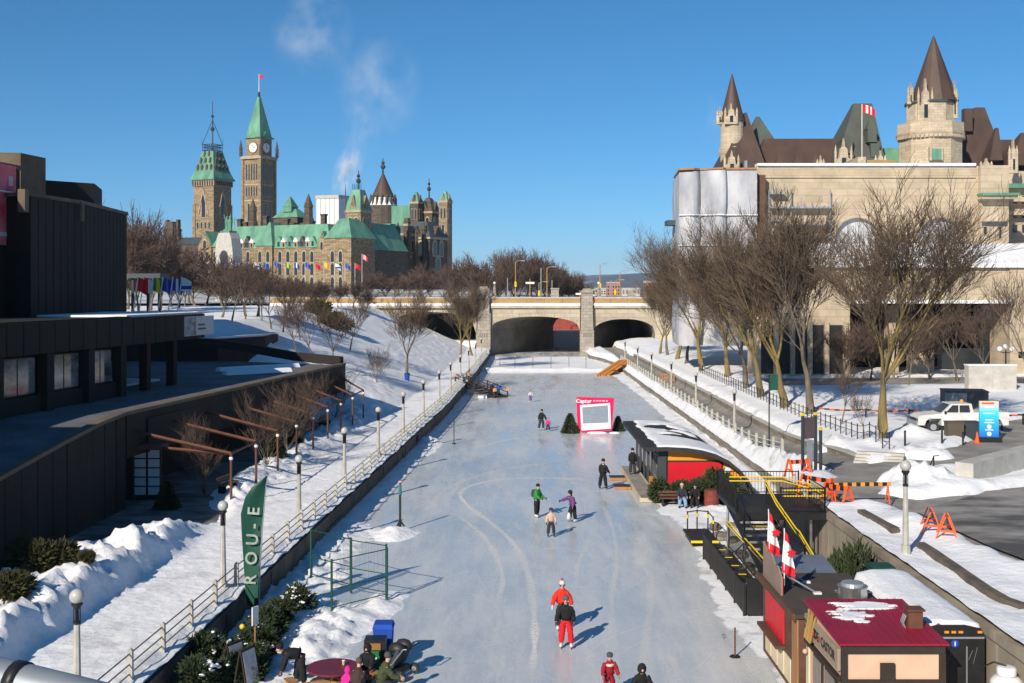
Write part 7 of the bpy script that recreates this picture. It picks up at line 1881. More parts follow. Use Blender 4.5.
# brown-roofed stall behind, with flags, sign and cooking pot
bs = thing('brown_roof_stall', (10.4, 34.6, 0), 'brown flat-roofed food stall with red shutters and two flags', 'stall')
q = MB(); q.box(-1.75,1.15,.1,5.0,.1,2.6); q.build('wall', M['brownwood'], bs)
q = MB(); q.box(-1.95,1.2,0,5.15,2.605,2.72); q.build('roof', pm('brown_felt', (.075,.058,.048), (.055,.043,.036), 1.2, .9), bs)
q = MB(); q.box(-1.97,-1.88,-.02,5.17,2.56,2.76); q.build('roof_edge', M['brownwood'], bs)
for k in range(5):
    q = MB(); q.box(-1.80,-1.755,1.9+k*.52,2.36+k*.52,1.25,2.4); q.build('red_shutter', M['red'], bs)
q = MB(); q.box(-2.05,-1.756,1.8,4.6,1.12,1.22); q.build('counter', M['brownwood'], bs)
for k in range(4):
    q = MB(); q.box(-1.79,-1.757,1.0+k*.9,1.78+k*.9,.3,1.05); q.build('cream_panel', bpy.data.materials['cream_board'], bs)
q = MB(); q.box(-1.80,-1.70,.12,.75,.1,2.6); q.build('corner_board', M['wood'], bs)
q = MB(); q.add([(-1.5,5.2,2.62),(.9,5.2,2.62),(1.0,7.6,2.75),(-1.2,7.6,2.75),(-1.5,5.2,2.66),(.9,5.2,2.66),(1.0,7.6,2.79),(-1.2,7.6,2.79)], [(0,3,2,1),(4,5,6,7),(0,1,5,4),(1,2,6,5),(2,3,7,6),(3,0,4,7)]); q.build('metal_awning', pm('slate_blue_sheet', (.16,.19,.24), (.12,.145,.185), .8, .4), bs)
for x, y in ((-1.35,5.4),(-1.1,7.4),(.85,7.4)):
    q = MB(); q.tube([(x,y,0),(x,y,2.62)],.04,6); q.build('awning_post', M['galv'], bs)
# shaped sign board standing on the roof edge
q = MB(); q.extr([(-1.8,4.8,2.72),(-1.8,2.2,2.72),(-1.8,2.2,3.3),(-1.8,2.7,3.55),(-1.8,3.1,3.5),(-1.8,3.6,3.75),(-1.8,4.2,3.7),(-1.8,4.8,3.9)],(.06,0,0)); sgn = q.build('roof_sign', pm('taupe_sign', (.30,.23,.18), (.24,.18,.14), 2), bs)
q = MB(); q.box(-1.74,-1.72,2.2,2.32,2.72,3.3); q.build('red_trim', M['red'], sgn)
for y in (2.6,4.0):
    q = MB(); q.tube([(-1.74,y,3.4),(-.6,y-.2,2.75)],.03,5); q.build('stay', M['galv'], sgn)
    q = MB(); q.box(-.7,-.45,y-.28,y-.1,2.722,2.78); q.build('stay_foot', M['white'], sgn)
def stall_flag(x, y, z, lab, lean):
    t = thing('stall_flag', (x, y, z), lab, 'flag', 'maple leaf flags on the stall')
    q = MB(); q.tube([(0,0,0),(lean,0,1.85)],.018,6); q.build('pole', M['white'], t)
    q = MB(); N = 6; Mn = 9
    for side in (0,1):
        for j in range(Mn+1):
            for i in range(N+1):
                fx = i/N; fz = j/Mn
                wid = .50*(.35+.65*min(1, fz*1.3)); px_ = lean*(1-fz*.7)+ wid*fx*.8 - .06*fz
                q.v.append((px_, .09*math.sin(fx*7+fz*2.5)*(.3+fz) + side*.008, 1.80-1.35*fz - .22*fx))
    for j in range(Mn):
        for i in range(N):
            a = j*(N+1)+i; q.f.append((a,a+N+1,a+N+2,a+1)); q.m.append(0 if (j < 2 or j > 6) else 1)
            b = a+(N+1)*(Mn+1); q.f.append((b+1,b+N+2,b+N+1,b)); q.m.append(0 if (j < 2 or j > 6) else 1)
    c = q.mesh('cloth', [M['flag_red'], M['flag_white']], True); c = link('cloth', c, t)
    q = MB(); leaf = [(0,-.2),(.03,-.05),(.16,-.08),(.12,.0),(.2,.08),(.1,.09),(.08,.16),(.04,.1),(0,.22),(-.04,.1),(-.08,.16),(-.1,.09),(-.2,.08),(-.12,0),(-.16,-.08),(-.03,-.05)]
    q.extr([(lean*.6+.2+a*.8,-.13,1.05+b*.9) for a, b in leaf],(0,.012,0)); q.build('maple_leaf', M['flag_red'], c)
M['flag_red'] = pm('flag_red', (.70,.012,.025), None, 1, .8); M['flag_white'] = pm('flag_white', (.82,.82,.82), None, 1, .8)
stall_flag(8.66, 38.6, 3.3, 'maple leaf flag on the stall roof sign, farther of two', -.05)
stall_flag(8.75, 36.95, 3.0, 'maple leaf flag on the stall roof sign, nearer of two', .0)
t = thing('steel_pot', (10.75, 36.3, 2.72), 'wide steel pot with wooden lid on the brown stall roof', 'pot')
q = MB(); q.lathe(0,0,[(.42,0),(.45,.03),(.45,.42),(.47,.44),(.47,.46)],20); q.build('pot', M['steel'], t, False)
q = MB(); q.frust(0,0,.462,.56,.36,.34,18); q.build('lid', M['galv'], t); 
for s in (-1,1):
    q = MB(); q.tube([(s*.45,-.12,.26),(s*.54,-.1,.27),(s*.54,.1,.27),(s*.45,.12,.26)],.02,5); q.build('handle', M['steel'], t)
# black cargo trailer with snow on its roof
tl = thing('cargo_trailer', (12.45, 32.6, 0), 'black enclosed cargo trailer with snow covered roof', 'trailer')
q = MB(); pf = [(-.95,.5),(.95,.5),(.95,2.72),(.85,2.9),(.4,3.0),(-.4,3.0),(-.85,2.9),(-.95,2.72)]
q.extr([(x,0,z) for x, z in pf][::-1],(0,6.3,0)); q.build('body', M['black'], tl)
q = MB(); q.box(-.93,.93,-.03,-.004,2.62,2.67); q.build('trim_strip', M['galv'], tl)
q = MB(); q.box(-.93,.93,-.02,-.003,.5,.95); q.build('lower_panel', pm('salt_grey', (.30,.28,.25), (.2,.19,.17), 2), tl)
for x in (-.8,-.14,.06,.26,.8):
    q = MB(); q.box(x-.06,x+.06,-.05,-.005,2.78,2.84); q.build('marker_light', M['orange_panel'], tl)
q = MB(); q.frust(0,0,0,.02,.11,.11,12,0,Matrix.Translation((.1,-.005,2.48)) @ Matrix.Rotation(R(90),4,'X')); q.build('round_badge', M['blue_pl'], tl)
q = MB(); q.box(.085,.115,-.035,-.026,2.42,2.54); q.build('badge_mark', M['white'], tl)
q = MB(); q.box(.42,.45,-.03,-.005,.95,2.4); q.build('door_gap_trim', M['galv'], tl)
for k in range(5):
    q = MB(); x = -.4+.13*k+(.5 if k > 2 else 0); q.tube([(x,-.012,1.9+.12*(k%2)),(x+.12,-.012,2.05+.08*k)],.006,3); q.build('scratch', M['galv'], tl)
for y in (4.4,):
    for s in (-1,1):
        q = MB(); q.frust(0,0,-.12,.12,.34,.34,14,0,Matrix.Translation((s*.85,y,.34)) @ Matrix.Rotation(R(90),4,'Y')); wh = q.build('wheel', M['roof_dk'], tl)
def tz(y): return 3.0
q = MB(); N = 22; Mm = 50
for j in range(Mm):
    for i in range(N):
        x = lerp(-.93,.93,i/(N-1)); y = lerp(.02,6.25,j/(Mm-1)); n_ = fbm(x, y, .6, 4, 41.0)
        zz_ = pw([(-.95,2.74),(-.85,2.9),(-.4,3.0),(.4,3.0),(.85,2.9),(.95,2.74)], x)
        e = min((.97-abs(x))/.12, (y-.0)/.1, (6.3-y)/.2) - 2.2*sst(.12,.0,abs(x+.25-(y-.3)*.33))*(1 if y < 1.5 else 0)
        q.v.append((x, y, zz_+lerp(-.05,.10+.05*n_,sst(0,1,e))))
for j in range(Mm-1):
    for i in range(N-1): a = j*N+i; q.f.append((a,a+1,a+N+1,a+N)); q.m.append(0)
q.build('roof_snow', M['snow_roof'], tl, True)
t = thing('timber_offcuts', (11.45, 32.4, 2.95), 'pale angled timber piece propped beside the trailer', 'timber')
q = MB(); q.box(-.06,.06,-.05,.05,-2.95,.05); q.build('upright', M['wood'], t); q = MB(); q.box(.062,.42,-.05,.05,-.72,-.60); q.build('arm', M['wood'], t)
t = thing('propane_tank', (13.05, 30.35, 0), 'white propane tank on a stand at the right picture foot', 'tank')
q = MB(); q.lathe(0,0,[(.30,1.15),(.40,1.22),(.42,1.35),(.42,2.1),(.40,2.2),(.30,2.3),(.12,2.34)],20); q.build('vessel', M['white'], t, True)
q = MB(); q.lathe(0,0,[(.24,2.345),(.25,2.36),(.25,2.52),(.22,2.56),(.15,2.57)],16); q.build('valve_hood', M['white'], t, True)
for k in range(4):
    a = k*1.571+.78; q = MB(); q.box(.3*math.cos(a)-.05,.3*math.cos(a)+.05,.3*math.sin(a)-.05,.3*math.sin(a)+.05,0,1.14); q.build('stand_leg', M['timber'], t)
q = MB(); q.tube([(.0,0,2.58),(-.25,.2,2.62),(-.5,.6,2.3)],.025,6); q.build('hose', M['black'], t)
t = thing('green_cabinet', (12.95, 40.6, 0), 'dark green plastic cabinet against the concrete wall', 'cabinet')
q = MB(); q.box(-.30,.42,-.35,.35,0,2.70); q.build('body', M['green_dk'], t); q = MB(); q.box(-.34,.46,-.39,.39,2.705,2.80); q.build('lid', M['green_dk'], t); q = MB(); q.box(-.26,.38,-.37,-.352,.2,2.6); q.build('door', M['green_dk'], t)
t = thing('ground_marker', (G(735,657).x, G(735,657).y, 0), 'thin orange marker post with flat foot on the ice', 'post')
q = MB(); q.tube([(0,0,.04),(0,0,1.0)],.03,6); q.build('shaft', M['rust'], t); q = MB(); q.frust(0,0,0,.045,.2,.16,10); q.build('foot', M['black'], t)
# ------------------------------------------------------------------ right-hand plaza things
def barricade(loc, rz, lab, w=1.4):
    t = thing('barricade', loc, lab, 'barricade', 'orange A-frame barricades', rz)
    for sx_ in (-w/2, w/2):
        for s in (-1,1):
            q = MB(); q.extr([(sx_-.05,s*.42,0),(sx_+.05,s*.42,0),(sx_+.05,s*.05,.95),(sx_-.05,s*.05,.95)],(0,.05,0)); q.build('leg', M['orange'], t)
        q = MB(); q.box(sx_-.04,sx_+.04,-.24,.24,.38,.46); q.build('crosspiece', M['orange'], t)
    for z in (.70,):
        for k in range(6):
            q = MB(); q.box(-w/2+k*w/6+.003,-w/2+(k+1)*w/6-.003,-.03,.03,z,z+.2); q.build('board', M['orange'] if k % 2 else M['black'], t)
barricade((16.3,44.7,3.02), R(75), 'orange A-frame barricade beside the lamp and asphalt', 1.1)
barricade((16.5,43.6,3.02), R(70), 'second orange A-frame barricade beside the asphalt, slightly nearer', .9)
barricade((14.6,58.6,2.95), R(20), 'orange A-frame barricade behind the stair platform, left', 1.1)
barricade((14.1,53.2,2.95), R(-52), 'orange A-frame barricade at the stair platform entrance', 1.6)
barricade((14.4,51.0,2.95), R(-60), 'orange A-frame barricade right of the stair platform', 1.3)
# striped plank barrier
a = Vector((14.2,51.4,3.0)); b = Vector((17.0,51.6,3.0)); t = thing('striped_barrier', a, 'black and orange striped plank barrier by the stair top', 'barrier')
d = b-a
for k in range(14):
    p0, p1 = d*(k/14), d*((k+1)/14); q = MB(); q.box(p0.x+.003,p1.x-.003,-.04,.04,.72,.88, Matrix.Translation((0,p0.y,0))); q.build('stripe', M['orange_panel'] if k % 2 else M['black'], t)
for p in (.2, d.x-.2):
    for s in (-1,1):
        q = MB(); q.tube([(p+s*.02,s*.35,0),(p,0,.75)],.035,4); q.build('leg', M['orange'], t)
# tape fence across the park behind the truck
t = thing('tape_barrier', (22.5, 86, 3.2), 'dark and orange striped tape strung low across the snowy park', 'barrier')
to = Vector((22.5,86,3.2)); pp = [Vector((22.6,86,0)),Vector((26,84.5,0)),Vector((29,84,0)),Vector((32,82,0)),Vector((36,81,0)),Vector((42,81,0))]
for k, p in enumerate(pp):
    q = MB(); z = 3.05; q.tube([Vector((p.x,p.y,z-.1))-to, Vector((p.x,p.y,z+.75))-to],.07,5); q.build('stake', M['black'], t)
for p, q2 in zip(pp, pp[1:]):
    n = max(2,int((q2-p).length/.35))
    for k in range(n):
        a_, b_ = p.lerp(q2,k/n), p.lerp(q2,(k+1)/n); sag = .12*math.sin(math.pi*(k+.5)/n)
        q = MB(); q.tube([Vector((a_.x,a_.y,3.72-sag))-to, Vector((b_.x,b_.y,3.72-sag))-to],.06,4); q.build('tape_stripe', M['orange'] if k % 2 else M['dark_metal'], t)
# tall notice board frame seen from behind
t = thing('notice_frame', (15.4, 59.6, 2.9), 'tall dark notice frame with yellow tipped posts by the path', 'notice board', None, R(25))
for x in (-.42,.42,.75):
    h_ = 3.1 if x < .5 else 2.3; q = MB(); q.box(x-.06,x+.06,-.06,.06,0,h_); q.build('post', M['slate'], t); q = MB(); q.box(x-.075,x+.075,-.075,.075,h_+.002,h_+.14); q.build('yellow_tip', M['yellow'], t)
q = MB(); q.box(-.35,.35,-.03,.03,1.9,3.0); q.build('panel', pm('dull_plum_panel', (.10,.07,.08), None), t)
q = MB(); q.box(-.12,.2,-.03,.03,.3,1.8); q.build('lower_panel', M['galv'], t)
# pickup truck, side on, nose to the left
tk = thing('pickup_truck', (29.9, 77.0, 3.05), 'white pickup truck parked in the snow with amber roof light', 'truck')
q = MB(); prof = [(-3.05,.55),(-3.05,1.0),(-2.9,1.12),(-1.55,1.25),(-.85,1.86),(.55,1.90),(.72,1.32),(2.95,1.32),(3.0,.6),(2.55,.55),(2.5,.72),(2.3,.95),(2.0,1.02),(1.7,.95),(1.5,.72),(1.45,.5),(-1.45,.5),(-1.5,.72),(-1.7,.95),(-2.0,1.02),(-2.3,.95),(-2.5,.72),(-2.55,.55)]
# split the concave side into cabin, hood and box bodies
def side(pts, y0, y1, nm, mat, par=None):
    q = MB(); q.extr([(x,y0,z) for x, z in pts][::-1],(0,y1-y0,0)); return q.build(nm, mat, par or tk)
M['truck_white'] = pm('truck_white', (.74,.74,.73), (.60,.59,.56), .8, .25, spec=.6)
side([(-3.05,.95),(-1.5,.95),(-1.5,1.27),(-2.75,1.16),(-3.05,1.05)],-.95,.95,'hood',M['truck_white'])
side([(-3.05,.5),(-2.62,.5),(-2.5,.8),(-2.3,.945),(-3.05,.945)],-.96,.96,'front_fender',M['truck_white'])
side([(-1.495,.48),(.70,.48),(.70,1.30),(-1.495,1.27)],-.97,.97,'cab_lower',M['truck_white'])
side([(-1.45,1.275),(.68,1.305),(.52,1.92),(-.78,1.90)],-.86,.86,'cab_upper',M['truck_white'])
side([(-1.18,1.34),(-.35,1.34),(-.35,1.82),(-.74,1.82)],-.875,-.862,'side_window',M['glass'])
side([(-.27,1.34),(.44,1.34),(.36,1.82),(-.27,1.82)],-.875,-.862,'side_window',M['glass'])
q = MB(); q.add([(-1.44,-.72,1.33),(-1.44,.72,1.33),(-.84,.66,1.85),(-.84,-.66,1.85)],[(0,1,2,3)]); q.v = [(x-.03,y,z+.02) for x,y,z in q.v]; q.build('windscreen', M['glass'], tk)
side([(.705,.98),(2.98,.98),(2.98,1.36),(.705,1.36)],-.97,.97,'cargo_box',M['truck_white'])
side([(.705,.5),(1.42,.5),(1.55,.8),(1.75,.975),(.705,.975)],-.955,.955,'box_side_front',M['truck_white'])
side([(2.25,.975),(2.45,.8),(2.58,.5),(2.95,.5),(2.95,.975)],-.955,.955,'box_side_rear',M['truck_white'])
side([(-1.9,.35),(2.4,.35),(2.4,.47),(-1.9,.47)],-.7,.7,'chassis',M['black'])
side([(-3.15,.45),(-3.052,.45),(-3.052,.72),(-3.15,.72)],-.9,.9,'bumper',M['galv'])
side([(-3.07,.76),(-3.051,.76),(-3.051,.95),(-3.07,.95)],-.6,.6,'grille',M['black'])
for y in (-.8,.8):
    q = MB(); q.box(-3.08,-3.052,y-.13,y+.13,.78,.95); q.build('headlight', M['glass'], tk)
for k in range(7):
    q = MB(); q.box(-1.2+k*.35,-1.2+k*.35+.17,-.985,-.972,.62,.72); q.build('orange_stripe', M['orange_panel'], tk)
for x in (-2.02,2.0):
    for s in (-1,1):
        Wm = Matrix.Translation((x,s*.80,.38)) @ Matrix.Rotation(R(90),4,'X')
        q = MB(); q.frust(0,0,-.13,.13,.38,.38,18,0,Wm); wl = q.build('wheel', M['roof_dk'], tk); q = MB(); q.frust(0,0,-.145,.145,.21,.21,12,0,Wm); q.build('rim', M['galv'], wl)
q = MB(); q.frust(.2,0,1.925,2.12,.13,.10,10); q.build('amber_beacon', M['orange_panel'], tk)
for x in (.8,1.5,2.2,2.9):
    q = MB(); q.tube([(x,-.9,1.36),(x,-.9,1.62)],.03,4); q.build('rack_post', M['galv'], tk)
q = MB(); q.tube([(.8,-.9,1.62),(2.9,-.9,1.62)],.03,4); q.build('rack_rail', M['galv'], tk)
q = MB(); q.box(-1.32,-1.22,-1.1,-.98,1.28,1.45); q.build('mirror', M['black'], tk)
# blue information totem
t = thing('blue_totem', (29.85, 72.0, 3.0), 'tall sky-blue information totem on a black base', 'sign', None, R(-6))
q = MB(); q.box(-.72,.72,-.3,.42,0,.3); q.build('base', M['black'], t)
m_, nt_, b_ = nodes('blue_gradient_print'); tc = nt_.nodes.new('ShaderNodeTexCoord'); sp_ = nt_.nodes.new('ShaderNodeSeparateXYZ'); L(nt_, tc.outputs['Generated'], sp_.inputs[0])
L(nt_, ramp(nt_, sp_.outputs['Z'], [(0,(.01,.16,.62)),(.45,(.02,.45,.75)),(.7,(.05,.62,.80)),(.95,(.75,.55,.45))]), b_.inputs['Base Color'])
q = MB(); q.box(-.58,.58,-.08,.08,.302,2.55); fc = q.build('panel', m_, t)
q = MB(); q.box(-.45,.3,-.09,-.082,2.36,2.47); q.build('red_header', M['orange'], fc)
for z, w_ in ((2.15,.6),(1.75,.75),(1.35,.5),(1.18,.6),(.72,.5)):
    q = MB(); q.box(-w_/2,w_/2,-.088,-.082,z,z+.06); q.build('print_line', M['white'], fc)
for z in (.95,.5):
    q = MB(); q.frust(0,0,0,.01,.14,.14,10,0,Matrix.Translation((0,-.082,z)) @ Matrix.Rotation(R(90),4,'X')); q.build('white_symbol', M['white'], fc)
t = thing('utility_box', (27.9, 72.6, 3.0), 'brown utility cabinet beside the blue totem', 'cabinet')
q = MB(); q.box(-.5,.5,-.35,.35,0,1.15); q.build('body', pm('brown_cabinet', (.10,.085,.06), None), t); q = MB(); q.box(-.54,.54,-.39,.39,1.155,1.22); q.build('lid', bpy.data.materials['brown_cabinet'], t)
t = thing('second_utility_box', (29.0, 73.2, 3.0), 'dark utility cabinet half hidden by the blue totem', 'cabinet')
q = MB(); q.box(-.5,.6,-.35,.35,0,1.1); q.build('body', M['slate'], t); q = MB(); q.box(-.54,.64,-.39,.39,1.105,1.16); q.build('lid', M['slate'], t)
t = thing('traffic_cone', (28.8, 71.2, 3.0), 'orange traffic cone below the blue totem', 'cone')
q = MB(); q.frust(0,0,.04,.72,.16,.03,10); q.build('cone', M['orange'], t); q = MB(); q.box(-.2,.2,-.2,.2,0,.038); q.build('base', M['orange'], t)
for k, (px, py) in enumerate(((942,446),(963,444),(905,448),(1002,430))):
    p = gR(px, py); t = thing('black_bollard', p, ['short black bollard left of the snow heap','short black bollard by the brown cabinet','short black bollard near the largest tree','short black bollard right of the blue totem'][k], 'bollard', 'black bollards on the plaza')
    q = MB(); q.frust(0,0,0,.85,.07,.06,8); q.build('post', M['black'], t); q = MB(); q.ball((0,0,.9),.08,8,5); q.build('cap', M['black'], t)
p = G(976,480,3.0); t = thing('stair_handrail', (21.6,58.9,3.0), 'black handrail at the end of the low concrete wall', 'handrail')
for x, y, h_ in ((0,0,1.0),(-.55,-.9,.55)):
    q = MB(); q.tube([(x,y,0),(x,y,h_)],.035,6); q.build('post', M['black'], t)
q = MB(); q.tube([(.3,.1,1.0),(0,0,1.0),(-.55,-.9,.55),(-.75,-1.1,.5)],.03,6); q.build('rail', M['black'], t)
# low concrete wall beside the asphalt
t = thing('low_concrete_wall', (22.3,55.6,2.9), 'low grey concrete parapet wall beside the asphalt', 'wall', None, R(0))
d = Vector((.70,.71,0)); n_ = Vector((-.71,.70,0))
for k in range(6):
    a_ = d*(2.4*k+.01); b_ = d*(2.4*(k+1)-.01); q = MB(); q.prism([a_.xy[:], b_.xy[:], (b_+n_*.9).xy[:], (a_+n_*.9).xy[:]], 0, 1.2); q.build('wall_block', M['concrete_l'], t)
# steps up to the park
t = thing('park_steps', (20.4,64.2,2.75), 'short flight of concrete steps up into the park', 'steps', None, R(-25))
for k in range(4):
    q = MB(); q.box(-1.3,1.3,k*.38,k*.38+.42,0,.13*(k+1)); q.build('step', M['concrete_l'], t)
# stone edging in the snow
t = thing('stone_edging', (14.9,48,2.9), 'low dark stone edging curving through the snow by the wall', 'kerb')
eo = Vector((14.9,48,2.9)); el = [(14.75,48.6),(14.8,47.3),(14.85,46),(14.95,44.8)], [(15.0,42.3),(15.0,41.0),(14.95,39.7),(14.9,38.4),(14.85,37.1),(14.8,35.8),(14.85,34.6),(15.1,33.9),(16.0,33.8),(17.0,33.9)]
for ln in el:
    for a_, b_ in zip(ln, ln[1:]):
        a_, b_ = Vector((*a_,0)), Vector((*b_,0)); dd = (b_-a_).normalized(); nn = Vector((-dd.y,dd.x,0))*.16
        q = MB(); a2, b2 = a_+dd*.015, b_-dd*.015; q.prism([(a2-nn).xy[:],(b2-nn).xy[:],(b2+nn).xy[:],(a2+nn).xy[:]], 2.75, 3.24); q.v = [tuple(Vector(v)-eo) for v in q.v]; q.build('edging_stone', M['wall_dark'], t)
# grey container and pale block behind the truck
t = thing('grey_container', (33.6,85.5,3.1), 'blue grey steel container behind the pickup truck', 'container', None, R(-12))
q = MB(); q.box(-1.5,1.5,-1.2,1.2,0,1.9); q.build('body', M['slate'], t)
q = MB(); q.box(-1.5,.0,-1.23,-1.201,.05,1.85); q.build('front_door', pm('blue_grey_sheet', (.17,.23,.27), None), t)
q = MB(); q.box(-1.55,1.55,-1.25,1.25,1.905,1.98); q.build('roof', M['slate'], t)
t = thing('granite_block', (44.3,106,3.2), 'pale granite block wall beside the three-globe lamp', 'wall')
for k in range(2):
    q = MB(); q.box(-2.2+2.21*k,-2.2+2.21*k+2.2,0,1,0,2.3); q.build('block', M['concrete_l'], t)
q = MB(); q.box(-2.25,2.25,-.05,1.05,2.305,2.42); q.build('coping', M['snow_roof'], t)
# ------------------------------------------------------------------ picnic corner, lower left
t = thing('picnic_table', (-5.55, 35.7, 0.05), 'round picnic table with dark red top and wooden seats', 'table')
q = MB(); q.frust(0,0,.70,.76,.82,.82,20); q.build('top', pm('plum_red_board', (.16,.02,.035), (.11,.018,.03), 2, .5), t)
q = MB(); q.frust(0,0,0,.695,.12,.10,8); q.build('pedestal', M['wood'], t)
for k in range(4):
    a = k*1.571+.5; T_2 = Matrix.Rotation(a,4,'Z')
    q = MB(); q.box(-.55,.55,1.12,1.42,.42,.47,T_2); q.build('seat', M['wood'], t)
    q = MB(); q.box(-.06,.06,.1,1.3,.28,.40,T_2); q.build('brace', M['wood'], t)
    q = MB(); q.box(-.05,.05,1.2,1.3,0,.415,T_2); q.build('leg', M['wood'], t)
t = thing('paper_cup', (-5.25, 35.85, 0.812), 'pale paper cup on the red picnic table', 'cup')
q = MB(); q.frust(0,0,0,.13,.035,.05,10); q.build('cup', M['beige'], t); q = MB(); q.frust(0,0,.131,.15,.053,.05,10); q.build('lid', M['white'], t)
t = thing('recycling_bin', (-4.45, 37.5, 0.02), 'black framed bin with green recycling panel', 'bin')
q = MB(); q.box(-.34,.34,-.3,.3,.02,1.14); q.build('body', M['black'], t); q = MB(); q.box(-.25,.2,-.33,-.301,.1,.80); pn = q.build('green_panel', pm('bin_green', (.01,.16,.06), None), t)
q = MB(); q.box(-.09,.09,-.342,-.331,.52,.60); q.box(-.03,.03,-.342,-.331,.36,.52); q.build('white_mark', M['white'], pn)
q = MB(); q.box(-.22,.2,-.335,-.301,.84,1.05); q.build('food_picture', pm('picture_print', (.45,.12,.04), (.10,.16,.03), 6), t)
t = thing('blue_recycling_bin', (-4.3, 38.5, 0.02), 'tall blue recycling bin behind the black one', 'bin')
q = MB(); q.prism([(-.27,-.27),(.27,-.27),(.27,.27),(-.27,.27)],.02,1.2,[(-.32,-.32),(.32,-.32),(.32,.32),(-.32,.32)]); q.build('body', M['blue_pl'], t); q = MB(); q.prism([(-.35,-.35),(.35,-.35),(.35,.35),(-.35,.35)],1.205,1.36,[(-.30,-.30),(.30,-.30),(.30,.30),(-.30,.30)]); q.build('lid', M['blue_pl'], t)
t = thing('stroller', (-3.75, 37.2, 0.02), 'black two-seat stroller parked beside the bins', 'stroller', None, R(-25))
for s in (-1,1):
    q = MB(); q.extr([(-.32,s*.22-.2,.42),(.12,s*.22-.2,.38),(.36,s*.22-.2,.95),(.26,s*.22-.2,1.0),(.05,s*.22-.2,.55),(-.3,s*.22-.2,.55)][::-1],(0,.4,0)); q.build('seat', M['slate'], t)
    q = MB(); q.lathe(0,0,[(.32,0),(.30,.12),(.20,.24),(.06,.28)],10,Matrix.Translation((.16,s*.22,.88)) @ Matrix.Scale(.62,4,(0,1,0))); q.build('canopy', M['dark_metal'], t, True)
    q = MB(); q.tube([(-.55,s*.44,.2),(.1,s*.44,.5),(.5,s*.42,1.02),(.62,s*.40,1.04)],.02,6); q.build('frame_tube', M['galv'], t)
    for x in (-.5,.42):
        Wm = Matrix.Translation((x,s*.46,.17)) @ Matrix.Rotation(R(90),4,'X'); q = MB(); q.frust(0,0,-.03,.03,.17,.17,16,0,Wm); wl = q.build('wheel', M['roof_dk'], t); q = MB(); q.frust(0,0,-.035,.035,.08,.08,10,0,Wm); q.build('hub', M['galv'], wl)
q = MB(); q.tube([(.62,-.40,1.04),(.62,.40,1.04)],.025,6); q.build('handle', M['black'], t)
q = MB(); q.tube([(.42,-.46,.17),(.42,.46,.17)],.015,5); q.build('axle', M['galv'], t)
q = MB(); q.box(-.3,.3,-.36,.36,.18,.34); q.build('basket', M['black'], t)
# ------------------------------------------------------------------ people
def skin_mesh(verts, edges, rad, name, mat, root=0, sub=1, fold=0.0):
    me = bpy.data.meshes.new(name); me.from_pydata([tuple(v) for v in verts], edges, [])
    o = bpy.data.objects.new(name, me); TMP.collection.objects.link(o)
    sk = o.modifiers.new('s', 'SKIN'); sk.use_smooth_shade = True; sk.branch_smoothing = 0.4
    for i, r_ in enumerate(rad):
        d = me.skin_vertices[0].data[i]; d.radius = r_ if hasattr(r_, '__len__') else (r_, r_); d.use_root = (i == root)
    ss = o.modifiers.new('u', 'SUBSURF'); ss.levels = sub; ss.render_levels = sub
    TMP.view_layers[0].update(); dg = TMP.view_layers[0].depsgraph
    m2 = bpy.data.meshes.new_from_object(o.evaluated_get(dg)); m2.name = name
    bpy.data.objects.remove(o); bpy.data.meshes.remove(me)
    if fold:
        for v_ in m2.vertices:
            c_ = v_.co; d_ = noise.noise((c_.x*9, c_.y*9, c_.z*16)) + .6*noise.noise((c_.x*20, c_.y*20, c_.z*30))
            v_.co = c_ + v_.normal*d_*fold
    m2.materials.clear(); m2.materials.append(mat)
    m2.polygons.foreach_set('use_smooth', [True]*len(m2.polygons))
    return m2
_cl = {}
def cloth(c):
    k = tuple(round(q,3) for q in c)
    if k not in _cl: _cl[k] = pm('garment_cloth', c, tuple(q*.75 for q in c), 6, .85, kind='O', bmp=.01, bscale=14)
    return _cl[k]
BLK, DKG = (.012,.012,.014), (.035,.035,.04)
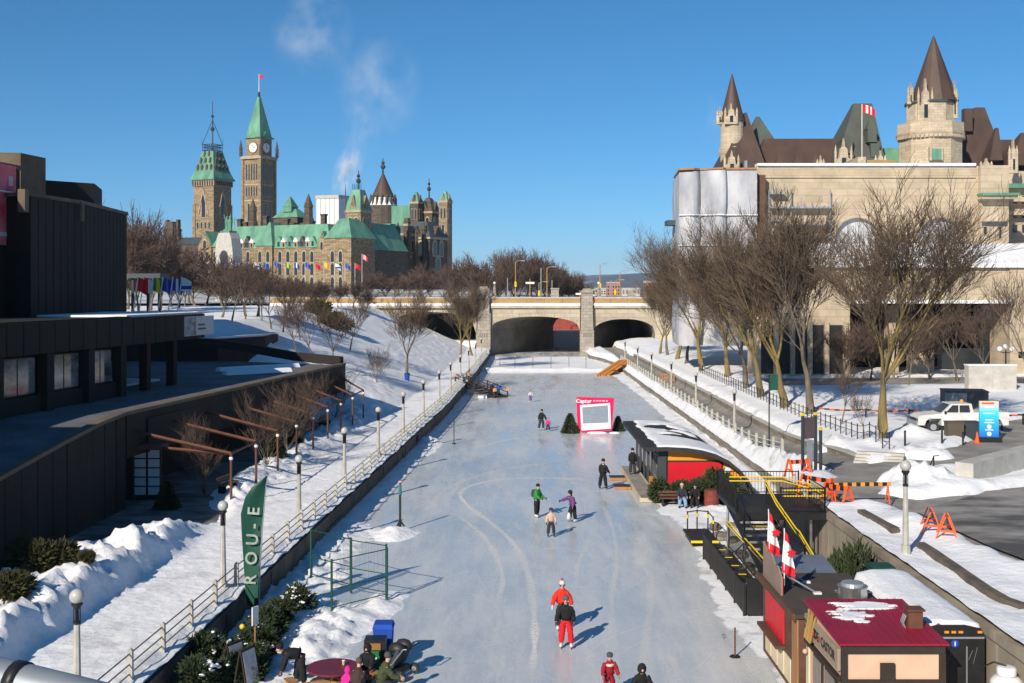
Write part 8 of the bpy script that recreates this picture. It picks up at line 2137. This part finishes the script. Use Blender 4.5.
def person(loc, rz, ht, lab, jacket, pants, hat=None, gloves=None, boots=(.7,.7,.7), lean=0.0, legs=((0,0,0),(0,0,0)), arms=((.1,.12,.2),(.1,.12,.2)), skates=True, coat=0.0, hatkind='beanie', hair=None, grp='skaters on the ice', sit=None, headturn=0.0, extra=None):
    """rz=0 looks towards the viewer (-Y). legs: (forward pitch, knee bend, spread); arms: (forward pitch, outward, elbow bend)"""
    t = thing('person', loc, lab, 'person', grp, rz); s = ht/1.75; t.scale = (s,s,s)
    def rx(v, a):   # lean forward = towards -Y
        return Vector((v.x, v.y*math.cos(a) - v.z*math.sin(a), v.z*math.cos(a) + v.y*math.sin(a)))
    ank = []
    pel0 = Vector((0,0,0))
    L_ = []
    for sgn, (p, k, sp) in zip((-1,1), legs):
        hip_ = Vector((sgn*.10,0,-.03))
        kn = hip_ + Vector((sgn*.02 + sgn*math.sin(sp)*.43, -math.sin(p)*.43, -math.cos(p)*math.cos(sp)*.43))
        q = p-k; an = kn + Vector((sgn*math.sin(sp)*.42, -math.sin(q)*.42, -math.cos(q)*math.cos(sp)*.42))
        L_.append((hip_, kn, an))
    low = min(l[2].z for l in L_); base = .09 + (.05 if skates else 0)
    pel = Vector((0,0,sit if sit is not None else base-low))
    L_ = [tuple(v+pel for v in l) for l in L_]
    up = lambda v: pel + rx(v, lean)
    chest = up(Vector((0,0,.20))); ch2 = up(Vector((0,0,.40))); neck = up(Vector((0,0,.54))); 
    hd = neck + rx(Vector((0,-.015,.10)), lean*.5); hc = neck + rx(Vector((0,-.02,.185)), lean*.4); ht_ = neck + rx(Vector((0,0,.27)), lean*.4)
    A_ = []
    for sgn, (p, o_, k) in zip((-1,1), arms):
        sh = up(Vector((sgn*.19,0,.44)))
        el = sh + Vector((sgn*math.sin(o_)*.28, -math.sin(p)*math.cos(o_)*.28, -math.cos(p)*math.cos(o_)*.28))
        q = p+k; wr = el + Vector((sgn*math.sin(o_*.6)*.25, -math.sin(q)*math.cos(o_*.6)*.25, -math.cos(q)*math.cos(o_*.6)*.25))
        fd = (wr-el).normalized(); A_.append((sh, el, wr, wr+fd*.10))
    # bare body, one skin: pelvis 0 chest 1 upper 2 neck 3 jaw 4 head 5 crown 6 nose 7 | legs | arms
    face_d = rx(Vector((0,-1,0)), lean*.4); face_d = Matrix.Rotation(headturn,3,'Z') @ face_d
    V = [pel, chest, ch2, neck, hd, hc, ht_, hc+face_d*.115+Vector((0,0,-.02))]
    E = [(0,1),(1,2),(2,3),(3,4),(4,5),(5,6),(5,7)]; Rr = [.11,.10,.10,.058,.082,.105,.066,.022]
    for l, side in zip(L_, (-1,1)):
        b = len(V); toe = l[2]+Vector((side*.015,-.15,-.05)); V += [l[0],l[1],l[2],toe]; E += [(0,b),(b,b+1),(b+1,b+2),(b+2,b+3)]; Rr += [.075,.055,.042,.036]
    for a in A_:
        b = len(V); V += list(a); E += [(2,b),(b,b+1),(b+1,b+2),(b+2,b+3)]; Rr += [.05,.042,.032,.03]
    link('body', skin_mesh(V, E, Rr, 'body', M['skin']), t)
    # jacket
    V = [pel+Vector((0,0,-.02-coat)) if coat == 0 else pel+Vector((0,0,-coat)), pel.lerp(chest,.35), chest, ch2, up(Vector((0,0,.52))), up(Vector((0,-.005,.60)))]
    E = [(0,1),(1,2),(2,3),(3,4),(4,5)]; Rr = [(.235,.20),(.215,.19),(.225,.20),(.235,.20),(.15,.14),(.105,.105)]
    for a in A_:
        b = len(V); V += [a[0],a[1],a[2]]; E += [(3,b),(b,b+1),(b+1,b+2)]; Rr += [.125,.098,.078]
    link('jacket', skin_mesh(V, E, Rr, 'jacket', cloth(jacket), 2, 2, .022), t)
    V = [pel+Vector((0,0,.06)), pel]; E = [(0,1)]; Rr = [.19,.19]
    for l in L_:
        b = len(V); V += [l[0],l[1],l[2]+Vector((0,0,.03))]; E += [(1,b),(b,b+1),(b+1,b+2)]; Rr += [.145,.118,.105]
    link('trousers', skin_mesh(V, E, Rr, 'trousers', cloth(pants), 1, 2, .02), t)
    for l, side in zip(L_, (-1,1)):
        toe = l[2]+Vector((side*.015,-.16,-.045)); heel = l[2]+Vector((0,.05,-.04))
        bo = link('skate' if skates else 'boot', skin_mesh([heel, l[2]+Vector((0,0,-.01)), l[2]+Vector((0,0,.08)), toe], [(0,1),(1,2),(1,3)], [.055,.07,.075,.055], 'boot', cloth(boots), 1), t)
        if skates:
            q = MB(); q.box(l[2].x-.006,l[2].x+.006,toe.y-.03,heel.y+.03,l[2].z-.142,l[2].z-.10); q.build('blade', M['steel'], bo)
    gm = cloth(gloves) if gloves else M['skin']
    for a, side in zip(A_, (-1,1)):
        d = (a[3]-a[2]).normalized(); sd = Vector((-side,0,0)) if abs(d.x) < .9 else Vector((0,-1,0)); fw = d.cross(sd).normalized()
        Vg = [a[2], a[2]+d*.06]; Eg = [(0,1)]; Rg = [.038,.040]
        for k in range(4):      # four fingers, slightly curled
            o_ = fw*(.03*(k-1.5)); ln = (.062,.072,.068,.052)[k]; b = len(Vg)
            Vg += [a[2]+d*.085+o_, a[2]+d*(.085+ln*.6)+o_+sd*.012, a[2]+d*(.085+ln)+o_+sd*.034]; Eg += [(1,b),(b,b+1),(b+1,b+2)]; Rg += [.015,.013,.011]
        b = len(Vg); Vg += [a[2]+d*.05+fw*.045+sd*.01, a[2]+d*.095+fw*.065+sd*.02]; Eg += [(0,b),(b,b+1)]; Rg += [.017,.013]
        link('glove' if gloves else 'hand', skin_mesh(Vg, Eg, Rg, 'hand', gm, 1, 0), t)
    for e in (-1,1):
        q = MB(); side_ = Matrix.Rotation(headturn,3,'Z') @ Vector((1,0,0)); q.ball(hc+face_d*.088+side_*e*.036+Vector((0,0,.005)),.013,6,4); q.build('eye', M['black'], t)
        q = MB(); q.ball(hc+side_*e*.098+Vector((0,0,-.01)),.026,6,4,(.5,.8,1.2)); q.build('ear', M['skin'], t)
    q = MB(); q.ball(hc+face_d*.092+Vector((0,0,-.055)),.02,6,4,(1.3,.5,.35)); q.build('mouth', cloth((.35,.12,.10)), t)
    if hair:
        q = MB(); q.ball(hc-face_d*.03+Vector((0,0,.02)),.122,10,7,(1,1,1.0)); 
        if hatkind == 'long': q.ball(hc-face_d*.06+Vector((0,0,-.09)),.105,10,7,(1.05,.8,1.5)); q.ball(hc-face_d*.03+Vector((0,0,.05)),.14,10,7)
        q.build('hair', cloth(hair), t, True)
    if hat:
        q = MB(); prof = [(.108,-.02),(.118,.02),(.112,.07),(.085,.115),(.04,.14)] if hatkind != 'helmet' else [(.12,-.03),(.135,.02),(.13,.08),(.10,.125),(.05,.15)]
        q.lathe(hc.x,hc.y+.012,[(r_,hc.z+.03+z) for r_, z in prof],12); ho = q.build('helmet' if hatkind == 'helmet' else 'hat', cloth(hat), t, True)
        if hatkind == 'pompom':
            q = MB(); q.ball((hc.x,hc.y+.01,hc.z+.20),.05,8,6); q.build('pompom', cloth((.5,.05,.08)), ho, True)
        if hatkind == 'hood':
            q = MB(); q.ball(hc-face_d*.045+Vector((0,0,-.01)),.148,12,8,(1,.95,1.1)); q.build('hood', cloth(jacket), t, True)
    if extra: extra(t, dict(pel=pel, chest=chest, ch2=ch2, hc=hc, A=A_, L=L_, up=up))
    return t
def at(px, py, z=0.0): p = G(px, py, z); return (p.x, p.y, z)
glide = ((.15,.25,.05),(-.10,.25,.10))
def stripe(t, J):
    q = MB(); q.lathe(J['ch2'].x,J['ch2'].y,[(.17,J['ch2'].z-.07),(.20,J['ch2'].z-.04),(.20,J['ch2'].z+.01),(.17,J['ch2'].z+.04)],14,None); q.v = [(x,y*.86 if False else y,z) for x,y,z in q.v]; q.build('pale_chest_band', cloth((.6,.58,.5)), t, True)
person(at(562,630), 0.05, 1.70, 'person in bright red jacket with white pompom hat skating behind another', (.75,.03,.015), DKG, (.7,.6,.6), (.7,.7,.7), lean=.12, legs=glide, arms=((.15,.45,.25),(.1,.4,.3)), hatkind='pompom', hair=(.05,.025,.015))
person(at(566,648), -0.1, 1.72, 'person in black jacket and red trousers skating towards the viewer', BLK, (.70,.01,.02), (.10,.11,.12), (.06,.06,.065), lean=.15, legs=((.05,.1,.06),(.22,.35,.08)), arms=((.05,.35,.3),(-.15,.22,.4)))
person(at(609,698), 0.15, 1.32, 'child in dark red jacket with pale chest band and helmet', (.33,.012,.025), (.30,.01,.02), (.06,.08,.09), (.25,.25,.26), lean=.2, legs=glide, arms=((.35,.35,.4),(.2,.35,.5)), hatkind='helmet', extra=stripe)
person(at(641,722), 0.1, 1.62, 'person in black hooded coat at the bottom edge of the ice', BLK, BLK, BLK, BLK, lean=.25, legs=glide, arms=((.2,.35,.4),(.2,.35,.4)), hatkind='hood')
def pack(t, J):
    c = J['ch2']; q = MB(); q.box(-.15,.15,.10,.27,c.z-.26,c.z+.12); o = q.build('backpack', cloth((.05,.05,.05)), t); q = MB(); q.box(-.11,.11,.275,.32,c.z-.22,c.z-.02); q.build('pocket', cloth((.03,.07,.035)), o)
person(at(537,517.5), R(60), 1.72, 'adult in green jacket with dark backpack standing on the ice', (.025,.26,.05), BLK, BLK, (.05,.05,.05), lean=.08, legs=((.03,.05,.02),(-.03,.05,.02)), arms=((.35,.15,1.0),(.3,.15,.9)), extra=pack)
person(at(551,537), R(5), 1.36, 'child in beige jacket and dark helmet beside green-jacketed adult', (.62,.44,.34), DKG, (.04,.04,.045), (.05,.05,.05), boots=BLK, legs=((.0,.05,.09),(.0,.05,.09)), arms=((.1,.3,.2),(.1,.3,.2)), hatkind='helmet')
def whitebag(t, J):
    q = MB(); k = J['L'][0][1]; q.frust(k.x+.06,k.y-.13,.18,.55,.15,.06,8); q.build('white_leg_bag', cloth((.75,.75,.75)), t, True)
person(at(573,522), R(-55), 1.62, 'person in purple jacket with curly hair reaching out one arm', (.17,.055,.24), BLK, None, BLK, lean=.35, legs=((.25,.3,.05),(.05,.2,.08)), arms=((1.2,.3,.1),(.1,.3,.3)), hair=(.015,.012,.01), hatkind='long', extra=whitebag)
person(at(603,489.5), R(150), 1.78, 'tall figure all in black standing alone on the ice', BLK, BLK, BLK, (.3,.25,.22), boots=BLK, lean=.05, legs=((.03,.05,.10),(-.03,.05,.10)), arms=((.25,.2,.7),(.2,.2,.6)), coat=.18)
person((8.0,76.3,.27), R(170), 1.66, 'person in long black coat on the kiosk deck', BLK, DKG, BLK, (.4,.3,.26), skates=False, boots=BLK, legs=((.1,.1,.03),(-.1,.1,.03)), coat=.3, grp='people off the ice')
person(at(541.5,430.5), R(160), 1.75, 'distant adult in black jacket skating away with a child', BLK, (.03,.04,.07), BLK, BLK, lean=.15, legs=glide, arms=((.1,.45,.2),(.1,.3,.2)))
person(at(548,431.5), R(170), 1.12, 'small child in pink jacket beside distant adult', (.80,.03,.30), DKG, (.75,.03,.25), DKG, legs=glide, arms=((.1,.35,.2),(.1,.35,.2)))
person(at(530.5,402), R(20), 1.25, 'tiny distant child in white and violet', (.72,.66,.72), (.20,.14,.32), (.2,.1,.15), DKG, legs=glide, arms=((.2,.35,.2),(.2,.35,.2)))
person((-1.6,134.6,0), R(60), 1.55, 'distant figure in blue jacket at the foot of the timber stair', (.02,.09,.50), DKG, (.5,.25,.05), BLK, lean=.3, legs=((.3,.6,.05),(.1,.3,.05)), arms=((.6,.2,.5),(.6,.2,.5)), grp='people off the ice')
person((-2.4,135.2,0), R(20), 1.6, 'distant dark figure behind the one in blue at the timber stair', DKG, DKG, (.45,.2,.04), BLK, lean=.2, legs=((.2,.4,.05),(.1,.3,.05)), grp='people off the ice')
sitl = ((1.45,1.5,.08),(1.4,1.35,.08))
person((9.75,66.15,.05), 0, 1.7, 'person in dark jacket and blue jeans sitting on the kiosk bench', (.03,.035,.05), (.22,.36,.55), (.55,.38,.28), None, boots=BLK, skates=False, lean=.25, legs=sitl, arms=((.6,.15,.6),(.6,.15,.6)), sit=.55, grp='people off the ice')
person((10.55,66.15,.05), R(-15), 1.7, 'person all in black sitting at the right end of the kiosk bench', BLK, BLK, BLK, None, boots=BLK, skates=False, lean=.3, legs=sitl, arms=((.6,.15,.6),(.6,.15,.6)), sit=.55, grp='people off the ice')
person((-6.62,36.0,.15), R(-80), 1.75, 'person in black bending far forward beside the picnic table', BLK, BLK, BLK, (.10,.05,.07), boots=(.3,.25,.2), skates=False, lean=1.45, legs=((.22,.12,.10),(-.12,.05,.10)), arms=((.1,.1,.1),(.25,.1,.1)), grp='people off the ice')
person((-5.05,34.95,.05), R(150), 1.25, 'child in hot pink hooded snowsuit at the picnic table', (.85,.02,.30), (.85,.02,.30), (.85,.02,.32), (.85,.02,.3), boots=DKG, skates=False, lean=.2, legs=sitl, arms=((.9,.2,.4),(.9,.2,.4)), sit=.52, hatkind='hood', grp='people off the ice', headturn=.6)
person((-4.70,34.75,.05), R(165), 1.66, 'person in brown jacket sitting at the picnic table', (.055,.03,.025), DKG, (.10,.07,.06), None, boots=BLK, skates=False, lean=.35, legs=sitl, arms=((.7,.15,.6),(.7,.15,.6)), sit=.5, grp='people off the ice')
person((-4.55,36.5,.05), R(-15), 1.62, 'person in dark coat with pale fur hood behind the picnic table', BLK, BLK, BLK, BLK, boots=BLK, skates=False, lean=.2, legs=sitl, arms=((.7,.15,.6),(.7,.15,.6)), sit=.5, hatkind='hood', grp='people off the ice')
person((-3.98,34.9,.05), R(110), 1.75, 'person in olive green coat crouching near the bins', (.06,.075,.03), DKG, (.07,.075,.08), None, boots=BLK, skates=False, lean=.35, legs=((1.3,2.0,.1),(1.2,1.9,.1)), arms=((.6,.2,.6),(.6,.2,.6)), grp='people off the ice', coat=.1)
# ------------------------------------------------------------------ far town, hills, steam, air
def far_block(px0, px1, pyt, Y, m_, lab, rows=3, cols=4):
    x0, x1 = (px0-CX)/F*Y, (px1-CX)/F*Y; zt = H-(pyt-HY)*Y/F; zb = zP((x0+x1)/2, min(Y,1190))-2 if Y < 1190 else -1.6
    t = thing('far_building', ((x0+x1)/2, Y, zb), lab, 'building', 'far buildings beyond the bridge')
    w = (x1-x0)/2; q = MB(); q.box(-w,w,0,w*1.6,0,zt-zb); q.build('wall', m_, t)
    q = MB(); q.box(-w*1.03,w*1.03,-.3,w*1.6+.3,zt-zb+.01,zt-zb+.8); q.build('roof', M['concrete_l'], t)
    for r_ in range(rows):
        for c in range(cols):
            cx_ = -w + (c+.5)*2*w/cols; z0 = (zt-zb)*(.94 - .16*(r_+1)); q = MB(); q.box(cx_-w/cols*.5,cx_+w/cols*.5,-.15,-.01,z0,z0+(zt-zb)*.09); q.build('window', M['glass'], t)
far_block(645,664,283,420, M['far_brick'], 'orange brick building right of the bridge beyond the trees', 3, 5)
far_block(607,620,283,900, pm('pale_red_cladding',(.42,.22,.18),None,.2), 'distant pale red building above the right bridge arch', 3, 5)
far_block(622,640,289,800, M['concrete_l'], 'distant low grey building behind the right bridge arch', 2, 6)
far_block(590,606,289,850, M['concrete_l'], 'distant low pale building right of the right pylon', 2, 6)
far_block(664,690,287,380, M['far_brick'], 'low brick building left of the sheeted scaffold base', 2, 6)
M['hill'] = pm('wooded_hills_with_snow', (.045,.048,.055), (.38,.38,.40), .0016, .95, lo=.5, hi=.72)
def ridge(name, Y, z_of, x0, x1, depth, seed):
    us = steps([(x0,x1,(x1-x0)/120)]); vs_ = [k/10 for k in range(11)]
    return struct(sheet(name, M['hill'], us, vs_, lambda x, v: (x, Y+depth*v, -2+ (z_of(x)+Y*.004*fbm(x, v*900, .0012, 5, seed))*math.sin(min(1,v*1.25)*math.pi*.62)/math.sin(.62*math.pi)*1.0 if v > 0 else -2)))
ridge('hills', 8000, lambda x: 70 + 45*noise.noise((x*.0007,3,0)) + 55*math.exp(-((x-1050)/420)**2), -6000, 7000, 2500, 2.0)
ridge('far_hills', 12000, lambda x: 150 + 60*noise.noise((x*.0005,9,0)) + 60*math.exp(-((x-1500)/900)**2), -9000, 11000, 3000, 5.0)
# the air of a clear winter day
hz = MB(); hz.box(-12500, 12500, -60, 15600, -3.4, 420)
m = bpy.data.materials.new('thin_winter_air'); m.use_nodes = True; t_ = m.node_tree
for n_ in list(t_.nodes): t_.nodes.remove(n_)
ou = t_.nodes.new('ShaderNodeOutputMaterial'); pv = t_.nodes.new('ShaderNodeVolumePrincipled')
pv.inputs['Color'].default_value = (.62,.76,.95,1); pv.inputs['Density'].default_value = 0.00004; pv.inputs['Anisotropy'].default_value = 0.0
t_.links.new(pv.outputs[0], ou.inputs['Volume'])
HAZE = True
if HAZE:
    ho = stuff(hz.build('haze', m)); ho['label'] = 'thin blue winter air over the whole view'

# steam drifting up from chimneys behind the parliament roofs
def steam(px, py, rx_, rz_, dens, seed, Y=690):
    c = P(px, py, Y); k = Y/F
    q = MB(); q.ball((0,0,0), 1.0, 20, 12)
    m = bpy.data.materials.new('steam'); m.use_nodes = True; t = m.node_tree
    for n_ in list(t.nodes): t.nodes.remove(n_)
    ou = t.nodes.new('ShaderNodeOutputMaterial'); pv = t.nodes.new('ShaderNodeVolumePrincipled')
    pv.inputs['Color'].default_value = (.97,.97,.98,1); pv.inputs['Anisotropy'].default_value = -.4
    tc = t.nodes.new('ShaderNodeTexCoord'); ln = t.nodes.new('ShaderNodeVectorMath'); ln.operation = 'LENGTH'; L(t, tc.outputs['Object'], ln.inputs[0])
    fa = t.nodes.new('ShaderNodeMapRange'); fa.inputs['From Min'].default_value = 1.0; fa.inputs['From Max'].default_value = .25; L(t, ln.outputs['Value'], fa.inputs['Value'])
    mp = t.nodes.new('ShaderNodeMapping'); mp.inputs['Location'].default_value = (seed,0,0); L(t, tc.outputs['Object'], mp.inputs['Vector'])
    nz = noisen(t, mp.outputs[0], 1.7, 5, .62)
    nr = t.nodes.new('ShaderNodeMapRange'); nr.inputs['From Min'].default_value = .46; nr.inputs['From Max'].default_value = .72; L(t, nz, nr.inputs['Value'])
    mu = t.nodes.new('ShaderNodeMath'); mu.operation = 'MULTIPLY'; L(t, fa.outputs[0], mu.inputs[0]); L(t, nr.outputs[0], mu.inputs[1])
    m2 = t.nodes.new('ShaderNodeMath'); m2.operation = 'MULTIPLY'; m2.inputs[1].default_value = dens; L(t, mu.outputs[0], m2.inputs[0])
    L(t, m2.outputs[0], pv.inputs['Density']); t.links.new(pv.outputs[0], ou.inputs['Volume'])
    o = stuff(q.build('steam_plume', m)); o.location = c; o.scale = (rx_*k, rx_*k, rz_*k); o['label'] = 'thin white steam drifting above the parliament roofs'
    return o
o = steam(347, 172, 15, 34, .25, 1.0); o.rotation_euler = (0, R(18), 0)
o = steam(312, 30, 44, 48, .024, 4.0); o = steam(378, 84, 48, 56, .024, 8.0); o = steam(362, 128, 22, 40, .03, 15.0)
o = steam(712, 118, 16, 30, .03, 12.0, 300)
bpy.data.scenes.remove(TMP)
